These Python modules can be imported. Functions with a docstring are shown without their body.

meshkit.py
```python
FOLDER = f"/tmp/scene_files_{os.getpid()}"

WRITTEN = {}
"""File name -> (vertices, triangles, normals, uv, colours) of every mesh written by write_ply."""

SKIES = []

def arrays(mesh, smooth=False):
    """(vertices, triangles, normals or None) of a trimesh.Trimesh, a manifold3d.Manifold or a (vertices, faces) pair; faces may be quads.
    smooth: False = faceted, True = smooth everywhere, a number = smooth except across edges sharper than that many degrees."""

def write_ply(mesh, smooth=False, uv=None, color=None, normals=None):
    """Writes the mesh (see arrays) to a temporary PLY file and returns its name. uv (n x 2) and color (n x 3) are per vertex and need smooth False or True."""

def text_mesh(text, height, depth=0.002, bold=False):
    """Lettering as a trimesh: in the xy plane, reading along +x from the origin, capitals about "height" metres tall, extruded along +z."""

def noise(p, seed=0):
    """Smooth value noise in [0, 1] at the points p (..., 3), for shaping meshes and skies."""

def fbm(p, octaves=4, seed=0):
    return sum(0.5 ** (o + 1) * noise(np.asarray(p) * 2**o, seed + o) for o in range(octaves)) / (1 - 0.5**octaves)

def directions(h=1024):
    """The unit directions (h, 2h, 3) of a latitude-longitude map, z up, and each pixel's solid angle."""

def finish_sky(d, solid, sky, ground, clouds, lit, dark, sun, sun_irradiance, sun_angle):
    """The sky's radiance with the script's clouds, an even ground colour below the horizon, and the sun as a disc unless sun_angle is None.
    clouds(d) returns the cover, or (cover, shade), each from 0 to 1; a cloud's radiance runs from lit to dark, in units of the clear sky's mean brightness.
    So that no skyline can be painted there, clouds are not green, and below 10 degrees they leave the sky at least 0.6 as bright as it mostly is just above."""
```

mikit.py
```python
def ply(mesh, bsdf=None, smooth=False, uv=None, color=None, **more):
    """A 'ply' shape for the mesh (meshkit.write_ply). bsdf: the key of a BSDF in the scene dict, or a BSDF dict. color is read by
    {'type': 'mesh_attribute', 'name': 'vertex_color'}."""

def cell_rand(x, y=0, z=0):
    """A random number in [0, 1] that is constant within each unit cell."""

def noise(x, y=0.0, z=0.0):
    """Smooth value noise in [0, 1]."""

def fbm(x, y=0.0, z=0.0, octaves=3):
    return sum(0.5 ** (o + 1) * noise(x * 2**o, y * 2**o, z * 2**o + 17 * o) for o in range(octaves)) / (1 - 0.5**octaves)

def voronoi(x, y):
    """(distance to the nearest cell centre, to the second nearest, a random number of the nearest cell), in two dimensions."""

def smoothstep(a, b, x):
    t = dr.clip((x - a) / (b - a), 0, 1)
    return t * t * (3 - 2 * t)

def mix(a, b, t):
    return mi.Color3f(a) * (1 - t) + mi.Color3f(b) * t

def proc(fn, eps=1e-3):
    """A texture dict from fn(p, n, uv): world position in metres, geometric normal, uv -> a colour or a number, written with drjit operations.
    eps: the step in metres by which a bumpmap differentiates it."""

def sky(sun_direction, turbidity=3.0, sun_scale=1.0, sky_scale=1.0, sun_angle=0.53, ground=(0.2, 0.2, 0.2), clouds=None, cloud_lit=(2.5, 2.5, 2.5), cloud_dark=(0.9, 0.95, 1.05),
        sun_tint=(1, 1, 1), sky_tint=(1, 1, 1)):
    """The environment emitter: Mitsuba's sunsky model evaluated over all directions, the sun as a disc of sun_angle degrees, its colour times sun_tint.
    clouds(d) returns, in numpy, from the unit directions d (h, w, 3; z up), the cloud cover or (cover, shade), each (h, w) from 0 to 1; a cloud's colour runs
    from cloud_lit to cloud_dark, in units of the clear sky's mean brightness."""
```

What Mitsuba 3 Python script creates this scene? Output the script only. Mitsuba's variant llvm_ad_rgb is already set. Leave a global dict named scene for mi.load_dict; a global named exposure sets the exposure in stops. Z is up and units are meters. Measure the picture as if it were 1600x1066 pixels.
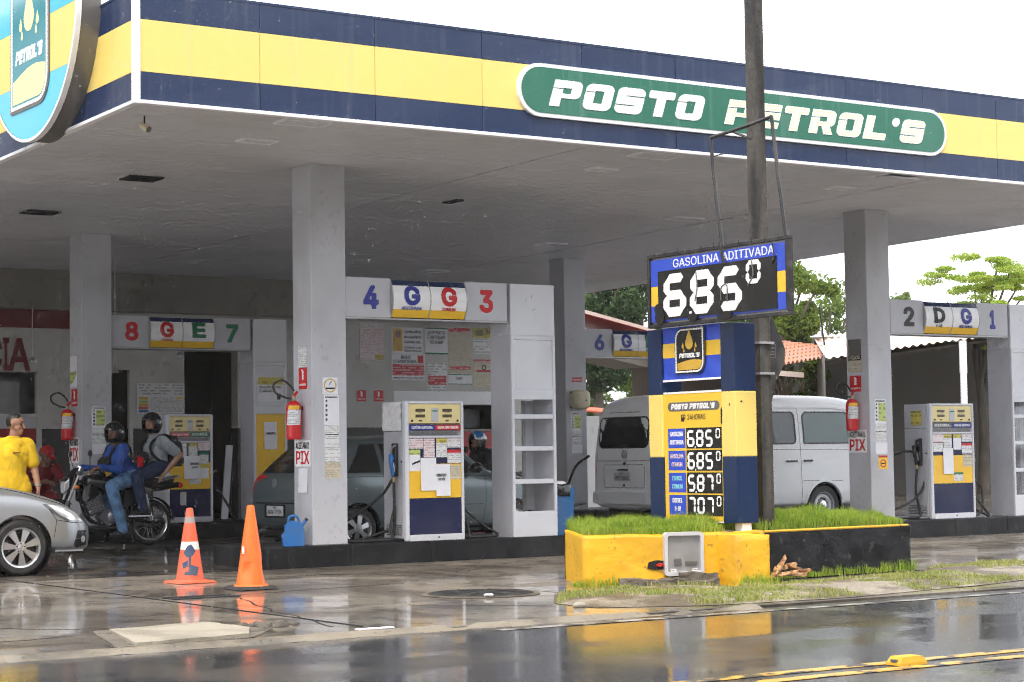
import math, random
import numpy as np, trimesh, manifold3d, shapely, shapely.geometry as sg, shapely.affinity as sa
from shapely.ops import unary_union
from scipy.interpolate import PchipInterpolator, BSpline
import drjit as dr, mitsuba as mi
import mikit, meshkit
from mikit import proc, noise, fbm, voronoi, cell_rand, smoothstep, mix

# ------------------------------------------------------------------ camera, sky, exposure
T4 = mi.ScalarTransform4f
scene, labels = {}, {}
CAM = np.array([0, 0, 1.2])
YAW, PITCH, ROLL = .5872, .0578, -.01423
_f = np.array([math.sin(YAW) * math.cos(PITCH), math.cos(YAW) * math.cos(PITCH), math.sin(PITCH)])
_r = np.array([math.cos(YAW), -math.sin(YAW), 0])
_u = np.cross(_r, _f)
_up = -math.sin(ROLL) * _r + math.cos(ROLL) * _u
scene['camera'] = dict(type='perspective', fov=2 * math.degrees(math.atan(800 / 3088)), fov_axis='x', near_clip=.1, far_clip=3000.,
                       to_world=T4().look_at(origin=CAM.tolist(), target=(CAM + _f).tolist(), up=_up.tolist()))
scene['daylight'] = mikit.sky((-.35, -.45, .82), turbidity=3, sun_scale=.2, sun_angle=25, clouds=lambda d: 1.0,
                              cloud_lit=(1.72, 1.80, 1.93), ground=(.09, .088, .085))
exposure = 3.65
rng = np.random.default_rng(7)
random.seed(7)

# ------------------------------------------------------------------ materials
def tex(c):
    return c if isinstance(c, dict) else {'type': 'rgb', 'value': [float(x) for x in c]}
def num(c):
    return c if isinstance(c, dict) else float(c)
def M(key, rgb, rough=.5, metal=0., spec=.5, clear=0., bump=None, scale=.002, sheen=0.):
    b = dict(type='principled', base_color=tex(rgb), roughness=num(rough), specular=float(spec))
    if metal: b['metallic'] = float(metal)
    if clear: b['clearcoat'] = float(clear); b['clearcoat_gloss'] = .95
    if sheen: b['sheen'] = float(sheen)
    if bump is not None: b = dict(type='bumpmap', arbitrary=bump, scale=float(scale), bsdf=b)
    scene[key] = dict(type='twosided', bsdf=b)
    return key

def streaked(rgb, amt=.22, dirt=(.30, .28, .25)):
    """paint with thin run-down dirt streaks, washed by rain"""
    def fn(p, n, uv):
        al = p.x + p.y * 1.03
        s = noise(al * 26, p.z * .9, 1) * noise(al * 7, p.z * .5, 5); g = fbm(p.x * 1.1, p.y * 1.1, p.z * .9, 4); k = noise(al * 60, p.z * 34, 2)
        return mix(rgb, dirt, amt * smoothstep(.28, .62, s) + amt * .5 * smoothstep(.5, .75, g) + .05 * smoothstep(.7, .95, k))
    return proc(fn)
def grime(rgb, amt=.16, sc=1.3, fine=14., dirt=(.16, .145, .12)):
    """paint with patchy dirt and a little grain"""
    def fn(p, n, uv):
        a = fbm(p.x * sc + 3, p.y * sc, p.z * sc * .6, 4)
        g = fbm(p.x * fine, p.y * fine, p.z * fine * .6, 3); h = fbm(p.x * fine * .16 + 5, p.y * fine * .16, p.z * fine * .05, 3)
        return mix(rgb, dirt, amt * smoothstep(.42, .75, a) + amt * .5 * smoothstep(.60, .74, g) * smoothstep(.40, .62, h))
    return proc(fn)

M('navy_paint', streaked((.010, .025, .080), .14, (.12, .14, .17)), .22, spec=.42)
M('yellow_panel', streaked((.80, .61, .17), .17, (.55, .47, .33)), .22)
M('yellow_pump', grime((.83, .50, .03), .06, 2.), .35)
M('navy_pump', grime((.010, .014, .060), .10, 2.), .4, spec=.3)
M('green_sign', streaked((.012, .135, .085), .22, (.16, .30, .26)), .25)
M('white_vinyl', (.83, .83, .84), .35)
M('white_trim', grime((.80, .80, .82), .10, 2.), .35)
M('pale_yellow_vinyl', (.86, .82, .38), .4)
M('grey_column', grime((.50, .505, .54), .36, .9, 26., (.17, .16, .15)), .38)
M('grey_panel', grime((.47, .475, .515), .14, 1.7), .36)
M('white_panel', grime((.62, .63, .675), .10, 2.), .33)
M('soffit_white', grime((.58, .58, .615), .26, .55, 9., (.33, .325, .33)), .45)
M('concrete_band', grime((.27, .255, .225), .55, .9, 12., (.10, .09, .075)), .8)
M('wall_white', grime((.58, .57, .545), .5, .8, 10., (.24, .22, .19)), .75)
M('wall_dado', grime((.035, .035, .037), .3, 1.4), .6)
M('black_kerb_paint', grime((.010, .0105, .013), .5, 2.6, 26., (.045, .043, .042)), .42, spec=.25)
M('kerb_top', grime((.12, .12, .125), .5, 1.8, 20., (.04, .04, .04)), .3)
def _ywall(p, n, uv):
    a = fbm(p.x * 2.2, p.y * 2.2, p.z * 3., 4); v = fbm(p.x * 9, p.y * 9, p.z * 5 + 2, 3)
    c = mix((.72, .40, .018), (.60, .33, .02), smoothstep(.4, .7, a))
    return mix(c, (.16, .10, .04), .7 * smoothstep(.64, .70, fbm(p.x * 34, p.y * 34, p.z * 22, 4)) * smoothstep(.50, .66, v))
def _ybump(p, n, uv):
    return fbm(p.x * 14, p.y * 14, p.z * 14, 4) + .8 * fbm(p.x * 3, p.y * 3, p.z * 3, 2)
M('yellow_wall', proc(_ywall), .5, bump=proc(_ybump), scale=.012)
def _bwall(p, n, uv):
    a = fbm(p.x * 5, p.y * 5, p.z * 5, 4); v = fbm(p.x * 16, p.y * 16, p.z * 11 + 2, 3)
    c = mix((.006, .0065, .009), (.016, .017, .021), smoothstep(.4, .7, a))
    return mix(c, (.09, .088, .085), .4 * smoothstep(.66, .76, v))
M('black_wall', proc(_bwall), .55, spec=.2, bump=proc(_ybump), scale=.014)

# wet grounds: film of water over concrete / asphalt, thicker in the hollows
def _puddle(p):
    return fbm(p.x * .55 + 11, p.y * 1.25 + 4, 0, 4)
def _conc(p, n, uv):
    a = fbm(p.x * .9, p.y * .9, 1, 5); s = fbm(p.x * 5., p.y * 5., 3, 3); g = noise(p.x * 55, p.y * 55, 0)
    st = fbm(p.x * 2.6 + 9, p.y * .8, 5, 4)
    c = mix((.080, .070, .058), (.158, .142, .120), smoothstep(.35, .68, a))
    c = mix(c, (.036, .030, .024), .6 * smoothstep(.52, .7, s))
    c = mix(c, (.20, .18, .15), .35 * smoothstep(.56, .7, st))
    return c * (.82 + .36 * g)
def _conc_r(p, n, uv):
    w = _puddle(p); g = fbm(p.x * 11, p.y * 11, 0, 2)
    return .05 + .22 * smoothstep(.48, .66, w) + .06 * g
def _conc_b(p, n, uv):
    w = smoothstep(.46, .64, _puddle(p))
    return .14 * fbm(p.x * 3.1, p.y * 6, 0, 2) + (.06 + .5 * w) * fbm(p.x * 17, p.y * 17, 2, 3) + .10 * w * noise(p.x * 90, p.y * 90, 1)
M('wet_concrete', proc(_conc), proc(_conc_r), bump=proc(_conc_b), scale=.0007)
def _dimmed_oily(p, n, uv):
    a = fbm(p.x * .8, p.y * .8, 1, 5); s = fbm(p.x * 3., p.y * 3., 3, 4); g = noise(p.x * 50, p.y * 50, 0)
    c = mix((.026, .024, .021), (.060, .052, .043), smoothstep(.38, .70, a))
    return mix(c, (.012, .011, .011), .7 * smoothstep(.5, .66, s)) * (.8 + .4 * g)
M('dimmed_oily_concrete', proc(_dimmed_oily), proc(lambda p, n, uv: .07 + .24 * smoothstep(.42, .66, fbm(p.x * .7 + 3, p.y * 1.2, 0, 4))), bump=proc(_conc_b), scale=.0007)  # oily floor, also coloured darker to cut bounce light under the canopy
def _asph(p, n, uv):
    d1, d2, k = voronoi(p.x * 62, p.y * 62)
    a = fbm(p.x * 1.2, p.y * 1.2, 7, 4)
    c = mix((.020, .021, .024), (.055, .055, .058), k * smoothstep(.1, .5, d2 - d1))
    return mix(c, (.075, .068, .058), .55 * smoothstep(.52, .72, a))
def _asph_r(p, n, uv):
    w = fbm(p.x * .8 + 2, p.y * 1.7 + 8, 0, 4)
    pool = dr.exp(-dr.square((p.x - 8.9) / 1.7) - dr.square((p.y - 10.9) / .9))          # a shallow pool before the planter
    return .075 + .17 * smoothstep(.40, .64, w - .16 * pool) + .16 * smoothstep(.62, .9, noise(p.x * 62, p.y * 62, 0)) * (1 - .6 * pool)
def _asph_b(p, n, uv):
    w = smoothstep(.40, .60, fbm(p.x * .8 + 2, p.y * 1.7 + 8, 0, 4))
    return (.30 + .95 * w) * (.6 * noise(p.x * 70, p.y * 70, 1) + .5 * noise(p.x * 31, p.y * 31, 4)) + .22 * fbm(p.x * 4, p.y * 7, 2, 2)
M('wet_asphalt', proc(_asph), proc(_asph_r), bump=proc(_asph_b), scale=.00042)
def _soil(p, n, uv):
    a = fbm(p.x * 3, p.y * 3, 1, 4); g = noise(p.x * 60, p.y * 60, 0)
    return mix((.10, .082, .055), (.25, .22, .175), smoothstep(.35, .7, a)) * (.7 + .6 * g)
M('wet_soil', proc(_soil), .35, bump=proc(lambda p, n, uv: fbm(p.x * 22, p.y * 22, 0, 4)), scale=.02)
M('far_ground', grime((.085, .078, .068), .4, .3, 3.), .3)
M('old_slab', grime((.30, .275, .225), .5, 2.4, 40., (.13, .115, .09)), .45, bump=proc(lambda p, n, uv: fbm(p.x * 30, p.y * 30, p.z * 30, 3)), scale=.006)
M('kerb_lip', grime((.20, .175, .135), .75, 2.2, 40., (.055, .048, .04)), .35, bump=proc(lambda p, n, uv: fbm(p.x * 30, p.y * 30, p.z * 30, 3)), scale=.008)
M('broken_concrete', grime((.115, .10, .08), .7, 6., 40., (.035, .03, .025)), .6, bump=proc(lambda p, n, uv: fbm(p.x * 18, p.y * 18, p.z * 18, 4)), scale=.03)
def _road_paint(rgb, thr=.50):
    def fn(p, n, uv):
        v = fbm(p.x * 9, p.y * 14, 0, 4)
        return mix(rgb, (.05, .048, .045), smoothstep(thr, thr + .16, v))
    return proc(fn)
M('road_yellow', _road_paint((.50, .29, .06), .46), .26, bump=proc(_asph_b), scale=.0012)
M('road_white', _road_paint((.26, .25, .235), .40), .25, bump=proc(_asph_b), scale=.0012)
def _pole(p, n, uv):
    a = fbm(p.x * 7, p.y * 7, p.z * 1.1, 4); g = fbm(p.x * 40, p.y * 40, p.z * 26, 3)
    c = mix((.026, .025, .024), (.080, .075, .068), smoothstep(.35, .68, a))
    return c * (.55 + .9 * g)
M('pole_concrete', proc(_pole), .7, bump=proc(lambda p, n, uv: fbm(p.x * 45, p.y * 45, p.z * 20, 3)), scale=.006)
def _bark(p, n, uv):
    a = fbm(p.x * 30, p.y * 30, p.z * 30, 3)
    return mix((.17, .075, .03), (.52, .31, .15), smoothstep(.35, .65, a))
M('wood_bark', proc(_bark), .6)
def _trunk(p, n, uv):
    a = fbm(p.x * 9, p.y * 9, p.z * 3, 3)
    return mix((.05, .042, .032), (.14, .12, .095), a)
M('trunk_bark', proc(_trunk), .85)
def _tile(p, n, uv):
    a = fbm(p.x * 1.5, p.y * 1.5, p.z * 1.5, 4)
    return mix((.43, .19, .115), (.33, .20, .15), smoothstep(.42, .68, a))
M('clay_tile', proc(_tile), .45)
M('pale_roof', grime((.60, .50, .46), .4, .9, 6., (.42, .20, .14)), .4)
M('shed_shade_brown', grime((.17, .155, .135), .4, 1.6), .8)  # brown toned down to deepen the shade inside the open sheds
M('room_wall', grime((.20, .185, .165), .4, .8), .8)
M('black_hole', (.008, .008, .009), .8)  # flat black painted for the shade inside recesses, holes and gaps
# prints
def _lines(paper, ink, pitch=.021, dens=.40, ink_a=.55):
    def fn(p, n, uv):
        row = dr.floor(p.z / pitch); f = p.z / pitch - row
        al = p.x * .83 + p.y * .97
        w = noise(al * (1.6 / pitch), row * 3.1, 2) ; ln = cell_rand(row, dr.floor(al * 2.2), 5)
        m = dr.select((f > .22) & (f < .70) & (w > dens) & (ln > .12), mi.Float(ink_a), mi.Float(0))
        return mix(paper, ink, m)
    return proc(fn)
M('print_white', _lines((.70, .70, .70), (.09, .09, .10)), .45)
M('print_large', _lines((.72, .72, .72), (.06, .06, .07), .048, .38), .45)
M('print_cream', _lines((.56, .50, .38), (.13, .11, .09)), .45)
M('print_lime', _lines((.47, .56, .16), (.09, .10, .05), .06), .45)
M('print_pink', _lines((.70, .62, .63), (.42, .10, .12), .028), .45)
M('print_red', _lines((.47, .022, .035), (.72, .62, .62), .046, .34), .45)
M('print_ochre', _lines((.55, .47, .10), (.06, .05, .02), .05), .45)
M('paper', (.74, .74, .78), .55)
M('ink_black', (.012, .012, .014), .45)
M('ink_red', (.50, .010, .014), .4)
M('ink_blue', (.022, .028, .25), .4)
M('ink_green', (.004, .14, .062), .4)
M('ink_cyan', (.25, .62, .68), .4)
M('gold_ink', grime((.62, .38, .05), .5, 9., 40., (.35, .2, .02)), .3)
M('banner_blue', grime((.030, .075, .52), .08, 2.), .32)
M('banner_yellow', grime((.80, .50, .045), .06, 2.), .25)
M('disc_cyan', (.11, .54, .74), .08, spec=.8, clear=1.)  # cyan made paler to carry the sky glare on the disc
M('glare_teal', (.05, .26, .32), .08, spec=.8, clear=1.)  # dark badge colour lifted to teal, sky glare put into the base
M('charcoal_board', grime((.014, .0145, .0155), .2, 4., 20., (.06, .06, .06)), .35, spec=.35)
M('digit_white', (.86, .86, .86), .35)
M('sign_frame', grime((.020, .020, .023), .3, 5.), .35)
M('drum_grey', grime((.16, .155, .15), .3, 2.), .3, metal=.3)
# everyday
M('black_rubber', grime((.014, .014, .015), .4, 9., 60., (.05, .048, .045)), .55)
M('black_plastic', (.014, .014, .016), .32)
M('black_gloss', (.007, .007, .008), .10, clear=.8)
M('grey_plastic', (.11, .11, .12), .4)
M('chrome', (.72, .72, .73), .12, metal=1.)
M('alloy', grime((.58, .59, .60), .15, 8.), .26, metal=.85)
M('steel', (.42, .42, .43), .35, metal=.9)
M('galvanised', grime((.45, .45, .46), .3, 7.), .42, metal=.6)
M('ext_red', (.56, .016, .020), .22, clear=.6)
M('brass', (.55, .40, .16), .35, metal=.8)
M('cone_orange', grime((.88, .155, .022), .14, 5., 30., (.30, .09, .05)), .38)
M('cone_faded', grime((.70, .11, .045), .5, 5., 30., (.33, .15, .11)), .5)
M('cone_white', (.66, .64, .62), .5)
M('cone_grey', (.30, .26, .25), .5)
M('cone_blue', grime((.03, .06, .13), .4, 12.), .5)
M('bin_blue', grime((.020, .115, .30), .35, 3., 20., (.13, .16, .20)), .38)
M('jug_blue', grime((.025, .15, .43), .2, 8.), .34)
M('cream_plastic', (.56, .50, .34), .38)
M('pump_cream', (.72, .60, .28), .38)
M('lcd', (.085, .062, .038), .2)
M('tile_red', (.36, .018, .022), .35)
M('dimmed_red', (.17, .010, .015), .4)  # deep red, taken darker to stand for the low light in the bay
M('silver_paint', (.345, .36, .375), .24, metal=.65, clear=1.)
M('teal_paint', (.115, .142, .150), .2, metal=.45, clear=1.)
M('van_white', grime((.84, .84, .84), .10, 1.8, 20., (.4, .38, .34)), .22, clear=.8)
M('car_white', (.75, .75, .76), .2, clear=.8)
M('car_red', (.42, .014, .018), .22, clear=.8)
M('lamp_red', (.50, .012, .012), .15, clear=.8)
M('lamp_amber', (.80, .22, .012), .18, clear=.8)
M('lamp_clear', (.62, .64, .66), .08, metal=.5, clear=1.)
M('lamp_dark', (.12, .125, .13), .12, metal=.4, clear=1.)
M('tinted_glass', (.010, .012, .013), .05, spec=.7)
M('van_glass', (.055, .065, .075), .05, spec=.7)
M('green_tint_glass', (.085, .13, .125), .05, spec=.7)
M('plate_grey', (.50, .50, .51), .4)
M('skin', (.36, .19, .125), .5)
M('skin_dark', (.20, .10, .062), .5)
M('hair_black', (.012, .010, .009), .5)
def _cloth(rgb, k=.75):
    def fn(p, n, uv):
        a = fbm(p.x * 24, p.y * 24, p.z * 12, 3); b = noise(p.x * 9, p.y * 9, p.z * 6)
        return mi.Color3f(rgb) * (k + (1.04 - k) * smoothstep(.3, .65, a) + .12 * b)
    return proc(fn)
CLOTH = proc(lambda p, n, uv: fbm(p.x * 13, p.y * 13, p.z * 8 + .5 * noise(p.x * 9, p.y * 9, 1), 3))
M('shirt_yellow', _cloth((.72, .47, .014), .9), .8, sheen=.3, bump=CLOTH, scale=.016)
M('jacket_blue', _cloth((.018, .075, .34), .6), .6, sheen=.2, bump=CLOTH, scale=.016)
M('jeans_light', _cloth((.13, .25, .43), .6), .85, bump=CLOTH, scale=.016)
M('jeans_dark', _cloth((.018, .030, .075), .7), .85, bump=CLOTH, scale=.016)
M('polo_grey', _cloth((.30, .33, .36), .7), .85, sheen=.3, bump=CLOTH, scale=.016)
M('cloth_black', _cloth((.016, .016, .018), .6), .75, bump=CLOTH, scale=.016)
M('cloth_red', _cloth((.20, .012, .018), .6), .8, bump=CLOTH, scale=.016)
M('cap_red', (.42, .018, .022), .7)
M('glove_tan', _cloth((.22, .11, .05), .5), .8, bump=CLOTH, scale=.016)
for k_, c_ in (('leaf_dark', (.06, .10, .045)), ('leaf_green', (.15, .22, .05)), ('leaf_light', (.34, .46, .085))):
    scene[k_] = dict(type='principledthin', base_color=tex(c_), roughness=.5, diff_trans=.7)
def _grass(p, n, uv):
    a = noise(p.x * 5, p.y * 5, 0); b = noise(p.x * 60, p.y * 60, p.z * 4)
    c = mix((.17, .32, .030), (.42, .52, .10), .55 * a + .45 * b)
    return mix(c, (.42, .36, .15), .8 * smoothstep(.80, .9, noise(p.x * 85, p.y * 85, 3)))
scene['grass_blade'] = dict(type='principledthin', base_color=proc(_grass), roughness=.5, diff_trans=.8)
def _verge(p, n, uv):
    a = noise(p.x * 4, p.y * 4, 0); b = noise(p.x * 60, p.y * 60, p.z * 4)
    return mix((.19, .27, .045), (.44, .42, .18), .6 * a + .4 * b)
scene['verge_blade'] = dict(type='principledthin', base_color=proc(_verge), roughness=.55, diff_trans=.6)
scene['pane_glass'] = dict(type='thindielectric', int_ior=1.5)
scene['clear_film'] = dict(type='thindielectric', int_ior=1.45)

# ------------------------------------------------------------------ bookkeeping
def uniq(k):
    if k not in _used:
        _used.add(k); return k
    i = 1
    while f'{k}_{i:03d}' in _used: i += 1
    k = f'{k}_{i:03d}'; _used.add(k); return k
_used = set()
def thing(name, label, cat, group=None):
    k = uniq(name); labels[k] = {'label': label, 'category': cat}
    if group: labels[k]['group'] = group
    return k
def part(parent, name, mesh, mat, smooth=False, label=None, kind=None, **kw):
    if isinstance(mesh, list):
        if kind is None: return [part(parent, name, m, mat, smooth, label, None, **kw) for m in mesh][0]
        mesh = cat(mesh)
    if 'uv' not in kw: mesh = mesh.copy(); mesh.remove_unreferenced_vertices()
    k = uniq(f'{parent}__{name}')
    scene[k] = mikit.ply(mesh, mat, smooth=smooth, **kw)
    if label: labels.setdefault(k, {})['label'] = label
    if kind: labels.setdefault(k, {})['kind'] = kind
    return k
def obj(name, mesh, mat, label, cat_, group=None, smooth=False, **kw):
    k = thing(name, label, cat_, group)
    if isinstance(mesh, list): mesh = cat(mesh)
    scene[k] = mikit.ply(mesh, mat, smooth=smooth, **kw)
    return k
def struct(name, mesh, mat, smooth=False, label=None):
    k = uniq(name); labels[k] = {'kind': 'structure'}
    if label: labels[k]['label'] = label
    if isinstance(mesh, list): mesh = cat(mesh)
    scene[k] = mikit.ply(mesh, mat, smooth=smooth)
    return k
labels['daylight'] = {'kind': 'structure'}

# ------------------------------------------------------------------ shapes
def cat(ms):
    return trimesh.util.concatenate([m if isinstance(m, trimesh.Trimesh) else trimesh.Trimesh(*m, process=False) for m in ms])
_BF = np.array([[0, 2, 3], [0, 3, 1], [4, 5, 7], [4, 7, 6], [0, 1, 5], [0, 5, 4], [2, 6, 7], [2, 7, 3], [0, 4, 6], [0, 6, 2], [1, 3, 7], [1, 7, 5]])
def box(x0, x1, y0, y1, z0, z1, b=0.):
    if b > 0:
        b = min(b, (x1 - x0) * .45, (y1 - y0) * .45, (z1 - z0) * .45)
        P = []
        for x in (0, 1):
            for y in (0, 1):
                for z in (0, 1):
                    c = np.array([(x0, x1)[x], (y0, y1)[y], (z0, z1)[z]], float)
                    s = np.array([1 - 2 * x, 1 - 2 * y, 1 - 2 * z]) * b
                    for k in range(3):
                        q = c + s; q[k] = c[k]; P.append(q)
        return trimesh.convex.convex_hull(np.array(P))
    v = np.array([[x, y, z] for x in (x0, x1) for y in (y0, y1) for z in (z0, z1)], float)
    return trimesh.Trimesh(v, _BF, process=False)
def moved(m, M4):
    m = m.copy(); m.apply_transform(M4); return m
def mv(m, d):
    m = m.copy(); m.apply_translation(d); return m
def rotz(m, a, about=(0, 0, 0)):
    return moved(m, trimesh.transformations.rotation_matrix(a, [0, 0, 1], about))
def rot(m, a, axis, about=(0, 0, 0)):
    return moved(m, trimesh.transformations.rotation_matrix(a, axis, about))
def catmull(P, n=8):
    P = np.asarray(P, float)
    Q = np.vstack([2 * P[0] - P[1], P, 2 * P[-1] - P[-2]]); out = []
    for i in range(1, len(Q) - 2):
        a, b, c, d = Q[i - 1:i + 3]
        for t in np.linspace(0, 1, n, endpoint=False):
            out.append(.5 * (2 * b + (c - a) * t + (2 * a - 5 * b + 4 * c - d) * t * t + (3 * b - a - 3 * c + d) * t ** 3))
    out.append(P[-1]); return np.array(out)
def tube(P, r, n=10, smooth=0, cap=True):
    P = catmull(P, smooth) if smooth else np.asarray(P, float)
    R = np.full(len(P), r) if np.isscalar(r) else np.interp(np.linspace(0, 1, len(P)), np.linspace(0, 1, len(r)), r)
    t = np.gradient(P, axis=0); t /= np.linalg.norm(t, axis=1, keepdims=True) + 1e-12
    u = np.cross(t[0], [0, 0, 1.]);
    if np.linalg.norm(u) < .1: u = np.cross(t[0], [1., 0, 0])
    u /= np.linalg.norm(u); V = []
    a = np.arange(n) * 2 * np.pi / n
    for i in range(len(P)):
        u = u - t[i] * (u @ t[i]); u /= np.linalg.norm(u); w = np.cross(t[i], u)
        V.append(P[i] + R[i] * (np.cos(a)[:, None] * u + np.sin(a)[:, None] * w))
    V = np.vstack(V); F = []
    for i in range(len(P) - 1):
        for k in range(n):
            A, B = i * n + k, i * n + (k + 1) % n
            F += [[A, B, B + n], [A, B + n, A + n]]
    if cap:
        c0, c1 = len(V), len(V) + 1; V = np.vstack([V, P[:1], P[-1:]]); e = (len(P) - 1) * n
        for k in range(n):
            F += [[c0, (k + 1) % n, k], [c1, e + k, e + (k + 1) % n]]
    return trimesh.Trimesh(V, F, process=False)
def bar(p0, p1, w, h=None):
    """square-section bar between two points"""
    h = h or w; p0, p1 = np.array(p0, float), np.array(p1, float); d = p1 - p0; L = np.linalg.norm(d); d /= L
    s = np.cross(d, [0, 0, 1.]);
    if np.linalg.norm(s) < .05: s = np.array([1., 0, 0])
    s /= np.linalg.norm(s); t = np.cross(s, d)
    m = box(-w / 2, w / 2, -h / 2, h / 2, 0, L); M4 = np.eye(4); M4[:3, 0], M4[:3, 1], M4[:3, 2], M4[:3, 3] = s, -t, d, p0
    m.apply_transform(M4)
    return m
def lathe(prof, n=32, c=(0, 0, 0), axis='z'):
    prof = np.asarray(prof, float); a = np.arange(n) * 2 * np.pi / n
    V = np.vstack([np.stack([r * np.cos(a), r * np.sin(a), np.full(n, z)], 1) for r, z in prof]); F = []
    for i in range(len(prof) - 1):
        for k in range(n):
            A, B = i * n + k, i * n + (k + 1) % n
            F += [[A, B, B + n], [A, B + n, A + n]]
    if axis == 'y': V = V[:, [0, 2, 1]] * [1, 1, 1]; F = [f[::-1] for f in F]
    if axis == 'x': V = V[:, [2, 0, 1]]
    return trimesh.Trimesh(V + np.asarray(c), F, process=False)
def cyl(p0, p1, r0, r1=None, n=20):
    return tube([p0, p1], [r0, r0 if r1 is None else r1], n)
def ball(c, r, sub=2, sc=(1, 1, 1)):
    m = trimesh.creation.icosphere(sub, 1.); m.vertices = m.vertices * np.array(sc) * r + np.array(c); return m
def hull(P):
    return trimesh.convex.convex_hull(np.array(P, float))
def extr(poly, h):
    ps = [g for g in getattr(poly, 'geoms', [poly]) if g.area > 1e-7]
    return cat([trimesh.creation.extrude_polygon(g, h, engine='earcut') for g in ps])
def rr(x0, y0, x1, y1, r):
    return sg.box(x0 + r, y0 + r, x1 - r, y1 - r).buffer(r, quad_segs=6)

class Face:
    """an upright plane: a runs to the reader's right, b up, d out of the plane towards the reader"""
    def __init__(s, kind, at):
        s.k, s.at = kind, at
        s.M = np.eye(4)
        if kind == 'Y': s.M[:3, :3] = np.array([[1, 0, 0], [0, 0, -1], [0, 1, 0]]); s.M[1, 3] = at
        if kind == 'X': s.M[:3, :3] = np.array([[0, 0, -1], [-1, 0, 0], [0, 1, 0]]); s.M[0, 3] = at
    def put(s, m): return moved(m, s.M)
    def box(s, a0, a1, b0, b1, d0, d1, bev=0.): return s.put(box(a0, a1, b0, b1, d0, d1, bev))
    def poly(s, poly, d0, d1): return s.put(mv(extr(poly, d1 - d0), (0, 0, d0)))
    def text(s, t, h, a, b, d, bold=True, depth=.003, width=None, mid=True, shear=0., th=None):
        m = meshkit.text_mesh(t, h, depth, bold)
        x0, x1 = m.bounds[:, 0]
        m.apply_translation((-x0, 0, 0)); w = x1 - x0
        if width: m.vertices[:, 0] *= width / w; w = width
        if th: m.vertices[:, 1] *= th / h
        if shear: m.vertices[:, 0] += shear * m.vertices[:, 1]
        m.apply_translation((a - (w / 2 if mid else 0), b, d))
        return s.put(m)
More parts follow.
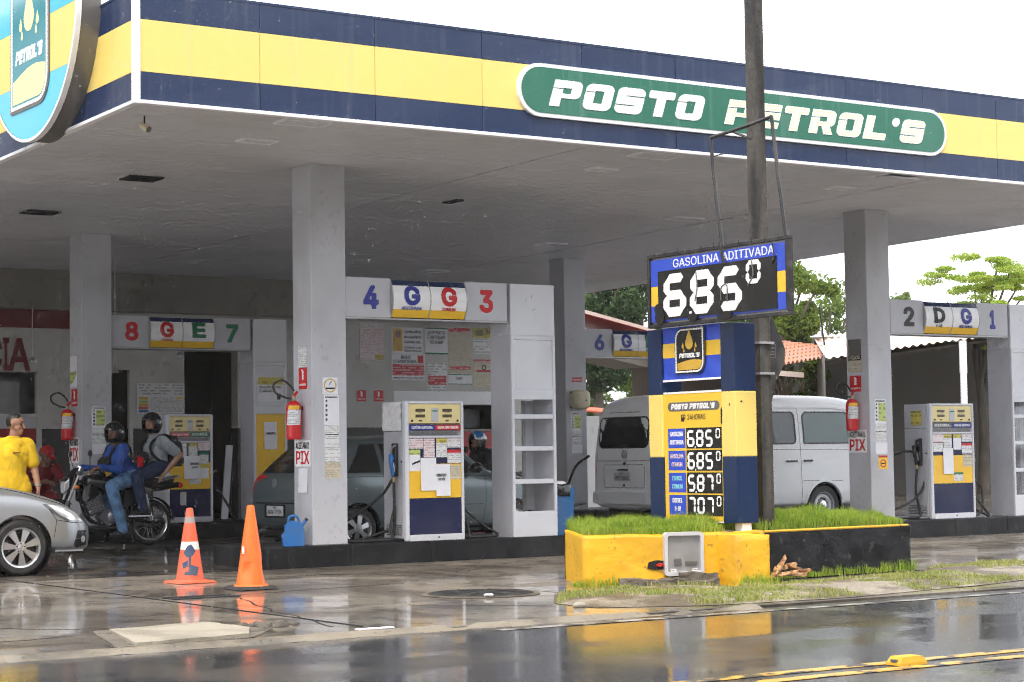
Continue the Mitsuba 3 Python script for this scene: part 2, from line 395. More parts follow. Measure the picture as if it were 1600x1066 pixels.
def bold(m, e, n):
    """heavier lettering: shifted copies, each a hair deeper than the last"""
    n = np.asarray(n, float); u = np.cross([0, 0, 1.], n); out = [m]
    for i, (a, b) in enumerate(((1, 0), (-1, 0), (0, 1), (0, -1), (.7, .7), (-.7, .7), (.7, -.7), (-.7, -.7))): out.append(mv(m, u * a * e + np.array([0, 0, b * e]) - n * .0002 * (i + 1)))
    return cat(out)
def FY(y): return Face('Y', y)
def FX(x): return Face('X', x)

# blocky slanted station lettering
def glyph(c):
    B = sg.box
    if c == 'P': g = rr(0, .33, .95, 1, .2).union(B(0, 0, .33, .8)).union(B(0, .6, .4, 1)) - B(.33, .50, .62, .72) - B(-.1, .665, .62, .70)
    elif c == 'O': g = rr(0, 0, .95, 1, .22) - rr(.32, .26, .63, .74, .03) - B(-.1, .665, .5, .70)
    elif c == 'S': g = rr(0, 0, .95, 1, .2) - B(.30, .655, 1.1, .70) - B(-.1, .30, .65, .345)
    elif c == 'T': g = rr(0, .70, .92, 1, .06).union(B(.30, 0, .62, .9))
    elif c == 'E': g = rr(0, 0, .9, 1, .06) - B(.32, .27, 1, .36) - B(.20, .655, 1, .70)
    elif c == 'R': g = rr(0, .33, .95, 1, .2).union(B(0, 0, .33, .8)).union(sg.Polygon([(.4, .45), (.72, .45), (.95, 0), (.60, 0)])).union(B(0, .6, .4, 1)) - B(.33, .52, .62, .72) - B(-.1, .665, .62, .70)
    elif c == 'L': g = B(0, 0, .33, 1).union(rr(0, 0, .9, .29, .05))
    elif c == "'": g = sa.scale(sg.Point(.17, .82).buffer(.17), .9, 1.1)
    return g
def word(t, h, gap=.14, shear=.24, wide=1.):
    x, out = 0, []
    for c in t:
        if c == ' ': x += .55; continue
        g = glyph(c); w = g.bounds[2]
        out.append(sa.affine_transform(g, [h * wide, h * wide * 0 + h * shear, 0, h, x * h * wide, 0])); x += w + gap
    return out
SEGS = {'0': 'abcdef', '5': 'afgcd', '6': 'afgedc', '7': 'abc', '8': 'abcdefg'}
def seg_digit(d, w, h, t, s=.06):
    """seven-segment figure as a shapely shape, lower left at the origin, slightly slanted"""
    g = t * .055
    def hz(y): return sg.Polygon([(t * .5 + g, y), (t, y + t / 2), (w - t, y + t / 2), (w - t * .5 - g, y), (w - t, y - t / 2), (t, y - t / 2)])
    def vt(x, y0, y1): return sg.Polygon([(x, y0 + g), (x + t / 2, y0 + t / 2), (x + t / 2, y1 - t / 2), (x, y1 - g), (x - t / 2, y1 - t / 2), (x - t / 2, y0 + t / 2)])
    m = h / 2; k = t / 2
    S = dict(a=hz(h - k), g=hz(m), d=hz(k), f=vt(k, m, h - k), e=vt(k, k, m), b=vt(w - k, m, h - k), c=vt(w - k, k, m))
    return [sa.affine_transform(S[q], [1, s, 0, 1, 0, 0]) for q in SEGS[d]]
def logo_shape(w, h, r):
    """badge with two sharp and two round corners"""
    q = [(0, 0), (w - r, 0)] + [(w - r + r * math.sin(a), r - r * math.cos(a)) for a in np.linspace(0, math.pi / 2, 9)] + [(w, h), (r, h)] + \
        [(r - r * math.sin(a), h - r + r * math.cos(a)) for a in np.linspace(0, math.pi / 2, 9)]
    return sg.Polygon(q)
def drop_shape(cx, cy, s):
    a = np.linspace(-.75 * math.pi, math.pi * .75 - math.pi * .0, 25) - math.pi / 2 + math.pi / 2
    P = [(cx + s * .5 * math.cos(t), cy + s * .5 * math.sin(t)) for t in np.linspace(math.radians(150), math.radians(390), 21)]
    return sg.Polygon(P + [(cx, cy + s * 1.25)])

# figures: chains of hulled spheres, fused and smoothed
def flesh(segs, res=.035, it=8, n=14):
    ms = []
    for (p0, r0), (p1, r1) in segs:
        a = manifold3d.Manifold.sphere(r0, n).translate(list(map(float, p0))); b = manifold3d.Manifold.sphere(r1, n).translate(list(map(float, p1)))
        ms.append(manifold3d.Manifold.batch_hull([a, b]))
    m = manifold3d.Manifold.batch_boolean(ms, manifold3d.OpType.Add).refine_to_length(res).to_mesh()
    t = trimesh.Trimesh(m.vert_properties[:, :3], m.tri_verts, process=True)
    if it: trimesh.smoothing.filter_taubin(t, .5, .52, iterations=it)
    return t
def chain(*pr):
    return [(pr[i], pr[i + 1]) for i in range(len(pr) - 1)]
def hand(w, d, up, side, s=1., curl=.6):
    """palm with five bent fingers: w wrist, d towards the fingers, up the back of the hand, side the thumb's side"""
    w, d, up, side = (np.asarray(v, float) for v in (w, d, up, side))
    d /= np.linalg.norm(d); side /= np.linalg.norm(side); up /= np.linalg.norm(up)
    S = [((w, .026 * s), (w + d * .045 * s + side * .018 * s, .020 * s)), ((w, .026 * s), (w + d * .045 * s - side * .02 * s, .018 * s)),
         ((w + d * .045 * s + side * .018 * s, .020 * s), (w + d * .085 * s + side * .03 * s, .013 * s)), ((w + d * .045 * s - side * .02 * s, .018 * s), (w + d * .08 * s - side * .03 * s, .012 * s)),
         ((w + d * .085 * s + side * .03 * s, .013 * s), (w + d * .08 * s - side * .03 * s, .012 * s))]
    for i, (o, L) in enumerate(((.03, .07), (.01, .08), (-.011, .075), (-.031, .058))):
        k = w + d * .085 * s + side * o * s; a = curl * .6
        q = k + (d * math.cos(a) - up * math.sin(a)) * L * .5 * s; a2 = curl * 1.6
        e = q + (d * math.cos(a2) - up * math.sin(a2)) * L * .5 * s
        S += chain((k, .0095 * s), (q, .009 * s), (e, .0078 * s))
    b = w + d * .025 * s + side * .025 * s; q = b + (side * .8 + d * .7 - up * .2) * .035 * s; e = q + (side * .2 + d - up * .35) * .032 * s
    S += chain((b, .014 * s), (q, .011 * s), (e, .009 * s))
    return S
def head(c, f, s=1., jaw=1.):
    """skull, jaw, nose, brows, ears, lips; c the middle of the head, f the way it faces"""
    c = np.asarray(c, float); f = np.asarray(f, float); f /= np.linalg.norm(f)
    z = np.array([0, 0, 1.]); l = np.cross(z, f)
    P = lambda a, b, h: c + f * a * s + l * b * s + z * h * s
    S = [((P(-.022, 0, .03), .088 * s), (P(.015, 0, .035), .082 * s)), ((P(.0, 0, .0), .075 * s), (P(.045, 0, -.075), .040 * s * jaw)),
         ((P(.03, .02, -.03), .052 * s), (P(.03, -.02, -.03), .052 * s)), ((P(.085, 0, .015), .012 * s), (P(.108, 0, -.028), .0145 * s)),
         ((P(.076, .035, .033), .013 * s), (P(.076, -.035, .033), .013 * s)), ((P(.083, .018, -.062), .010 * s), (P(.083, -.018, -.062), .010 * s)),
         ((P(.062, 0, -.098), .018 * s), (P(.055, 0, -.095), .022 * s)),
         ((P(-.005, .086, .012), .016 * s), (P(.0, .080, -.022), .011 * s)), ((P(-.005, -.086, .012), .016 * s), (P(.0, -.080, -.022), .011 * s))]
    return S
def eyes(k, c, f, s=1.):
    c = np.asarray(c, float); f = np.asarray(f, float) / np.linalg.norm(f); z = np.array([0, 0, 1.]); l = np.cross(z, f)
    for b in (.034, -.034):
        part(k, 'eye', ball(c + f * .073 * s + l * b * s + z * .012 * s, .013 * s, 1), 'hair_black', True)
        q = c + f * .088 * s + l * b * s + z * .036 * s
        part(k, 'eyebrow', cyl(q - l * .02 * s, q + l * .02 * s, .006 * s, n=8), 'hair_black', True)

# ------------------------------------------------------------------ ground, road, forecourt
def gz(y):                                     # the yard rises gently towards the shop
    return 0. if y < 20.2 else .0135 * (min(y, 31) - 20.2)
def sheet(xs, ys, zf):
    X, Y = np.meshgrid(xs, ys, indexing='ij'); V = np.stack([X, Y, zf(X, Y)], -1).reshape(-1, 3); n = len(ys); F = []
    for i in range(len(xs) - 1):
        for j in range(n - 1):
            a = i * n + j; F += [[a, a + n, a + n + 1], [a, a + n + 1, a + 1]]
    return trimesh.Trimesh(V, F, process=False)
struct('ground', sheet([-139, 0, 219], [-104, 0, 12, 214], lambda X, Y: X * 0 - .06), 'far_ground')
struct('road', sheet(np.linspace(-120, 140, 3), [-1., 5, 11.93], lambda X, Y: X * 0 - .022), 'wet_asphalt')
for i, (ya, yb) in enumerate(((8.28, 8.39), (8.03, 8.14))):
    struct('yellow_road_line', box(-60, 120, ya, yb, -.019, -.0165), 'road_yellow', label='worn yellow centre line nearest the kerb side' if i == 0 else 'worn yellow centre line nearest the viewer')
struct('white_road_line', box(7.6, 60, 11.60, 11.70, -.019, -.0165), 'road_white', label='worn white edge line of the road')
# forecourt: cast slabs with open joints
struct('forecourt', box(-40, 70, 11.97, 34, -.16, -.045), 'broken_concrete', label='wet concrete forecourt of the fuel station')
ya = [11.98, 16.08, 17.55, 19.39]
xa = [-6, -2.5, .6, 3.7, 6.93, 9.9, 12.7, 15.4, 18.2, 21.2, 24.5, 28, 32, 37]
def slab_top(x0, x1, y0, y1, tilt=(0, 0), z=0.):
    m = box(x0 + .007, x1 - .007, y0 + .007, y1 - .007, -.12, 0, .008)
    m.vertices[:, 2] += z + (m.vertices[:, 0] - (x0 + x1) / 2) * tilt[0] + (m.vertices[:, 1] - (y0 + y1) / 2) * tilt[1]
    return m
for j in range(3):
    for i in range(len(xa) - 1):
        part('forecourt', 'slab', slab_top(xa[i], xa[i + 1], ya[j], ya[j + 1], rng.uniform(-.0006, .0006, 2), rng.uniform(-.002, .002)), 'wet_concrete')
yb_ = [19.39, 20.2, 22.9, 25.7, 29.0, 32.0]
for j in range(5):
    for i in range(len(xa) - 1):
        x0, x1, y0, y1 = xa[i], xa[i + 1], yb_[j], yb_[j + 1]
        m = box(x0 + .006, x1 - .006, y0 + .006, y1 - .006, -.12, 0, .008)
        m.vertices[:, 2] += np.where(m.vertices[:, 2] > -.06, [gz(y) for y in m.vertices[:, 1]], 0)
        part('forecourt', 'slab', m, 'dimmed_oily_concrete')
# yard to the right of the station
struct('yard', sheet(np.linspace(21, 120, 6), [32.05, 40, 60, 90], lambda X, Y: X * 0 + .02), 'wet_concrete')
# rough concrete lip where forecourt meets asphalt
lip = [sheet(np.linspace(-6, 10.2, 400), [11.84, 11.89, 11.94, 11.985], lambda X, Y: -.026 + (.034 * (Y > 11.86) * np.clip((meshkit.fbm(np.stack([X * 1.6, Y * 6, X * 0], -1)) + (Y - 11.9) * 3 - .42) * 6, 0, 1)) + .008 * meshkit.noise(np.stack([X * 11, Y * 30, X * 0], -1)))]
struct('kerb_strip', lip, 'kerb_lip', smooth=40, label='crumbling concrete lip between the forecourt and the road')
# grass verge
vp = sg.Polygon([(9.75, 14.05), (9.15, 13.2), (9.1, 12.6), (9.9, 12.15), (11.2, 12.0), (13.2, 12.3), (15, 12.8), (22, 13.2), (40, 13.2), (40, 14.5), (15.5, 14.5), (14.3, 14.35), (14.2, 13.9), (11.4, 13.5), (11.2, 14.1), (10.3, 14.3)])
def pdist(P, V): return shapely.distance(P.exterior, shapely.points(np.asarray(V)[:, 0], np.asarray(V)[:, 1]))
def patch(P, step, zf):
    """a fine mesh over a polygon: grid points inside plus its outline, triangulated"""
    from scipy.spatial import Delaunay
    x0, y0, x1, y1 = P.bounds; X, Y = np.meshgrid(np.arange(x0, x1, step), np.arange(y0, y1, step)); Q = np.column_stack([X.ravel(), Y.ravel()])
    Q = Q[shapely.contains_xy(P.buffer(-step * .4), Q[:, 0], Q[:, 1])]; L = np.arange(0, P.exterior.length, step); B = np.array([P.exterior.interpolate(t).coords[0] for t in L])
    Q = np.vstack([Q, B]); F = Delaunay(Q).simplices; c = Q[F].mean(1); F = F[shapely.contains_xy(P, c[:, 0], c[:, 1])]
    a = Q[F]; f = np.cross(a[:, 1] - a[:, 0], a[:, 2] - a[:, 0]) < 0; F[f] = F[f][:, ::-1]
    return trimesh.Trimesh(np.column_stack([Q, zf(Q)]), F, process=False)
def soil_z(Q): e = pdist(vp, Q); V = np.column_stack([Q * 5, Q[:, 0] * 0]); return .004 + np.clip(e, 0, .5) * .07 + .018 * meshkit.fbm(V, 3) * np.clip(e * 4, 0, 1)
sv = patch(vp, .12, soil_z)
struct('verge', sv, 'wet_soil', smooth=True, label='patchy wet soil verge beside the road')

def blades(P, hmin, hmax, w, seed, lean=.5):
    """grass: each blade a bent tapering strip"""
    r = np.random.default_rng(seed); n = len(P)
    c_ = meshkit.fbm(np.column_stack([P[:, :2] * 5.5, P[:, 0] * 0]), 3, seed); h = (hmin + (hmax - hmin) * np.clip(1.7 * (c_ - .25), .05, 1) * r.beta(2, 2.2, n) * 1.7)[:, None]; a = r.uniform(0, 2 * np.pi, n); d = np.stack([np.cos(a), np.sin(a), a * 0], 1); s = np.stack([-d[:, 1], d[:, 0], a * 0], 1) * (w * r.uniform(.6, 1.3, n))[:, None]
    k = r.uniform(.1, 1, n)[:, None] * lean * h; up = np.array([0, 0, 1.])
    b0, b1 = P - s, P + s; m = P + d * k * .35 + up * h * .6; m0, m1 = m - s * .7, m + s * .7; t = P + d * k + up * h * (1 - .25 * k / h)
    V = np.stack([b0, b1, m0, m1, t], 1).reshape(-1, 3); o = (np.arange(n) * 5)[:, None]
    F = np.vstack([o + [0, 1, 3], o + [0, 3, 2], o + [2, 3, 4]])
    return trimesh.Trimesh(V, F, process=False)

# ------------------------------------------------------------------ raised pump islands
def island(x0, x1, y0, y1, zt, z0, lab):
    k = struct('pump_island', box(x0, x1, y0 + .012, y1, z0 - .1, zt, .02), 'black_kerb_paint', label=lab)
    n = int((x1 - x0) / 1.0) + 1; xs = np.linspace(x0, x1, n)
    for i in range(n - 1):
        part(k, 'kerbstone', box(xs[i] + .003, xs[i + 1] - .003, y0, y0 + .16, z0 - .09, zt + .004 + rng.uniform(-.003, .003), .018), 'black_kerb_paint')
island(9.68, 14.9, 19.39, 20.75, .235, 0, 'black painted raised kerb island under the left front pump')
island(18.3, 24.5, 19.55, 20.9, .235, 0, 'black painted raised kerb island under the right front pump')
island(9.6, 14.9, 26.05, 27.4, .30, .07, 'black painted raised kerb island under the left rear pump')
island(17.9, 23.0, 26.05, 27.4, .30, .07, 'black painted raised kerb island under the right rear pump')

# ------------------------------------------------------------------ canopy
SL = .0154
def zc(y): return 4.482 - SL * (y - 19.45)     # underside of the canopy
CX0, CX1, CY0, CY1 = 7.15, 22.36, 16.95, 31.2
can = thing('station_canopy', 'wide flat fuel station canopy with navy and yellow striped fascia', 'canopy')
segx = [CX0 + .03, 12.45, 17.71, CX1 - .02]
ny = 72; ysl = np.linspace(CY0 + .03, CY1, ny + 1)
for s_ in range(3):
    for j in range(ny):
        a, b = ysl[j], ysl[j + 1]
        m = box(segx[s_] + .017, segx[s_ + 1] - .017, a + .004, b - .004, 0, .03, .005)
        m.vertices[:, 2] += [zc(y) for y in m.vertices[:, 1]]
        m.vertices[:, 2] += .009 * meshkit.noise(np.array([[s_ * 3.3, j * .9, 0]]))[0]
        part(can, 'soffit_slat', m, 'soffit_white')
m = box(CX0 + .02, CX1, CY0 + .02, CY1, .22, .9); m.vertices[:, 2] += [zc(y) for y in m.vertices[:, 1]]
part(can, 'roof_deck', m, 'concrete_band')
def warp(m, ax):
    """sheet cladding is never quite flat: each panel's corners stand a little in or out"""
    v = m.vertices; f = v[:, ax] < v[:, ax].mean(); v[f, ax] -= rng.uniform(0, .007, f.sum()); m.vertices = v; return m
# front fascia: panels 1.27 m wide, each in three colours
fz = [4.53, 4.795, 5.285, 5.56]
F1 = FY(CY0); fx = np.linspace(CX0, CX1, 13)
for i in range(12):
    for b, mt, nm in ((0, 'navy_paint', 'lower_navy_panel'), (1, 'yellow_panel', 'yellow_panel'), (2, 'navy_paint', 'upper_navy_panel')):
        part(can, nm, warp(F1.box(fx[i] + .003, fx[i + 1] - .003, fz[b] + .0015, fz[b + 1] - .0015, -.03, .002), 1), mt)
F2 = FX(CX0); fyy = np.linspace(CY0, CY1, 12)
for i in range(11):
    for b, mt, nm in ((0, 'navy_paint', 'lower_navy_panel'), (1, 'yellow_panel', 'yellow_panel'), (2, 'navy_paint', 'upper_navy_panel')):
        dz0, dz1 = -SL * (fyy[i] - CY0), -SL * (fyy[i + 1] - CY0)
        m = F2.box(-fyy[i + 1] + .0015, -fyy[i] - .0015, fz[b] + .0015, fz[b + 1] - .0015, -.03, .002)
        m.vertices[:, 2] += np.interp(m.vertices[:, 1], [CY0, CY1], [0, -SL * (CY1 - CY0)]); part(can, nm, warp(m, 0), mt)
for i in range(6):
    a, b = CX0 + (CX1 - CX0) * i / 6, CX0 + (CX1 - CX0) * (i + 1) / 6
    part(can, 'bottom_trim', F1.box(a + .002, b - .002, 4.494, 4.5295, -.05, .022, .004), 'white_trim')
for i in range(5):
    a, b = CY0 + (CY1 - CY0) * i / 5, CY0 + (CY1 - CY0) * (i + 1) / 5
    m = F2.box(-b + .002, -a - .024, 4.494, 4.5295, -.05, .022, .004); m.vertices[:, 2] += np.interp(m.vertices[:, 1], [CY0, CY1], [0, -SL * (CY1 - CY0)])
    part(can, 'bottom_trim', m, 'white_trim')
part(can, 'top_trim', F1.box(CX0 + .03, CX1, 5.561, 5.585, -.06, .012), 'navy_paint')
m = F2.box(-CY1, -CY0 - .03, 5.561, 5.585, -.06, .012); m.vertices[:, 2] += np.interp(m.vertices[:, 1], [CY0, CY1], [0, -SL * (CY1 - CY0)])
part(can, 'top_trim', m, 'navy_paint')
part(can, 'corner_post', box(CX0 - .032, CX0 + .036, CY0 - .032, CY0 + .036, 4.488, 5.60, .006), 'white_trim')
m = box(CX1, CX1 + .05, CY0, CY1, -.02, 1.0); m.vertices[:, 2] += [zc(y) + .04 for y in m.vertices[:, 1]]
part(can, 'end_fascia', m, 'navy_paint')
# the long green name board
nb = part(can, 'name_board', F1.poly(rr(11.37, 4.74, 17.64, 5.305, .28), .004, .045), 'white_trim', label='long green board with rounded ends and the station name')
part(can, 'name_board__field', F1.poly(rr(11.41, 4.78, 17.60, 5.265, .242), .046, .052), 'green_sign')
for t, a0, a1, bb in (("POSTO", 11.75, 13.86, 4.862), ("PETROL'S", 14.13, 17.27, 4.862)):
    ps = word(t, .285); x0 = ps[0].bounds[0]; x1 = ps[-1].bounds[2]; k = (a1 - a0) / (x1 - x0)
    for g in ps:
        g = sa.translate(sa.scale(g, k, 1, origin=(x0, 0)), a0 - x0, bb)
        part(can, 'name_board__letter', F1.poly(g, .0525, .060), 'white_vinyl')
        if t != 'POSTO' and g.area > .02:
            rim = g.buffer(-.016) - g.buffer(-.030)
            if rim.area > 1e-4: part(can, 'name_board__letter_outline', F1.poly(rim, .0605, .0625), 'pale_yellow_vinyl')
# light fittings in the soffit
LIGHTS = ['ceiling light recess with its shade painted black, the nearer of the two at the left', 'ceiling light recess with its shade painted black, the farther of the two at the left', 'flush white ceiling light just behind the fascia at the left', 'flush white ceiling light left of the front left column, second from the fascia',
          'flush white ceiling light just behind the fascia under the green board', 'loose white ceiling light hanging askew near the right end of the fascia', 'flush white ceiling light in the middle, second from the fascia', 'flush white ceiling light between the utility pole and the front right column',
          'small dark slot in the ceiling right of the front left column', 'flush white ceiling light near the rear right column', 'flush white ceiling light near the front right column, second from the fascia', 'flush white ceiling light far back above the shop wall']
for i, (x, y, w, d, dark) in enumerate(((9.02, 21.23, .42, .34, 1), (8.97, 24.38, .44, .34, 1), (9.05, 17.27, .52, .30, 0), (9.1, 18.4, .40, .22, 0), (13.47, 17.32, .56, .32, 0),
                                        (17.06, 17.17, .5, .34, 2), (13.5, 18.36, .36, .20, 0), (17.15, 21.4, .5, .3, 0), (13.3, 21.3, .12, .34, 1), (17.1, 24.6, .4, .34, 0), (17.15, 18.27, .38, .22, 0), (17.4, 28.5, .46, .3, 0))):
    lab = LIGHTS[i]
    t = thing('ceiling_light', lab, 'light fitting', 'light fittings in the canopy ceiling'); z = zc(y)
    fr = [box(x - w / 2, x + w / 2, y - d / 2, y - d / 2 + .02, z - .016, z + .006), box(x - w / 2, x + w / 2, y + d / 2 - .02, y + d / 2, z - .016, z + .006),
          box(x - w / 2, x - w / 2 + .02, y - d / 2 + .02, y + d / 2 - .02, z - .016, z + .006), box(x + w / 2 - .02, x + w / 2, y - d / 2 + .02, y + d / 2 - .02, z - .016, z + .006)]
    dif = box(x - w / 2 + .021, x + w / 2 - .021, y - d / 2 + .021, y + d / 2 - .021, z - .010, z + .004)
    if dark == 2: dif = rot(dif, .09, [1, .2, 0], (x, y + d / 2, z)); dif.apply_translation((0, 0, -.02))
    part(t, 'frame', fr, 'white_trim' if dark != 1 else 'black_plastic'); part(t, 'diffuser', dif, 'soffit_white' if dark != 1 else 'black_hole')  # dark ones are closed flat plates, their inner shade painted black
# small lamps and cameras under the canopy edges
def spot(x, y, z, lab, d=(0.4, -.8, -.5)):
    t = thing('floodlight', lab, 'lamp'); d = np.array(d) / np.linalg.norm(d)
    part(t, 'bracket', cyl((x, y, z), (x, y, z - .10), .008), 'black_plastic')
    c = np.array([x, y, z - .11]); part(t, 'housing', cyl(c - d * .05, c + d * .06, .028, .038), 'cream_plastic', 40)
    part(t, 'lens', cyl(c + d * .058, c + d * .064, .032), 'grey_plastic')
spot(7.52, 17.62, zc(17.62), 'small floodlight under the canopy corner by the round sign')
spot(22.30, 25.6, zc(25.6), 'small dark camera lamp on the right edge of the canopy', (-.7, -.5, -.4))
# ------------------------------------------------------------------ round sign on the left fascia
rs = thing('round_sign', 'big round drum sign with cyan and yellow stripes and a badge on the canopy edge', 'sign')
yc, zcn, R, xf = 19.03, 5.68, 1.267, 6.90
part(rs, 'drum', lathe([(0, 0), (R - .012, 0), (R - .012, .245), (0, .245)], 72, (xf + .006, yc, zcn), 'x'), 'drum_grey', 30)
part(rs, 'rim', lathe([(R - .03, -.006), (R, -.006), (R + .004, .01), (R, .05), (R - .012, .05)], 72, (xf, yc, zcn), 'x'), 'white_trim', 30)
FD = FX(xf); disc = sg.Point(-yc, zcn).buffer(R - .032, quad_segs=24)
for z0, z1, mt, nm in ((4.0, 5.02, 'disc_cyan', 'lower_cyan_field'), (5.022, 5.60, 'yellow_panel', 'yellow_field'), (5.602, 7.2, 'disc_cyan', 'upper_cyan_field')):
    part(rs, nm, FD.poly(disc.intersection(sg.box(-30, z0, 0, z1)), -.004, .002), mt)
def badge(k, F, a0, b0, w, h, r, d, front='charcoal_board', gold='gold_ink'):
    """dark badge: pale rim, drop, name, gold ground"""
    g = sa.translate(logo_shape(w, h, r), a0, b0); q = w * .035
    e = part(k, 'badge', F.poly(g, d, d + .012), front); kk = k + '__badge' if e.endswith('badge') else e
    part(e, 'outer_rim', F.poly(g.buffer(q * .9) - g, d, d + .010), 'sign_frame' if front == 'charcoal_board' else 'drum_grey')
    part(e, 'rim', F.poly(g - g.buffer(-q), d + .0125, d + .016), 'white_vinyl')
    inner = g.buffer(-q * 1.6)
    wave = sg.Polygon([(a0, b0), (a0 + w, b0)] + [(a0 + w * (1 - t), b0 + h * (.24 + .05 * math.sin(t * 3.6 + .3))) for t in np.linspace(0, 1, 16)])
    part(e, 'gold_ground', F.poly(inner.intersection(wave), d + .0125, d + .0145), gold)
    cx, cy, s = a0 + w * .5, b0 + h * .66, w * .27
    part(e, 'drop', F.poly(drop_shape(cx, cy, s), d + .0125, d + .0165), gold)
    part(e, 'splash', F.poly(unary_union([drop_shape(cx - s * .85, cy - s * .25, s * .28), drop_shape(cx + s * .85, cy - s * .25, s * .28), drop_shape(cx - s * .72, cy - s * .62, s * .2), drop_shape(cx + s * .72, cy - s * .62, s * .2)]), d + .0125, d + .0145), gold)
    ps = word("PETROL'S", 1.); W = ps[-1].bounds[2] - ps[0].bounds[0]; kx = w * .74 / W; hh = h * .105
    G = unary_union([sa.affine_transform(p, [kx, 0, 0, hh, a0 + w * .13, b0 + h * .335]) for p in ps])
    part(e, 'lettering', F.poly(G, d + .0125, d + .0165), 'white_vinyl')
badge(rs, FD, -19.55, 4.78, 1.04, 1.35, .26, .004, 'glare_teal', 'pale_yellow_vinyl')  # badge and its gold paled here to stand for sky glare

# ------------------------------------------------------------------ columns, pump gantries, cabinets, pumps
def column(x0, x1, y0, zb, lab):
    d = x1 - x0; zt = zc(y0 + d / 2) + .0
    k = thing('canopy_column', lab, 'column', None)
    m = box(x0, x1, y0, y0 + d, zb - .02, zt + .006, .008); part(k, 'shaft', m, 'grey_column')
    # chipped foot plate
    part(k, 'foot_joint', box(x0 - .006, x1 + .006, y0 - .006, y0 + d + .006, zb - .03, zb + .012, .004), 'kerb_top')
    return k
column(10.26, 10.70, 19.43, .235, 'light grey square column beside the gantry numbered 4 and 3')
column(18.84, 19.27, 19.60, .235, 'light grey square column beside the gantry numbered 2 and 1')
column(10.20, 10.645, 26.12, .30, 'light grey square column behind the two riders, beside the gantry numbered 8 and 7')
column(18.41, 18.825, 26.12, .30, 'light grey square column with the cream soap dispenser, beside the gantry number 6')

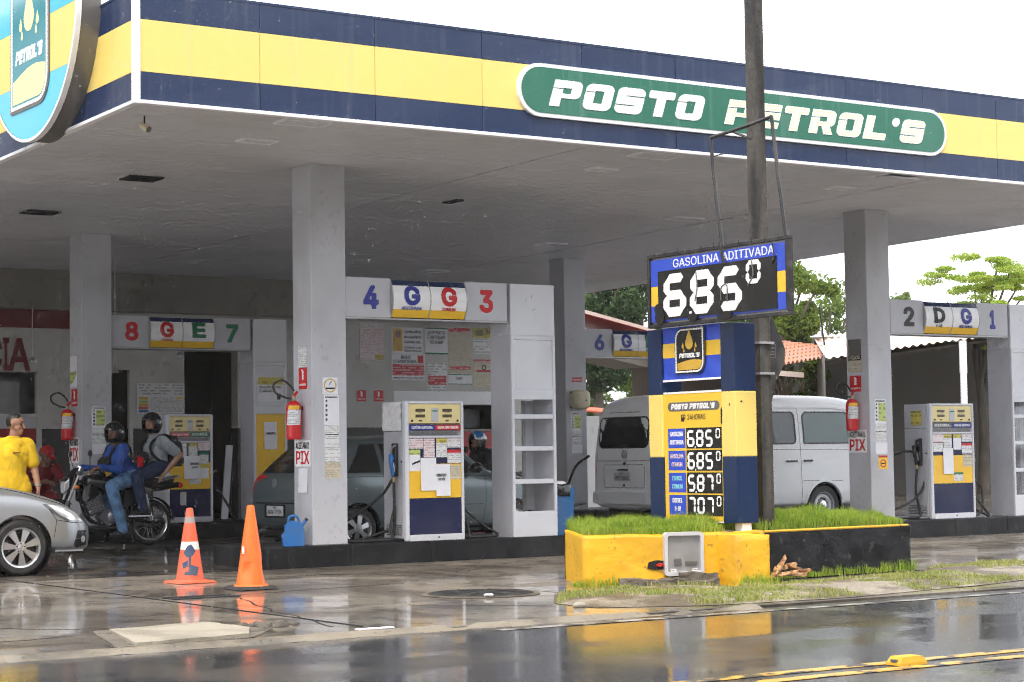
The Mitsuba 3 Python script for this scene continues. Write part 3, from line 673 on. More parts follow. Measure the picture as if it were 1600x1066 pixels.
def gantry(x0, xc0, xc1, y, zb, nums, fuels, what, base, filled=False, zt=3.235, zbm=2.78):
    """overhead number beam from the column to the cabinet tower"""
    k = thing('pump_gantry', f'white overhead beam reading {what}', 'sign')
    F = FY(y); L = xc0 - x0
    ca, cb = x0 + L * .272, x0 + L * .712; cm = (ca + cb) / 2
    part(k, 'left_panel', F.box(x0 + .003, ca - .012, zbm, zt, -.34, 0, .008), 'grey_panel')
    part(k, 'right_panel', F.box(cb + .012, xc0 - .045, zbm, zt, -.34, 0, .008), 'grey_panel')
    part(k, 'spine', F.box(ca - .011, cb + .011, zbm + .02, zt - .05, -.30, -.05), 'grey_plastic')
    part(k, 'lower_trim', F.box(x0 + .004, xc0 - .045, zbm - .016, zbm - .001, -.30, -.01), 'galvanised')
    # bowed middle panels
    hb = zt - zbm; N = 14
    prof = [(zbm + .012 + (hb - .03) * i / N, -.035 + .085 * math.sin(math.pi * (i + .8) / (N + 1.6))) for i in range(N + 1)]
    for (a, b), (lt, ink, sub) in zip(((ca, cm - .006), (cm + .006, cb)), fuels):
        e = None
        for nm, i0, i1, mt in (('yellow_band', 0, 3, 'yellow_pump'), ('white_field', 3, 12, 'white_vinyl'), ('navy_band', 12, N, 'navy_paint')):
            V = [];
            for (z, d) in prof[i0:i1 + 1]: V += [[a, z, d], [b, z, d]]
            V += [[a, prof[i1][0], -.05], [b, prof[i1][0], -.05], [a, prof[i0][0], -.05], [b, prof[i0][0], -.05]]
            n = i1 - i0 + 3; Fc = []
            for i in range(n):
                p, q = 2 * i, 2 * ((i + 1) % n); Fc += [[p, p + 1, q + 1], [p, q + 1, q]]
            part(k, nm, F.put(trimesh.Trimesh(np.array(V, float), Fc, process=False)), mt, 40)
        def bow(m):
            m = m.copy(); z = m.vertices[:, 1]; m.vertices[:, 2] += np.interp(z, [p[0] for p in prof], [p[1] for p in prof]); return m
        def btext(t, h, zz, mt, nm, w=None):
            mm = meshkit.text_mesh(t, h, .004, True); x_0, x_1 = mm.bounds[:, 0]; mm.apply_translation((-(x_0 + x_1) / 2, 0, 0))
            if w: mm.vertices[:, 0] *= w / (x_1 - x_0)
            mm = trimesh.Trimesh(*trimesh.remesh.subdivide_to_size(mm.vertices, mm.faces, .05)); mm.apply_translation(((a + b) / 2, zz, .004)); mm = F.put(bow(mm)); part(k, nm, bold(mm, .010, (0, -1, 0)) if h > .1 else mm, mt)
        btext(lt, .19, zbm + .168, ink, 'fuel_letter', .19)
        if sub: btext(sub, .034, zbm + .100, ink, 'fuel_name')
    for a in (ca - .008, cm, cb + .008):
        V = [(a - .008, zbm + .004, -.06)] + [(a - .008, z, d + .006) for z, d in prof] + [(a - .008, zt, -.06)]
        P = sg.Polygon([(z, d) for _, z, d in V]); m = extr(P, .012)      # rib in z-d, thickness along x
        v = m.vertices.copy(); m.vertices = np.stack([a - .006 + v[:, 2], v[:, 0], v[:, 1]], 1); m.invert() if m.volume < 0 else None
        part(k, 'rib', F.put(m), 'galvanised')
    (n1, i1), (n2, i2) = nums
    part(k, 'number', bold(F.text(n1, .235, (x0 + ca) / 2 + .03, zbm + .115, .003, width=.18), .010, (0, -1, 0)), i1)
    part(k, 'number', bold(F.text(n2, .235, (cb + xc0) / 2 - .02, zbm + .115, .003, width=.17 if n2 != '1' else .09), .010, (0, -1, 0)), i2)
    if base is None: return k
    # cabinet tower
    c = thing('display_cabinet', base, 'cabinet'); w = xc1 - xc0; D = .45
    part(c, 'left_side', F.box(xc0, xc0 + .03, zb + .002, zt - .01, -D, -.012), 'grey_panel')
    part(c, 'right_side', F.box(xc1 - .03, xc1, zb + .002, zt - .01, -D, -.012), 'grey_panel')
    part(c, 'head_panel', F.box(xc0, xc1, 2.62, zt, -D, 0, .006), 'white_panel')
    part(c, 'upper_panel', F.box(xc0 + .036, xc1 - .036, 1.98, 2.57, -.03, -.012), 'white_panel')
    part(c, 'base_panel', F.box(xc0, xc1, zb, zb + .30, -.03, .006, .005), 'white_panel')
    part(c, 'stile', F.box(xc0, xc0 + .035, zb + .301, 2.619, -.03, .006, .004), 'white_panel')
    part(c, 'stile', F.box(xc1 - .035, xc1, zb + .301, 2.619, -.03, .006, .004), 'white_panel')
    part(c, 'rail', F.box(xc0 + .036, xc1 - .036, 2.571, 2.619, -.03, .004, .003), 'white_panel')
    part(c, 'rail', F.box(xc0 + .036, xc1 - .036, 1.86, 1.979, -.03, .004, .003), 'white_panel')
    if filled:
        part(c, 'yellow_door', F.box(xc0 + .036, xc1 - .036, zb + .305, 1.855, -.03, .0, .004), 'yellow_pump')
        part(c, 'upper_back', F.box(xc0 + .04, xc1 - .04, 1.99, 2.56, -.10, -.06), 'grey_panel')
    else:
        zs = [zb + .305, zb + .68, zb + 1.07, zb + 1.45, 1.855]
        for z in zs[1:4]:
            part(c, 'shelf', F.box(xc0 + .036, xc1 - .036, z - .055, z, -D + .03, -.002, .004), 'white_panel')
        for a, b in zip(zs[:-1], zs[1:]):
            part(c, 'pane', F.poly(sg.box(xc0 + .037, a + .004, xc1 - .037, b - .06), -.010, -.0095), 'pane_glass')
        part(c, 'back_frame', F.box(xc1 - .20, xc1 - .16, zb + .30, 1.86, -D, -D + .03), 'galvanised')
        part(c, 'back_pane', F.poly(sg.box(xc0 + .04, zb + .31, xc1 - .2, 1.855), -D + .012, -D + .0125), 'pane_glass')
        part(c, 'back_sheet', F.box(xc1 - .158, xc1 - .031, zb + .305, 1.855, -D, -D + .012), 'white_panel')
        for (a, b, ang) in ((.22, 3.05, .4), (.30, 3.09, -.3), (.33, 2.93, 1.2)):
            if y < 20: part(c, 'scuff_mark', rot(F.box(xc0 + a, xc0 + a + .004, b - .02, b + .02, .0005, .002), ang, [0, 1, 0], (xc0 + a, y, b)), 'ink_black')
    return k
gantry(10.70, 12.93, 13.56, 19.45, .235, (('4', 'ink_blue'), ('3', 'ink_red')), (('G', 'ink_blue', 'ADITIVADA'), ('G', 'ink_red', 'COMUM')), '4 G G 3 over the left front pump', 'pale grey display cabinet with empty glass shelves beside the blue bin')
gantry(19.27, 21.63, 22.40, 19.60, .235, (('2', 'ink_black'), ('1', 'ink_blue')), (('D', 'ink_black', 'S-10'), ('G', 'ink_blue', 'ADITIVADA')), '2 D G 1 over the right front pump', 'grey cabinet with glass shelves at the right edge of the photo', zt=3.265, zbm=2.80)
gantry(10.645, 12.88, 13.42, 26.2, .30, (('8', 'ink_red'), ('7', 'ink_green')), (('G', 'ink_red', 'COMUM'), ('E', 'ink_green', '')), '8 G E 7 over the rear pump behind the riders', 'grey cabinet with a yellow lower door behind the teal car', filled=True, zt=3.255, zbm=2.80)
gantry(18.825, 21.08, 21.7, 26.2, .30, (('6', 'ink_blue'), ('5', 'ink_green')), (('G', 'ink_blue', 'ADITIVADA'), ('E', 'ink_green', 'COMUM')), '6 G E beside the column with the soap dispenser', None, zt=3.255, zbm=2.80)

def sheetlet(k, F, a, b, w, h, d, mat='print_white', nm='notice', head=None, headh=.25, hm='ink_red', curl=0.):
    m = box(a, a + w, b, b + h, d, d + .0015)
    e = part(k, nm, F.put(m), mat)
    if head: part(e, 'heading', F.box(a, a + w, b + h * (1 - headh), b + h, d + .0018, d + .0026), head)
    return e
def loose_paper(F, a, b, w, h, d, seed=1):
    n = 7; V = []; Fc = []
    r = np.random.default_rng(seed)
    for j in range(n):
        for i in range(5):
            x, y = i / 4, j / (n - 1); V.append([a + w * x + .004 * (r.random() - .5), b + h * y, d + .004 + .014 * (1 - y) * (.3 + .7 * meshkit.noise(np.array([[x * 3 + seed, y * 3, 0]]))[0])])
    for j in range(n - 1):
        for i in range(4): q = j * 5 + i; Fc += [[q, q + 1, q + 6], [q, q + 6, q + 5]]
    return F.put(trimesh.Trimesh(np.array(V), Fc, process=False))

def pump(x0, x1, y, zb, lab, bands, sheets, ht=1.60, film=False, dim=False):
    F = FY(y); w = x1 - x0; D = .50
    k = thing('fuel_pump', lab, 'fuel pump'); z1 = zb + ht
    s = ht / 1.6; Z = lambda v: zb + v * s
    part(k, 'side_casing', F.box(x0 + .004, x1 - .004, zb + .03, z1 - .004, -D, -.062, .008), 'grey_panel')
    part(k, 'left_post', F.box(x0, x0 + .052, zb, z1, -.06, .012, .014), 'white_panel')
    part(k, 'right_post', F.box(x1 - .036, x1, zb, z1, -.06, .012, .012), 'white_panel')
    part(k, 'top_rail', F.box(x0 + .053, x1 - .037, z1 - .03, z1, -.06, .010, .006), 'white_panel')
    part(k, 'plinth', F.box(x0 + .053, x1 - .037, zb, zb + .075, -.06, .008, .005), 'white_panel')
    a, b = x0 + .055, x1 - .04; W = b - a
    dp = part(k, 'display_panel', F.box(a, b, Z(1.345), z1 - .032, -.05, -.004, .004), 'pump_cream')
    for q in (.22, .74):
        for zz in (1.495, 1.43):
            part(dp, 'readout', F.box(a + W * (q - .09), a + W * (q + .09), Z(zz - .017), Z(zz + .017), -.0035, .001), 'lcd')
        part(dp, 'price_readout', F.box(a + W * (q - .03), a + W * (q + .03), Z(1.367), Z(1.383), -.0035, .0005), 'lcd')
        part(dp, 'caption', F.box(a + W * (q - .05), a + W * (q + .06), Z(1.465), Z(1.470), -.0035, -.003), 'grey_plastic')
    part(dp, 'keypad', F.box(a + W * .435, a + W * .565, Z(1.362), Z(1.52), -.0035, .002), 'grey_panel')
    part(dp, 'keypad_screen', F.box(a + W * .45, a + W * .55, Z(1.48), Z(1.495), .0022, .003), 'ink_green')
    for q in (.06, .94): part(dp, 'lock', F.put(trimesh.creation.cylinder(.013, .01, sections=14, transform=trimesh.transformations.translation_matrix((a + W * q, Z(1.375), 0)))), 'black_plastic')
    for (t, mt), (p, q) in zip(bands, ((0, .5), (.5, 1))):
        e = part(k, 'fuel_band', F.box(a + W * p + .002, a + W * q - .002, Z(1.268), Z(1.325), -.04, .0, .003), mt)
        part(e, 'fuel_name', F.text(t, .030, a + W * (p + q) / 2, Z(1.283), .0003, width=W * .40), 'white_vinyl')
    part(k, 'louvre', F.box(a, b, Z(1.205), Z(1.262), -.05, -.03), 'galvanised')
    for q in range(3): part(k, 'louvre_slat', F.box(a + .02, b - .03, Z(1.212 + .016 * q), Z(1.222 + .016 * q), -.03, -.018), 'grey_plastic')
    part(k, 'mid_rail', F.box(a, b, Z(1.178), Z(1.202), -.05, .004, .003), 'white_panel')
    nv = part(k, 'upper_navy_panel', F.box(a, b, Z(.88), Z(1.176), -.05, -.004), 'navy_pump')
    part(k, 'yellow_panel', F.box(a, b, Z(.49), Z(.879), -.05, -.004), 'yellow_pump')
    part(k, 'lower_navy_panel', F.box(a, b, zb + .077, Z(.489), -.05, -.004), 'navy_pump')
    part(k, 'bolt', F.put(mv(trimesh.creation.cylinder(.010, .012, sections=10), (x0 + w * .55, zb + .04, .008))), 'black_plastic')
    for (p, z0_, ww, hh, mt, hd) in sheets:
        if mt == 'loose': part(k, 'loose_paper', loose_paper(F, a + W * p, Z(z0_), W * ww, hh * s, -.002, int(p * 100)), 'paper', True, double=True) if False else part(k, 'loose_paper', loose_paper(F, a + W * p, Z(z0_), W * ww, hh * s, -.001, int(p * 100) + 1), 'paper', True)
        else: sheetlet(k, F, a + W * p, Z(z0_), W * ww, hh * s, -.0035, mt, 'sticker', hd, .24)
    # left side: holster, nozzle, hose, vents
    G = FX(x0 + .004)
    yn = y + .20
    part(k, 'side_seam', G.box(-(y + D - .01), -(y + .065), Z(1.255), Z(1.262), 0, .0025), 'grey_plastic')
    part(k, 'holster', G.box(-(yn + .05), -(yn - .05), Z(.74), Z(1.12), .001, .045, .012), 'black_plastic')
    for q in range(6): part(k, 'vent_slot', G.box(-(y + D - .05), -(y + .10), zb + .07 + .022 * q, zb + .078 + .022 * q, .0005, .003), 'black_plastic')
    part(k, 'casing_lock', G.box(-(y + .10), -(y + .07), Z(.90), Z(.92), .0, .006), 'black_plastic')
    if film:
        n, mW, Vs, Fs = 14, 10, [], []
        for j in range(n):
            for i in range(mW):
                al, be = i / (mW - 1), j / (n - 1)
                dd = .006 + .022 * abs(math.sin(9 * be + 6 * al + 3 * math.sin(5 * al))) * meshkit.noise(np.array([[al * 4, be * 5, 2.]]))[0]
                Vs.append([-(y + D - .005) + al * (D - .07), Z(1.265) + be * (z1 - Z(1.27)), dd])
        for j in range(n - 1):
            for i in range(mW - 1): q = j * mW + i; Fs += [[q, q + 1, q + mW + 1], [q, q + mW + 1, q + mW]]
        part(k, 'plastic_film', G.put(trimesh.Trimesh(np.array(Vs), Fs, process=False)), 'white_vinyl', label='creased white plastic film taped over the pump side')
    return k
S1 = [(.0, 1.055, .27, .115, 'print_pink', None), (.28, .955, .21, .215, 'print_pink', None), (.52, .955, .21, .215, 'print_white', 'print_ochre'), (.735, 1.065, .265, .105, 'print_white', 'print_pink'),
      (.0, .80, .21, .245, 'paper', 'print_lime'), (.735, .885, .265, .155, 'print_white', 'ink_red'), (.76, .70, .22, .165, 'print_cream', None), (.21, .575, .30, .375, 'loose', None), (.50, .51, .28, .365, 'loose', None)]
p1 = pump(11.46, 12.25, 19.45, .236, 'yellow, navy and white fuel pump left of the display cabinet, with two loose white papers', (('GASOLINA ADITIVADA', 'ink_blue'), ('GASOLINA COMUM', 'ink_red')), S1, film=True)
fw_ = FY(19.45)
part(p1, 'printed_words', fw_.text('DINHEIRO', .030, 11.935, .236 + .735, .0135, width=.13), 'ink_black'); part(p1, 'printed_words', fw_.text('OU PIX', .026, 11.94, .236 + .69, .0135, width=.09), 'ink_black')
# cleaning picture on the lower left sticker
for q in ((.04, .905), (.10, .925)): part(p1, 'pictogram', fw_.poly(sa.rotate(sg.box(11.53 + q[0] - .02, .21 + q[1], 11.53 + q[0] + .045, .21 + q[1] + .022), 25), -.0018, -.001), 'ink_black')
S2 = [(.0, 1.06, .27, .11, 'print_pink', None), (.0, .93, .25, .12, 'print_white', None), (.27, .96, .21, .21, 'print_white', 'print_ochre'), (.52, .955, .20, .215, 'paper', 'print_ochre'), (.735, 1.065, .265, .105, 'print_white', 'print_pink'),
      (.735, .90, .265, .145, 'print_white', 'ink_red'), (.76, .72, .24, .165, 'print_cream', None), (.51, .52, .24, .12, 'print_white', 'ink_green'), (.24, .62, .26, .36, 'loose', None)]
p2 = pump(19.97, 20.83, 19.60, .236, 'yellow, navy and grey fuel pump at the far right, with one loose white paper', (('DIESEL', 'grey_plastic'), ('GASOLINA ADITIVADA', 'ink_blue')), S2)
part(p2, 'yellow_warning_sticker', FX(19.97).box(-(19.60 + .36), -(19.60 + .16), 1.54, 1.74, .0, .0015), 'print_ochre')
S3 = [(.20, .955, .21, .215, 'print_white', None), (.46, .955, .22, .215, 'print_white', 'print_ochre'), (.70, 1.06, .29, .115, 'print_pink', None), (.735, .86, .22, .18, 'print_white', 'ink_green'), (.735, .645, .22, .2, 'paper', 'print_ochre'),
      (.47, .565, .29, .07, 'print_white', None), (.34, .64, .40, .34, 'loose', None)]
p3 = pump(11.50, 12.22, 26.2, .31, 'fuel pump behind the pillion rider, with red and green fuel bands', (('GASOLINA COMUM', 'ink_red'), ('ETANOL', 'ink_green')), S3, ht=1.545)
F26 = FY(26.2)
part(p3, 'printed_words', F26.text('DINHEIRO', .030, 11.93, 1.13, .0135, width=.14), 'ink_black'); part(p3, 'printed_words', F26.text('OU PIX', .026, 11.93, 1.08, .0135, width=.09), 'ink_black')

def nozzle(x, y, z, body, lab, s=1.):
    """hung beside the holster: spout up, lever, hose stub"""
    t = thing('fuel_nozzle', lab, 'nozzle')
    part(t, 'grip', tube([(x, y - .02, z - .13), (x - .01, y - .01, z - .02), (x - .015, y, z + .06), (x - .005, y + .03, z + .13)], [.024, .03, .034, .026], 10, 5), body, True)
    part(t, 'spout', tube([(x - .005, y + .03, z + .13), (x, y + .02, z + .20), (x + .02, y - .04, z + .235)], .012, 8, 5), 'steel', True)
    part(t, 'guard', tube([(x - .01, y - .03, z + .06), (x - .03, y - .10, z + .03), (x - .02, y - .10, z - .08), (x, y - .03, z - .12)], .011, 8, 5), 'black_plastic', True)
    part(t, 'lever', bar((x - .012, y - .03, z + .05), (x - .015, y - .07, z - .07), .012), 'steel')
    part(t, 'swivel', cyl((x, y - .02, z - .13), (x, y - .02, z - .185), .02, .017), 'brass')
nozzle(11.40, 19.63, 1.10, 'jug_blue', 'blue fuel nozzle hanging on the left front pump')
nozzle(19.90, 19.82, 1.12, 'black_plastic', 'black fuel nozzle hanging on the right front pump')
def hose(P, lab, r=.017, n=8): return obj('fuel_hose', tube(P, r, 9, n), 'black_rubber', lab, 'hose', smooth=True)
hose([(11.40, 19.61, .92), (11.41, 19.62, .7), (11.42, 19.64, .42), (11.40, 19.66, .28), (11.25, 19.62, .262), (11.02, 19.58, .258), (10.9, 19.7, .26), (11.1, 19.86, .262), (11.44, 19.80, .36)], 'black hose hanging from the blue nozzle and coiling on the kerb')
hose([(11.40, 19.63, .95), (11.30, 19.75, .75), (11.05, 19.95, .52), (10.85, 20.1, .40), (10.75, 20.25, .28)], 'black hose slanting left from the blue nozzle towards the teal car')
hose([(11.45, 19.68, .62), (11.36, 19.62, .42), (11.33, 19.55, .275), (11.2, 19.56, .262), (10.95, 19.52, .26), (10.78, 19.60, .258)], 'black hose lying on the kerb between the column and the pump')
hose([(12.26, 19.70, 1.0), (12.30, 19.68, .75), (12.40, 19.66, .45), (12.42, 19.62, .27), (12.36, 19.60, .262), (12.28, 19.64, .30)], 'black hose hanging straight down right of the left front pump')
hose([(12.26, 19.78, .95), (12.36, 19.74, .66), (12.62, 19.66, .40), (12.80, 19.60, .275), (12.6, 19.52, .262), (12.34, 19.50, .258)], 'black hose slanting right to the foot of the display cabinet')
hose([(19.90, 19.80, .93), (19.87, 19.80, .6), (19.92, 19.78, .36), (19.86, 19.74, .27), (19.66, 19.72, .262), (19.50, 19.75, .262)], 'black hose dropping from the black nozzle to the kerb')
hose([(19.62, 20.3, .98), (19.78, 20.0, 1.16), (19.95, 19.85, 1.14), (20.0, 19.75, .90), (19.95, 19.75, .66), (19.72, 19.72, .50), (19.45, 19.74, .40), (19.30, 19.8, .36)], 'black hose looping in a wide arc over the right front pump side')
hose([(20.84, 19.86, .42), (20.98, 19.78, .36), (21.12, 19.72, .28), (21.20, 19.70, .262), (21.06, 19.80, .50), (20.93, 19.84, .66), (21.03, 19.84, .74), (21.18, 19.82, .66), (21.16, 19.78, .40), (21.0, 19.7, .28), (20.86, 19.68, .262)], 'black hose standing in an upright loop right of the right front pump')
hose([(12.24, 26.4, .95), (12.42, 26.36, .7), (12.52, 26.3, .5), (12.55, 26.2, .34), (12.7, 26.22, .322)], 'black hose beside the rear pump near the dark doorway')

# ------------------------------------------------------------------ notices and things on the columns
def pix(k0, F, a, b, w, h):
    k = thing('payment_sign', k0, 'sign')
    part(k, 'board', F.box(a, a + w, b, b + h, .001, .004), 'white_vinyl')
    part(k, 'small_words', F.text('ACEITAMOS', h * .24, a + w / 2, b + h * .68, .0042, width=w * .90), 'ink_black')
    part(k, 'big_word', F.text('PIX', h * .48, a + w / 2, b + h * .10, .0042, width=w * .86), 'ink_red')
pix('white ACEITAMOS PIX sign on the column left of the teal car', FX(10.26), -19.83, 1.11, .36, .29)
pix('white ACEITAMOS PIX sign on the column behind the handlebars', FX(10.20), -26.57, 1.18, .36, .36)
pix('white ACEITAMOS PIX sign on the column behind the white van', FX(18.84), -20.02, 1.17, .35, .31)
def extinguisher(x, y, z, lab):
    """stands off the column's left face on a bracket"""
    k = thing('fire_extinguisher', lab, 'fire extinguisher')
    part(k, 'cylinder', lathe([(0, 0), (.070, 0), (.082, .012), (.085, .03), (.085, .36), (.078, .39), (.055, .415), (.028, .43), (0, .43)], 28, (x, y, z)), 'ext_red', 40)
    lb = lathe([(.0856, .16), (.0862, .16), (.0862, .33), (.0856, .33)], 28, (x, y, z)); c = np.array([x, y, 0]); tc = lb.triangles_center - c
    lb.update_faces((tc[:, 0] * -.45 + tc[:, 1] * -.89) > .045); part(k, 'label', lb, 'print_white', 40)
    lb = lathe([(.0856, .335), (.0862, .335), (.0862, .375), (.0856, .375)], 28, (x, y, z)); tc = lb.triangles_center - c
    lb.update_faces((tc[:, 0] * -.45 + tc[:, 1] * -.89) > .06); part(k, 'yellow_label', lb, 'yellow_pump', 40)
    part(k, 'valve', cyl((x, y, z + .425), (x, y, z + .475), .022), 'brass')
    part(k, 'handle', bar((x - .01, y - .01, z + .475), (x + .06, y + .03, z + .53), .018, .026), 'ext_red')
    part(k, 'lever', bar((x - .01, y - .01, z + .468), (x + .07, y + .03, z + .474), .016, .014), 'cream_plastic')
    part(k, 'gauge', cyl((x - .02, y - .025, z + .45), (x - .026, y - .045, z + .45), .017), 'steel')
    part(k, 'hose', tube([(x - .02, y, z + .455), (x - .10, y + .02, z + .47), (x - .20, y + .06, z + .53), (x - .20, y + .08, z + .62), (x - .10, y + .07, z + .66), (x - .01, y + .06, z + .60), (x + .03, y + .05, z + .54)], .012, 8, 7), 'black_rubber', True)
    part(k, 'bracket', box(x + .02, x + .11, y - .02, y + .02, z + .33, z + .37), 'black_plastic')
extinguisher(10.155, 19.66, 1.41, 'red fire extinguisher on the column left of the teal car')
extinguisher(10.095, 26.38, 1.50, 'red fire extinguisher on the column behind the two riders')
extinguisher(18.735, 19.83, 1.47, 'red fire extinguisher on the column in front of the white van')
def fire_sign(F, a, b, w, h, lab, grp=None, m='ext_red'):
    k = thing('fire_sign', lab, 'sign', grp)
    part(k, 'plate', F.box(a, a + w, b, b + h, .001, .004), m)
    part(k, 'pictogram', [F.box(a + w * .42, a + w * .60, b + h * .42, b + h * .84, .0042, .005), F.box(a + w * .36, a + w * .52, b + h * .85, b + h * .91, .0042, .005)], 'white_vinyl')
    part(k, 'words', F.text('EXTINTOR', h * .09, a + w / 2, b + h * .16, .0042, width=w * .8), 'white_vinyl')
fire_sign(FX(10.26), -19.73, 1.97, .19, .24, 'red extinguisher sign above the extinguisher left of the teal car')
fire_sign(FX(10.20), -26.49, 1.97, .22, .24, 'red extinguisher sign above the extinguisher behind the two riders')
fire_sign(FX(18.84), -19.97, 2.0, .22, .22, 'red extinguisher sign on the column in front of the white van')
fire_sign(FY(31.1), 17.33, 2.21, .19, .20, 'left of two small red extinguisher signs on the shop wall')
fire_sign(FY(31.1), 17.68, 2.21, .20, .20, 'right of two small red extinguisher signs on the shop wall')
def column_notice(F, a, b, w, h, lab, upper='print_lime'):
    k = thing('column_notice', lab, 'notice')
    part(k, 'rules_sheet', F.box(a, a + w, b + h * .55, b + h, .001, .003), 'paper')
    part(k, 'rules_panel', F.box(a + w * .32, a + w * .97, b + h * .60, b + h * .93, .0032, .004), upper)
    for q in range(5): part(k, 'symbol', F.poly(sg.Point(a + w * .16, b + h * (.63 + .07 * q)).buffer(w * .075, quad_segs=1 if q == 4 else 4), .0032, .004), 'ink_black')
    part(k, 'heading', F.text('RECOMENDACOES', w * .09, a + w / 2, b + h * .955, .0032, width=w * .8), 'ink_black')
    part(k, 'middle_sheet', F.box(a, a + w, b + h * .22, b + h * .545, .001, .003), 'print_white')
    part(k, 'black_bar', F.box(a + w * .03, a + w * .97, b + h * .40, b + h * .412, .0032, .0036), 'ink_black')
    part(k, 'lower_sheet', F.box(a + w * .02, a + w * 1.05, b, b + h * .21, .001, .003), 'print_white' if upper != 'print_lime' else 'paper')
column_notice(FY(19.43), 10.41, 1.16, .19, .74, 'tall strip of white safety notices on the column left of the pump', 'paper')
column_notice(FY(26.12), 10.35, 1.30, .20, .66, 'tall strip of white and lime notices on the column behind the riders')
column_notice(FY(19.60), 18.93, 1.15, .21, .74, 'tall strip of white and lime notices on the column right of the van')
column_notice(FY(26.12), 18.51, 1.22, .20, .66, 'strip of lime and white notices under the soap dispenser')
k = thing('no_smoking_sign', 'small square no smoking sign on the column left of the pump', 'sign'); Fp = FY(19.43)
part(k, 'sheet', Fp.box(10.395, 10.585, 1.905, 2.095, .001, .003), 'paper'); o = sg.Point(10.49, 2.005)
part(k, 'ring', Fp.poly(o.buffer(.078) - o.buffer(.066), .0032, .004), 'gold_ink')
part(k, 'cigarette', Fp.box(10.435, 10.545, 1.965, 1.983, .0032, .004), 'ink_black')
part(k, 'smoke', Fp.poly(sa.rotate(sg.box(10.485, 2.0, 10.495, 2.06), -35), .0032, .004), 'grey_plastic')
k = obj('yellowed_sheet', Fp.box(10.42, 10.61, .975, 1.15, .001, .003), 'print_cream', 'yellowed small sheet at the bottom of the notices left of the pump', 'notice')
Fl = FX(10.26)
obj('paper_sheet', loose_paper(Fl, -19.75, .82, .22, .27, 0, 5), 'paper', 'plain white paper taped below the PIX sign left of the teal car', 'paper', smooth=True)
obj('faded_sheet', Fl.box(-19.74, -19.54, 2.21, 2.45, .001, .0025), 'print_white', 'faded white sheet high on the column left of the teal car', 'notice')
k = thing('torn_poster', 'torn white and lime poster on the column behind the riders', 'poster')
Flb = FX(10.20); part(k, 'upper_piece', Flb.box(-26.54, -26.28, 2.46, 2.67, .001, .003), 'paper'); part(k, 'lime_piece', Flb.poly(sg.Polygon([(-26.54, 2.28), (-26.42, 2.32), (-26.3, 2.45), (-26.54, 2.45)]), .001, .0025), 'print_lime')
part(k, 'lower_piece', Flb.poly(sg.Polygon([(-26.535, 2.27), (-26.415, 2.31), (-26.285, 2.44), (-26.285, 2.26), (-26.32, 2.235), (-26.42, 2.25), (-26.5, 2.23)]), .001, .0025), 'paper')
k = thing('warning_notice', 'grey notice headed ATENCAO high on the column in front of the van', 'notice'); F3l = FX(18.84)
part(k, 'sheet', F3l.box(-19.99, -19.73, 2.27, 2.72, .001, .003), 'print_cream'); part(k, 'blank_top', F3l.box(-19.985, -19.735, 2.50, 2.715, .0032, .0036), 'drum_grey')
part(k, 'heading_bar', F3l.box(-19.985, -19.735, 2.43, 2.497, .0032, .004), 'ink_black'); part(k, 'heading', F3l.text('ATENÇÃO', .04, -19.86, 2.445, .0042, width=.21), 'print_cream')
k = thing('yellow_sticker', 'small yellow no smoking sticker low on the column right of the van', 'sign'); F3f = FY(19.60)
part(k, 'sheet', F3f.box(18.98, 19.15, .94, 1.13, .001, .003), 'yellow_pump'); o = sg.Point(19.065, 1.02)
part(k, 'ring', F3f.poly(o.buffer(.055) - o.buffer(.040), .0032, .004), 'ink_red'); part(k, 'bar', F3f.box(19.03, 19.10, 1.012, 1.028, .0032, .004), 'ink_black'); part(k, 'red_strip', F3f.box(18.98, 19.15, 1.10, 1.128, .0032, .004), 'ink_red')
F4 = FY(26.12)
k = thing('soap_dispenser', 'rounded cream plastic dispenser on the rear right column', 'dispenser')
sdm = trimesh.creation.icosphere(3, 1.); v = sdm.vertices; sdm.vertices = np.sign(v) * np.abs(v) ** .55 * [.165, .10, .16]; sdm.apply_translation((18.655, 26.06, 2.085))
part(k, 'housing', sdm, 'cream_plastic', True); part(k, 'button', cyl((18.70, 25.97, 2.07), (18.70, 25.955, 2.07), .016), 'grey_plastic'); part(k, 'back_plate', box(18.50, 18.80, 26.09, 26.118, 1.95, 2.22), 'grey_plastic')
obj('red_sticker', F4.box(18.54, 18.74, 2.37, 2.45, .001, .003), 'print_red', 'small red sticker above the soap dispenser', 'sticker')

# ------------------------------------------------------------------ shop behind
YW = 31.1
b = thing('shop_building', 'pale rendered station shop behind the rear pumps with dark lower wall', 'building')
WX = [(-6, 12.60), (13.05, 13.98), (14.98, 16.95), (17.05, 21.3)]
part(b, 'beam', box(-6, 21.35, 30.75, 31.9, 3.68, 4.5), 'concrete_band')
def wall(x0, x1, z0, z1, mt, y=YW, d=.25): part(b, 'wall', box(x0, x1, y, y + d, z0, z1), mt)
# piers and panels around the real openings
wall(-6, 11.62 - .16, 2.67, 3.679, 'wall_white'); wall(11.46, 12.60, 1.74, 3.679, 'wall_white'); wall(11.46, 12.60, .12, 1.739, 'wall_dado')
wall(12.601, 13.049, 2.78, 3.679, 'wall_white'); wall(13.05, 13.98, 1.74, 3.679, 'wall_white'); wall(13.05, 13.98, .12, 1.739, 'wall_dado')
wall(13.981, 14.979, 3.06, 3.679, 'wall_white'); wall(14.98, 16.95, 1.74, 3.679, 'wall_white'); wall(14.98, 16.95, .12, 1.739, 'wall_dado')
wall(16.951, 17.049, 3.2, 3.679, 'wall_white'); wall(17.05, 19.35, 1.74, 3.679, 'wall_white'); wall(17.05, 19.35, .12, 1.739, 'wall_dado')
wall(19.351, 20.55, 2.15, 3.679, 'wall_white'); wall(20.551, 21.3, .12, 3.679, 'wall_white')
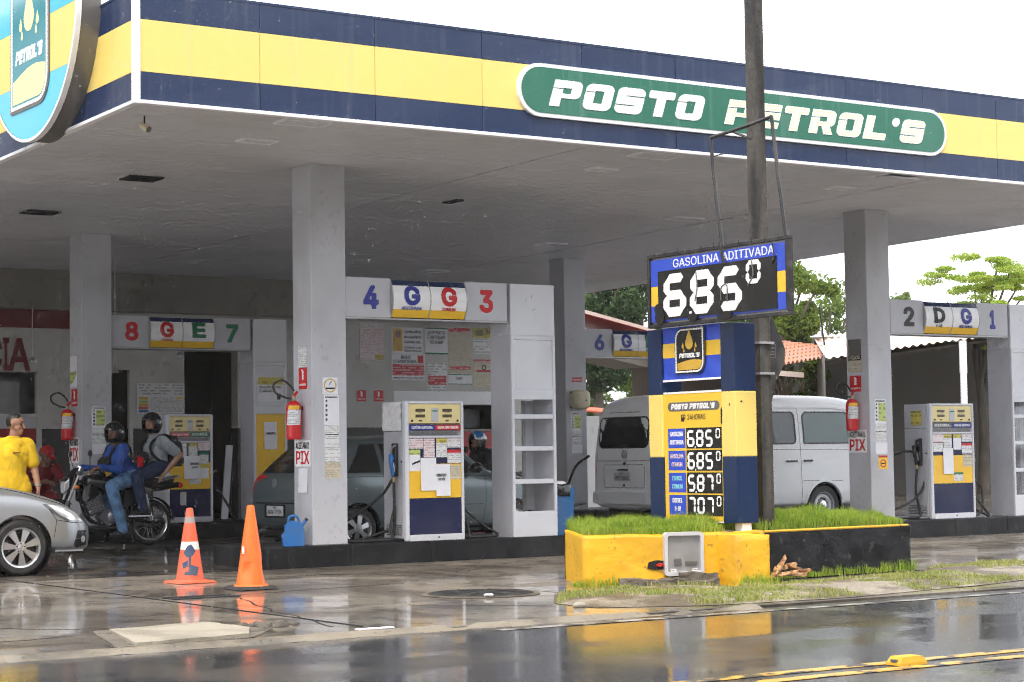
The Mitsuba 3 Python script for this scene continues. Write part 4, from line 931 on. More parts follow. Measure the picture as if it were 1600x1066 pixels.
part(b, 'painted_patch', FY(YW).box(18.1, 20.28, 2.16, 2.40, .0005, .004), 'white_trim')
part(b, 'counter', box(19.36, 20.54, YW - .02, YW + .4, .12, 1.66), 'tile_red')
part(b, 'counter_top', box(19.35, 20.55, YW - .05, YW + .42, 1.661, 1.70), 'concrete_band')
part(b, 'red_band', FY(YW).box(-6, 11.95, 3.385, 3.678, .001, .03), 'dimmed_red')
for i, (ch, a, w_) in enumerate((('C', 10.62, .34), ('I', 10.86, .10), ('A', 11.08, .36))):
    part(b, 'sign_letter', FY(YW).text(ch, .50, a, 2.70, .002, depth=.03, width=w_), 'dimmed_red')
# shop window at the left, low striped front
part(b, 'window_pane', FY(YW + .06).poly(sg.box(-2, 1.99, 11.42, 2.66), 0, .001), 'pane_glass')
part(b, 'window_frame', [box(11.38, 11.459, YW - .02, YW + .1, .13, 2.70), box(-2, 11.379, YW - .01, YW + .08, 1.93, 1.985)], 'wall_white')
for z0, z1, mt in ((1.75, 1.93, 'white_panel'), (1.55, 1.749, 'tile_red'), (1.49, 1.549, 'ink_blue'), (.13, 1.489, 'white_panel')):
    part(b, 'striped_front', box(-2, 11.379, YW + .03, YW + .1, z0, z1), mt)
part(b, 'floor', box(-6, 21.3, 31.9, 36.5, .10, .16), 'wall_dado'); part(b, 'back_wall', box(-6, 21.3, 36.5, 36.7, .1, 3.7), 'room_wall')
part(b, 'inner_ceiling', box(-6, 21.3, 31.9, 36.7, 3.70, 3.8), 'room_wall'); part(b, 'inner_wall', box(17.0, 17.15, 31.36, 36.5, .16, 3.69), 'room_wall'); part(b, 'inner_wall', box(12.9, 13.0, 32.6, 36.5, .16, 3.69), 'room_wall')
part(b, 'side_wall', box(21.1, 21.3, 31.36, 36.6, .12, 3.69), 'wall_white'); part(b, 'side_wall', box(-6.2, -6, 31.1, 36.6, .12, 4.4), 'wall_white')
part(b, 'upper_wall', box(-6, 21.34, 31.92, 36.7, 3.81, 5.2), 'concrete_band')
part(b, 'left_door_frame', [box(12.98, 13.045, YW - .015, YW + .05, .13, 2.78), box(12.605, 12.979, YW - .015, YW + .05, 2.72, 2.779)], 'wall_white')
part(b, 'left_door', box(12.60, 12.66, YW + .3, YW + .34, .2, 2.7), 'green_tint_glass')
obj('counter_screen', [box(19.75, 20.3, YW + .55, YW + .62, 1.72, 2.1, .01)], 'grey_plastic', 'dark screen behind the red shop counter', 'screen')
obj('small_white_card', FY(YW + .54).box(19.78, 19.93, 1.88, 2.06, 0, .004), 'paper', 'small white card on the dark screen behind the counter', 'card')
# white cable and pipe on the wall
obj('leaning_board', rot(box(14.40, 14.52, YW - .55, YW - .52, .2, 1.45), .08, [0, 1, 0], (14.4, YW, .2)), 'white_panel', 'narrow white board leaning beside the dark doorway', 'board')
obj('wall_bracket_lamp', [cyl((10.98, YW - .9, 3.68), (10.98, YW - .9, 2.86), .008), lathe([(.02, .10), (.05, .05), (.055, 0), (0, 0)], 14, (10.98, YW - .9, 2.76))], 'galvanised', 'small lamp hanging in front of the red sign letters', 'lamp')
obj('hanging_lamp', [cyl((11.3, 27.6, 4.3), (11.3, 27.6, 2.62), .006), lathe([(.015, .12), (.04, .06), (.06, 0), (0, 0)], 14, (11.3, 27.6, 2.5))], 'galvanised', 'small lamp on a long rod below the number 8', 'lamp')
obj('wall_camera', [lathe([(0, 0), (.05, .01), (.06, .06), (.04, .1), (0, .1)], 14, (11.85, 26.5, 2.66))], 'galvanised', 'small dome lamp under the red letter G of the rear beam', 'lamp')
# notices on the shop wall
FW = FY(YW)
def poster(a0, a1, b0, b1, lab, mat, bits=(), fr=None):
    k = thing('wall_poster', lab, 'poster'); W, H = a1 - a0, b1 - b0
    part(k, 'sheet', FW.box(a0, a1, b0, b1, .001, .006), mat)
    for nm, p0, q0, p1, q1, mt in bits: part(k, nm, FW.box(a0 + W * p0, a0 + W * p1, b0 + H * q0, b0 + H * q1, .0064, .0075), mt)
    return k, a0, b0, W, H
def ptext(pk, t, h, p, q, ink, wd=.8):
    k, a0, b0, W, H = pk; part(k, 'words', FW.text(t, h * H, a0 + W * p, b0 + H * q, .0078, width=W * wd), ink)
q = poster(17.40, 17.90, 2.95, 3.64, 'faded pinkish notice with a yellow corner, leftmost on the shop wall', 'print_pink', (('yellow_corner', .62, .02, .98, .16, 'print_ochre'), ('grey_tint', .05, .86, .95, .97, 'print_white')))
q = poster(18.06, 18.72, 3.08, 3.56, 'poster about fuel quality with a yellow and blue picture', 'paper', (('picture', .04, .10, .36, .95, 'gold_ink'), ('picture_blue', .12, .62, .30, .86, 'ink_blue')))
for t, y_ in (('Combustível', .80), ('de qualidade', .60), ('é direito seu.', .41), ('DISQUE ANP', .2), ('0800 970 0267', .08)): ptext(q, t, .10 if y_ > .3 else .07, .68, y_, 'ink_black', .56)
q = poster(18.06, 18.76, 2.60, 3.07, 'red and white notice headed AREA CLASSIFICADA', 'paper', (('red_field', .02, .17, .98, .62, 'print_red'), ('corner_mark', .78, .66, .96, .96, 'ink_red')))
ptext(q, 'ÁREA', .13, .42, .82, 'ink_black', .3); ptext(q, 'CLASSIFICADA', .11, .40, .67, 'ink_black', .7); ptext(q, 'PRODUTOS INFLAMÁVEIS', .05, .5, .06, 'ink_black', .9)
q = poster(18.78, 19.26, 3.08, 3.57, 'white certificate poster with a dark green edge', 'paper', (('green_top', 0, .95, 1, 1, 'ink_green'), ('green_foot', 0, 0, 1, .06, 'ink_green')))
for t, y_ in (('ESTE POSTO', .76), ('É CERTIFICADO', .58), ('PELA ANP', .40)): ptext(q, t, .12, .5, y_, 'ink_black', .8 if y_ > .45 else .6)
q = poster(18.82, 19.23, 2.42, 2.91, 'small red and white notice below the certificate', 'print_large', (('red_field', .02, .2, .98, .55, 'print_red'),))
q = poster(19.27, 19.79, 2.95, 3.58, 'beige notice with a red heading', 'print_cream', (('red_heading', .0, .88, .92, 1, 'print_red'),))
q = poster(19.27, 19.79, 2.735, 2.935, 'narrow beige notice with red lines', 'print_cream', (('red_lines', .05, .35, .95, .7, 'print_red'),))
q = poster(19.27, 19.78, 2.53, 2.72, 'small white notice with a green border', 'paper', (('green_top', 0, .9, 1, 1, 'ink_green'), ('green_foot', 0, 0, 1, .08, 'ink_green'))); ptext(q, 'ANP', .3, .45, .45, 'drum_grey', .3)
q = poster(19.82, 20.28, 3.10, 3.59, 'yellowish notice with a black symbol, upper right on the shop wall', 'print_large', (('yellow_head', 0, .62, 1, 1, 'print_ochre'), ('symbol', .08, .70, .5, .92, 'ink_black'))); ptext(q, 'ÓLEO', .14, .78, .8, 'ink_black', .36)
q = poster(19.82, 20.28, 2.48, 3.0, 'tan notice with a round symbol, lower right on the shop wall', 'print_cream', (('red_top', 0, .9, 1, 1, 'print_red'), ('red_mid', .15, .55, .85, .63, 'print_red')))
o = sg.Point(20.05, 2.85); part(q[0], 'ring_symbol', FW.poly(o.buffer(.05) - o.buffer(.03), .0078, .009), 'ink_black')
k = thing('price_table_board', 'white framed fuel table with coloured rows on the shop wall', 'notice board')
part(k, 'board', FW.box(13.12, 13.975, 1.99, 2.50, .001, .02), 'paper'); part(k, 'heading', FW.box(13.14, 13.95, 2.29, 2.48, .0205, .0215), 'print_large')
part(k, 'rows', FW.box(13.34, 13.96, 2.01, 2.27, .0205, .0215), 'print_white')
for i, mt in enumerate(('jug_blue', 'cone_faded', 'gold_ink', 'print_lime', 'gold_ink')): part(k, 'row_label', FW.box(13.14, 13.32, 2.01 + .053 * i, 2.055 + .053 * i, .0205, .0215), mt)
part(k, 'yellow_corner', FW.box(13.84, 13.94, 2.232, 2.27, .0218, .0225), 'yellow_pump')
# papers on the rear cabinet door
k = thing('cabinet_notice', 'white notice with a yellow top on the rear grey cabinet', 'notice')
part(k, 'sheet', F26.box(12.95, 13.36, 2.05, 2.40, -.0105, -.006), 'paper'); part(k, 'yellow_top', F26.box(12.95, 13.36, 2.29, 2.40, -.0058, -.005), 'print_ochre')
part(k, 'words', [F26.text('USO SUBSTITUTIVO', .035, 13.15, 2.235, -.0058, width=.36), F26.text('DE MARCADOR', .035, 13.10, 2.18, -.0058, width=.26)], 'ink_black')
part(k, 'pump_symbol', F26.poly(sg.box(13.26, 2.07, 13.32, 2.16), -.0058, -.005), 'ink_black')
obj('door_paper', loose_paper(F26, 13.04, 1.34, .21, .40, .0, 9), 'paper', 'white paper taped to the yellow cabinet door behind the teal car', 'paper', smooth=True)
part('door_paper', 'words', F26.text('DINHEIRO OU PIX', .03, 13.145, 1.56, .02, width=.15), 'ink_black')

# unseen block added beyond the left frame edge to dim the rear left bay
nb_ = thing('neighbour_building', 'tall plain unseen block added to shade the rear left bay', 'building')
part(nb_, 'wall', box(-9, 4.4, 23.6, 40, -.05, 7.2), 'wall_white'); part(nb_, 'roof', box(-9.2, 4.6, 23.4, 40.2, 7.201, 7.4), 'concrete_band')
part(nb_, 'window', [box(4.39, 4.42, 25 + 3 * i, 26.4 + 3 * i, 4.2, 5.6) for i in range(3)], 'tinted_glass')

# the opposite side of the street, behind the camera: its skyline shows as the darker lower half of what the glossy fascia mirrors
for i, (x0, x1, y0, h, mt, nm) in enumerate(((-46, -31, -13.5, 8.2, 'wall_white', 'pale'), (-30, -17, -12.5, 10.2, 'concrete_band', 'brown'), (-16, -3, -13.2, 9.0, 'wall_white', 'white'), (-2, 13, -12.6, 10.6, 'concrete_band', 'grey'), (14, 29, -13.4, 9.4, 'wall_white', 'plain'), (30, 46, -12.8, 10.4, 'concrete_band', 'dull'))):
    k = thing('street_house', f'{nm} rendered house number {i + 1} along the opposite side of the street', 'house', 'houses along the opposite side of the street')
    part(k, 'wall', box(x0, x1, y0 - 9, y0, -.05, h), mt); part(k, 'roof', box(x0 - .3, x1 + .3, y0 - 9.3, y0 + .4, h + .001, h + .35), 'clay_tile')
    for q in range(3):
        for z in (1.0, 4.4):
            a = x0 + (x1 - x0) * (q + .5) / 3; part(k, 'window', box(a - .8, a + .8, y0 + .002, y0 + .03, z, z + 1.7), 'tinted_glass')

# ------------------------------------------------------------------ planter, totem, price sign, pole
pl_out = [(10.31, 14.40), (11.50, 13.95), (12.08, 13.99), (12.08, 15.75), (11.06, 15.75)]
pk = thing('yellow_planter', 'low chipped yellow planter wall with grass on top under the price totem', 'planter')
def prism(pts, z0, z1): return mv(extr(sg.Polygon(pts), z1 - z0), (0, 0, z0))
def rough(m, amp, sz, seed=0, sub=.12):
    m = trimesh.Trimesh(*trimesh.remesh.subdivide_to_size(m.vertices, m.faces, sub, max_iter=14)); m.merge_vertices()
    m.vertices += (np.stack([meshkit.fbm(m.vertices * sz, 3, seed + i) for i in range(3)], 1) - .5) * amp; return m
part(pk, 'wall', rough(prism(pl_out, -.05, .475), .022, 4, 1), 'yellow_wall', True)
part(pk, 'ledge', rough(prism([(11.49, 14.1), (11.50, 13.68), (11.82, 13.62), (11.98, 14.06), (11.6, 14.2)], -.05, .455), .016, 5, 4), 'yellow_wall', True)
bk = thing('black_planter', 'low black painted planter wall with bright grass right of the utility pole', 'planter')
part(bk, 'wall', rough(prism([(12.09, 14.10), (14.17, 14.22), (14.30, 14.34), (14.30, 15.6), (12.09, 15.75)], -.05, .452), .024, 4, 9), 'black_wall', True)
part(bk, 'yellow_coping', tube([(12.1, 14.105, .457), (12.8, 14.145, .457), (13.5, 14.185, .457), (14.15, 14.225, .455)], .013, 6), 'yellow_wall')
def soil_top(pts, h0, h1, seed):
    P = sg.Polygon(pts).buffer(-.07); z = lambda Q: h0 + np.clip(pdist(P, Q) / .45, 0, 1) ** .7 * h1 + .03 * meshkit.fbm(np.column_stack([Q * 3, Q[:, 0] * 0]), 3, seed)
    return patch(P, .08, z), P
def grass_on(P, n, h0, h1, seed, extra=None):
    r = np.random.default_rng(seed); x0, y0, x1, y1 = P.bounds; Q = r.uniform([x0, y0], [x1, y1], (n * 2, 2)); Q = Q[shapely.contains_xy(P, Q[:, 0], Q[:, 1])][:n]
    e = pdist(P, Q); z = h0 + np.clip(e / .45, 0, 1) ** .7 * h1
    return np.column_stack([Q, z])
m1, P1 = soil_top(pl_out, .44, .05, 2); part(pk, 'soil', m1, 'wet_soil', True)
m2, P2 = soil_top([(12.14, 14.14), (14.17, 14.26), (14.26, 14.36), (14.26, 15.6), (12.14, 15.7)], .44, .09, 5); part(bk, 'soil', m2, 'wet_soil', True)
g1 = grass_on(P1.buffer(.05), 15000, .45, .05, 3); keep = ~((g1[:, 0] > 11.6) & (g1[:, 1] < 14.3)); 
obj('grass', blades(g1[keep], .07, .17, .0042, 5, .6), 'grass_blade', 'bright green grass on the yellow planter', 'grass', smooth=False); labels['grass']['kind'] = 'stuff'
g2 = grass_on(P2.buffer(.04), 17000, .45, .09, 4)
k = obj('grass', blades(g2, .06, .15, .0040, 6, .6), 'grass_blade', 'bright green grass on the black planter', 'grass'); labels[k]['kind'] = 'stuff'
# sparse grass on the verge
r_ = np.random.default_rng(12); Q = r_.uniform([9, 11.9], [26, 14.6], (120000, 2)); Q = Q[shapely.contains_xy(vp.buffer(-.03), Q[:, 0], Q[:, 1])]
Q = Q[~((Q[:, 0] > 10.3) & (Q[:, 0] < 14.25) & (Q[:, 1] > 14.36))]
den = meshkit.fbm(np.column_stack([Q * 1.7, Q[:, 0] * 0]), 4, 3); Q = Q[(den > .47) & (r_.random(len(Q)) < .2 + .8 * np.clip((den - .47) * 8, 0, 1))][:24000]
e = pdist(vp, Q)
k = obj('grass', blades(np.column_stack([Q, .004 + np.clip(e, 0, .5) * .07]), .018, .062, .0045, 8, .9), 'verge_blade', 'short thin grass on the muddy road verge', 'grass'); labels[k]['kind'] = 'stuff'
# tufts along wall feet
tf = []
for (x0, y0), (x1, y1), n in (((10.33, 14.36), (10.62, 14.25), 120), ((12.2, 14.06), (14.2, 14.18), 620), ((11.48, 13.64), (11.85, 13.56), 160), ((14.32, 14.3), (14.36, 15.2), 120), ((10.27, 14.45), (10.30, 14.38), 90)):
    t = r_.random(n); tf.append(np.column_stack([x0 + (x1 - x0) * t + r_.normal(0, .03, n), y0 + (y1 - y0) * t + r_.normal(0, .025, n), np.full(n, .015)]))
k = obj('grass', blades(np.vstack(tf), .04, .13, .0042, 9, .7), 'grass_blade', 'tufts of grass along the foot of the planter walls', 'grass'); labels[k]['kind'] = 'stuff'
# meter box set in the wall
k = thing('meter_box', 'square grey electricity meter box with a clear lid set in the yellow planter', 'meter box'); Fm = Face('Y', 0); _c, _s = 1.19 / 1.2722, -.45 / 1.2722
Fm.M[:3, :3] = np.array([[_c, 0, _s], [_s, 0, -_c], [0, 1, 0]]); Fm.M[:3, 3] = [10.31, 14.40, 0]      # the slanting front of the planter
bx0, bx1, bz0, bz1 = .745, 1.115, .098, .488
part(k, 'frame', Fm.poly(rr(bx0, bz0, bx1, bz1, .035) - rr(bx0 + .03, bz0 + .035, bx1 - .03, bz1 - .03, .02), -.02, .055), 'grey_panel')
part(k, 'back', Fm.box(bx0 + .02, bx1 - .02, bz0 + .025, bz1 - .02, -.01, .004), 'galvanised')
part(k, 'lid', Fm.poly(rr(bx0 + .028, bz0 + .032, bx1 - .028, bz1 - .028, .02), .042, .0425), 'pane_glass')
part(k, 'meter', Fm.box(.845, .91, .185, .25, .005, .03, .006), 'grey_plastic'); part(k, 'breaker', Fm.box(.95, 1.06, .19, .225, .005, .025, .005), 'drum_grey')
part(k, 'vent', [Fm.box(a_, a_ + .06, z_, z_ + .007, .043, .046) for a_ in (.80, 1.0) for z_ in (.138, .154)], 'white_trim')
k = thing('wall_hole', 'dark broken hole with red wires left of the meter box', 'hole')
part(k, 'cavity', Fm.poly(sg.Polygon([(.595, .17), (.66, .155), (.75, .16), (.75, .235), (.68, .24), (.61, .225)]), -.01, .012), 'black_hole')  # solid black plate, painted for the shade inside the hole
part(k, 'wires', [Fm.put(tube([(.68, .20, .0), (.70, .19, .04), (.74, .20, .03)], .007, 6, 5)), Fm.put(tube([(.67, .19, .0), (.71, .21, .045), (.745, .185, .03)], .008, 6, 5))], 'ext_red')
# broken slabs leaning at the foot
def awall(t, d): return (10.31 + t * _c + d * _s, 14.40 + t * _s - d * _c)
for i, (t0, t1, d0, d1, z, th, lab) in enumerate(((.30, .62, .0, .17, .085, .055, 'leftmost broken concrete slab at the foot of the yellow planter'), (.60, .92, .02, .20, .075, .055, 'middle broken concrete slab at the foot of the yellow planter'),
        (.86, 1.22, .01, .15, .125, .04, 'upper right broken concrete slab leaning on the planter ledge'), (.88, 1.20, .12, .26, .06, .05, 'lowest broken concrete piece in front of the planter ledge'))):
    pts = [awall(t0 + .02, d0), awall(t0, d1 * .9), awall((t0 + t1) / 2, d1 * 1.05), awall(t1, d1 * .85), awall(t1 - .03, d0)]
    m = rough(prism(pts, -th - .06, 0), .04, 9, 20 + i, .05); m.vertices[:, 2] += z + .05 * (m.vertices[:, 0] - np.mean([p[0] for p in pts])) * (1 if i % 2 else -1)
    obj('concrete_slab', m, 'broken_concrete', lab, 'slab', smooth=35)
# bark heap
woods = [('curled bark strip standing at the left of the heap', 12.02, 13.93, .03, .16, .07, 1.2), ('pale split wood piece in front of the bark heap', 12.18, 13.82, .02, .17, .05, .1), ('reddish bark piece on top of the heap', 12.26, 13.90, .08, .18, .05, .15),
         ('broad bark slab at the right of the heap', 12.36, 13.88, .05, .16, .06, -.25), ('small bark chip at the right end of the heap', 12.46, 13.90, .02, .10, .05, .2), ('long pale sliver slanting over the heap', 12.12, 13.84, .02, .2, .035, .7), ('dark bark piece at the bottom of the heap', 12.30, 13.84, .01, .18, .06, -.1)]
for i, (lab, x, y, z, L, w, a) in enumerate(woods):
    rb = np.random.default_rng(60 + i); P = []
    for t in (-.5, -.1, .3, .5):
        for q in (-1, 1):
            for v_ in (0, 1): P.append([t * L * 1.5 + rb.normal(0, .008), q * w * (.62 - .5 * max(t, 0)) + rb.normal(0, .005), v_ * (.016 + .012 * rb.random()) + rb.normal(0, .003) + .05 * t * t])
    m = rough(hull(P), .010, 30, 70 + i, .03)
    m = rot(m, -a, [0, 1, 0]); m = rotz(m, [.3, -.2, .1, .35, -.5, .2, .0][i]); m.apply_translation((x, y, z + .03 + L * .6 * abs(math.sin(a)) * .8))
    obj('bark_piece', m, 'wood_bark', lab, 'wood piece', 'bark and wood pieces heaped by the pole', smooth=30)
# --- price totem: two columns, blue banner, yellow price board, all facing the oncoming road
tt = thing('price_totem', 'navy and yellow price totem standing in the planter with four fuel prices', 'sign totem')
def tcol(y0, y1, nm, zb):
    for z0, z1, mt, q in ((zb, 1.16, 'navy_paint', 'lower_navy_part'), (1.161, 1.765, 'yellow_panel', 'middle_yellow_part'), (1.766, 2.40, 'navy_paint', 'upper_navy_part')):
        part(tt, f'{nm}_{q}', box(11.80, 12.055, y0, y1, z0, z1, .006), mt)
tcol(14.03, 14.235, 'near_column', .545); tcol(15.13, 15.34, 'far_column', .40)
part(tt, 'hole_marks', [FX(11.8).box(-14.12, -14.11, 1.63, 1.655, 0, .002), FY(14.03).box(11.86, 11.88, 1.66, 1.675, 0, .002)], 'black_hole')
part(tt, 'black_stain', FX(11.8).poly(sg.Polygon([(-14.245, 1.46), (-14.225, 1.47), (-14.222, 1.6), (-14.232, 1.625), (-14.243, 1.6)]), .0, .0015), 'ink_black')
part(tt, 'foot_post', box(11.87, 11.98, 14.05, 14.15, .40, .545), 'white_trim')
FT = FX(11.83)
A0, A1 = -15.125, -14.24
for z0, z1, mt, nm in ((1.905, 2.115, 'banner_blue', 'banner_lower_blue'), (2.116, 2.255, 'banner_yellow', 'banner_yellow_stripe'), (2.256, 2.405, 'banner_blue', 'banner_upper_blue')):
    n = 12; m = box(A0, A1, z0, z1, 0, .006); m = trimesh.Trimesh(*trimesh.remesh.subdivide_to_size(m.vertices, m.faces, .09)); m.vertices[:, 2] += .008 * np.sin(m.vertices[:, 0] * 14 + m.vertices[:, 1] * 9) * np.sin(m.vertices[:, 1] * 12)
    part(tt, nm, FT.put(m), mt, 30)
part(tt, 'banner_hem', [FT.box(A0 - .0, A1, 2.406, 2.42, .0, .014), FT.box(A0, A1, 1.885, 1.904, .0, .016)], 'white_trim')
badge(tt, FT, -14.90, 1.965, .42, .415, .10, .018)
pb = part(tt, 'price_board', FT.box(A0, A1 + .012, .56, 1.765, -.01, .008), 'banner_yellow')
part(tt, 'board_hem', [FT.box(A0, A1, 1.766, 1.785, -.01, .012), FT.box(A0, A1 + .012, .545, .559, -.01, .012)], 'white_trim')
part(pb, 'name_plate', FT.poly(rr(-15.06, 1.60, -14.285, 1.685, .042), .0085, .011), 'drum_grey')
ps = word("POSTO PETROL'S", 1., .16); W = ps[-1].bounds[2] - ps[0].bounds[0]; kx = .66 / W
part(pb, 'name_letters', FT.poly(unary_union([sa.affine_transform(p, [kx, 0, 0, .052, -15.01, 1.617]) for p in ps]), .0112, .0135), 'white_vinyl')
part(pb, 'hours_text', FT.text('24HORAS', .050, -14.63, 1.515, .0085, width=.27, bold=False), 'ink_black')
pic = unary_union([sg.box(-14.86, 1.505, -14.815, 1.565) - sg.box(-14.85, 1.54, -14.825, 1.557), sg.box(-14.865, 1.50, -14.81, 1.506), sg.Polygon([(-14.812, 1.52), (-14.80, 1.52), (-14.795, 1.555), (-14.81, 1.572), (-14.814, 1.566), (-14.803, 1.552)])])
part(pb, 'pump_pictogram', FT.poly(pic, .0085, .0105), 'ink_black')
rows = [(1.185, 1.445, ('GASOLINA', 'ADITIVADA'), 'white_vinyl', '685'), (.905, 1.16, ('GASOLINA', 'COMUM'), 'print_pink', '685'), (.625 + .02, .875, ('ETANOL', 'COMUM'), 'ink_cyan', '587'), (.575, .80, ('DIESEL', 'S-10'), 'white_vinyl', '707')]
zr = [(1.205, 1.435), (.985, 1.185), (.775, .965), (.575, .758)]
zr = [(1.19, 1.43), (.965, 1.165), (.755, .943), (.575, .732)]
zz_ = np.linspace(.60, 1.445, 5)
for i, (_, _, (w1, w2), ink, ds) in enumerate(rows):
    z1 = zz_[4 - i] - .012; z0 = zz_[3 - i] + .012; h = z1 - z0
    e = part(pb, 'fuel_label', FT.box(-15.065, -14.805, z0, z1, .0085, .010), 'banner_blue')
    part(e, 'words', [FT.text(w1, .040, -14.935, z0 + h * .62, .0102, width=.20 if len(w1) > 6 else .15), FT.text(w2, .040, -14.935, z0 + h * .20, .0102, width=.21 if len(w2) > 6 else (.16 if len(w2) > 4 else .09))], ink)
    e = part(pb, 'digit_board', FT.box(-14.785, -14.262, z0 - .004, z1 + .004, .0085, .013), 'charcoal_board')
    for j, d in enumerate(ds + '0'):
        a = -14.77 + .135 * j; wd, hh, zb, th = (.108, h * .86, z0 + h * .05, .026) if j < 3 else (.064, h * .5, z0 + h * .46, .014)
        if j == 3: a = -14.345
        part(pb, 'price_digit', [FT.poly(sa.translate(g, a, zb), .0132, .0155) for g in seg_digit(d, wd, hh, th, .03)], 'digit_white')
    part(pb, 'decimal_comma', FT.poly(sa.translate(sg.Polygon([(0, 0), (.012, 0), (.006, -.022), (-.006, -.022)]), -14.651, z0 + h * .08), .0132, .0155), 'digit_white')
# --- big hanging price sign
bs = thing('price_sign', 'wide blue and yellow sign with large white digits hung on the utility pole', 'sign')
FS = FX(11.70); a0, a1, b0, b1 = -15.18, -13.13, 2.405, 3.115
def shear_sign(m): return m
part(bs, 'frame', [FS.box(a0, a1, b1 - .035, b1, -.045, .016, .004), FS.box(a0, a1, b0, b0 + .035, -.045, .016, .004), FS.box(a0, a0 + .035, b0 + .036, b1 - .036, -.045, .016, .004), FS.box(a1 - .04, a1, b0 + .036, b1 - .036, -.045, .016, .004)], 'sign_frame')
part(bs, 'back_sheet', FS.box(a0 + .02, a1 - .02, b0 + .02, b1 - .02, -.04, -.025), 'galvanised')
c0, c1, e0, e1 = a0 + .05, a1 - .055, b0 + .055, b1 - .055
part(bs, 'upper_blue_field', FS.box(c0, c1, 2.805, e1, -.008, .004), 'banner_blue'); part(bs, 'lower_blue_field', FS.box(c0, c1, e0, 2.615, -.008, .004), 'banner_blue')
part(bs, 'left_yellow_field', FS.box(c0, c0 + .13, 2.616, 2.804, -.008, .004), 'banner_yellow'); part(bs, 'right_yellow_field', FS.box(c1 - .13, c1, 2.616, 2.804, -.008, .004), 'banner_yellow')
db = part(bs, 'digit_board', FS.box(c0 + .12, c1 - .11, 2.475, 2.945, .0045, .014), 'charcoal_board')
part(bs, 'title_word', FS.text('GASOLINA', .078, c0 + .69, 2.966, .0045, bold=False, width=.68), 'white_vinyl'); part(bs, 'title_word', FS.text('ADITIVADA', .078, c0 + 1.44, 2.966, .0045, bold=False, width=.72), 'white_vinyl')
for j, d in enumerate('685'):
    x = c0 + .20 + .405 * j
    part(db, 'large_digit', [FS.poly(sa.translate(g, x, 2.497), .0145, .020) for g in seg_digit(d, .345, .41, .090, .05)], 'digit_white')
part(db, 'small_digit', [FS.poly(sa.translate(g, c0 + 1.42, 2.72), .0145, .020) for g in seg_digit('0', .20, .215, .042, .05)], 'digit_white')
part(db, 'decimal_comma', FS.poly(sg.Polygon([(c0 + .60, 2.53), (c0 + .635, 2.53), (c0 + .622, 2.475), (c0 + .60, 2.475)]), .0145, .02), 'digit_white')
for P in ([(-14.42, 2.90), (-14.40, 2.76), (-14.44, 2.62)], [(-14.06, 2.60), (-14.05, 2.72), (-13.97, 2.73), (-13.97, 2.58)], [(-13.62, 2.93), (-13.60, 2.80), (-13.68, 2.70)], [(-13.33, 3.06), (-13.31, 2.93), (-13.34, 2.88)]):
    part(bs, 'loose_wire', tube([(11.70 - .024, -a, b) for a, b in P], .006, 6, 6), 'black_plastic' if P[0][1] > 3 else 'drum_grey')
part(bs, 'torn_patch', [FS.poly(sa.translate(sa.scale(sg.Point(0, 0).buffer(.07, quad_segs=3), 1, w), a, b), .0205, .026) for a, b, w in ((-14.98, 2.50, 1.1), (-14.99, 2.58, .8), (-14.48, 2.47, .6), (-13.98, 2.46, .55), (-14.05, 2.45, .4))], 'ink_black')
for i in range(11): part(bs, 'cable_tie', FS.box(a0 + .12 + i * .18, a0 + .126 + i * .18, b1 - .03, b1 + .006 + .012 * (i % 3), .0165, .020), 'black_plastic')
part(bs, 'hanger', [tube([(11.70, 14.05, b1), (11.70, 14.13, 3.6), (11.70, 14.19, 4.13)], .017, 8), tube([(11.70, 14.19, 4.13), (11.72, 13.7, 4.17), (11.70, 13.33, 4.20)], .017, 8), tube([(11.70, 13.33, 4.20), (11.70, 13.25, 3.6), (11.70, 13.17, b1)], .017, 8),
                    tube([(11.70, 14.14, 3.95), (11.70, 13.98, 3.96)], .006, 6), tube([(11.70, 14.08, 3.35), (11.70, 13.90, 3.35)], .005, 6), tube([(11.70, 13.9, 4.155), (12.2, 14.2, 4.16)], .012, 6)], 'sign_frame')
part(bs, 'drop_bar', bar((11.675, 14.06, 3.14), (11.672, 14.0, 2.93), .02), 'sign_frame')
# --- concrete utility pole
up = thing('utility_pole', 'weathered concrete utility pole with drilled holes rising past the canopy sign', 'pole')
px0, px1, py0, py1 = 12.30, 12.425, 14.25, 14.375
sec = sg.Polygon([(px0, py0), (px0 + .04, py0), (px0 + .046, py0 + .016), (px1 - .012, py0 + .016), (px1, py0), (px1, py1), (px0, py1)])
pm = mv(extr(sec, 9.6), (0, 0, -.05)); pm = trimesh.Trimesh(*trimesh.remesh.subdivide_to_size(pm.vertices, pm.faces, .5)); t_ = pm.vertices[:, 2] / 9.6
pm.vertices[:, 0] = 12.3625 + (pm.vertices[:, 0] - 12.3625) * (1.12 - .25 * t_); pm.vertices[:, 1] = 14.3125 + (pm.vertices[:, 1] - 14.3125) * (1.12 - .25 * t_)
part(up, 'shaft', pm, 'pole_concrete'); part(up, 'black_painted_foot', box(px0 - .028, px1 + .028, py0 - .028, py1 + .028, -.02, .46, .01), 'black_wall')  # sleeve round the pole base, darker than the shaft
part(up, 'hole', [FY(14.27).put(mv(trimesh.creation.cylinder(.009, .01, sections=10), (px0 + .082 + (.015 if i % 2 else -.015), 4.4 + i * .145, 0))) for i in range(8)], 'black_hole')
for i, (t, z) in enumerate((('COMPR', 3.9), ('7100', 3.55), ('DAN', 4.25))): part(up, 'cast_lettering', rot(mv(FY(14.256).text(t, .055, 0, 0, 0), (0, 0, 0)), 0, [0, 1, 0]) if False else moved(meshkit.text_mesh(t, .055, .006, True), np.array([[0, -1, 0, px0 + .105], [0, 0, -1, 14.268], [1, 0, 0, z], [0, 0, 0, 1.]])), 'pole_concrete')
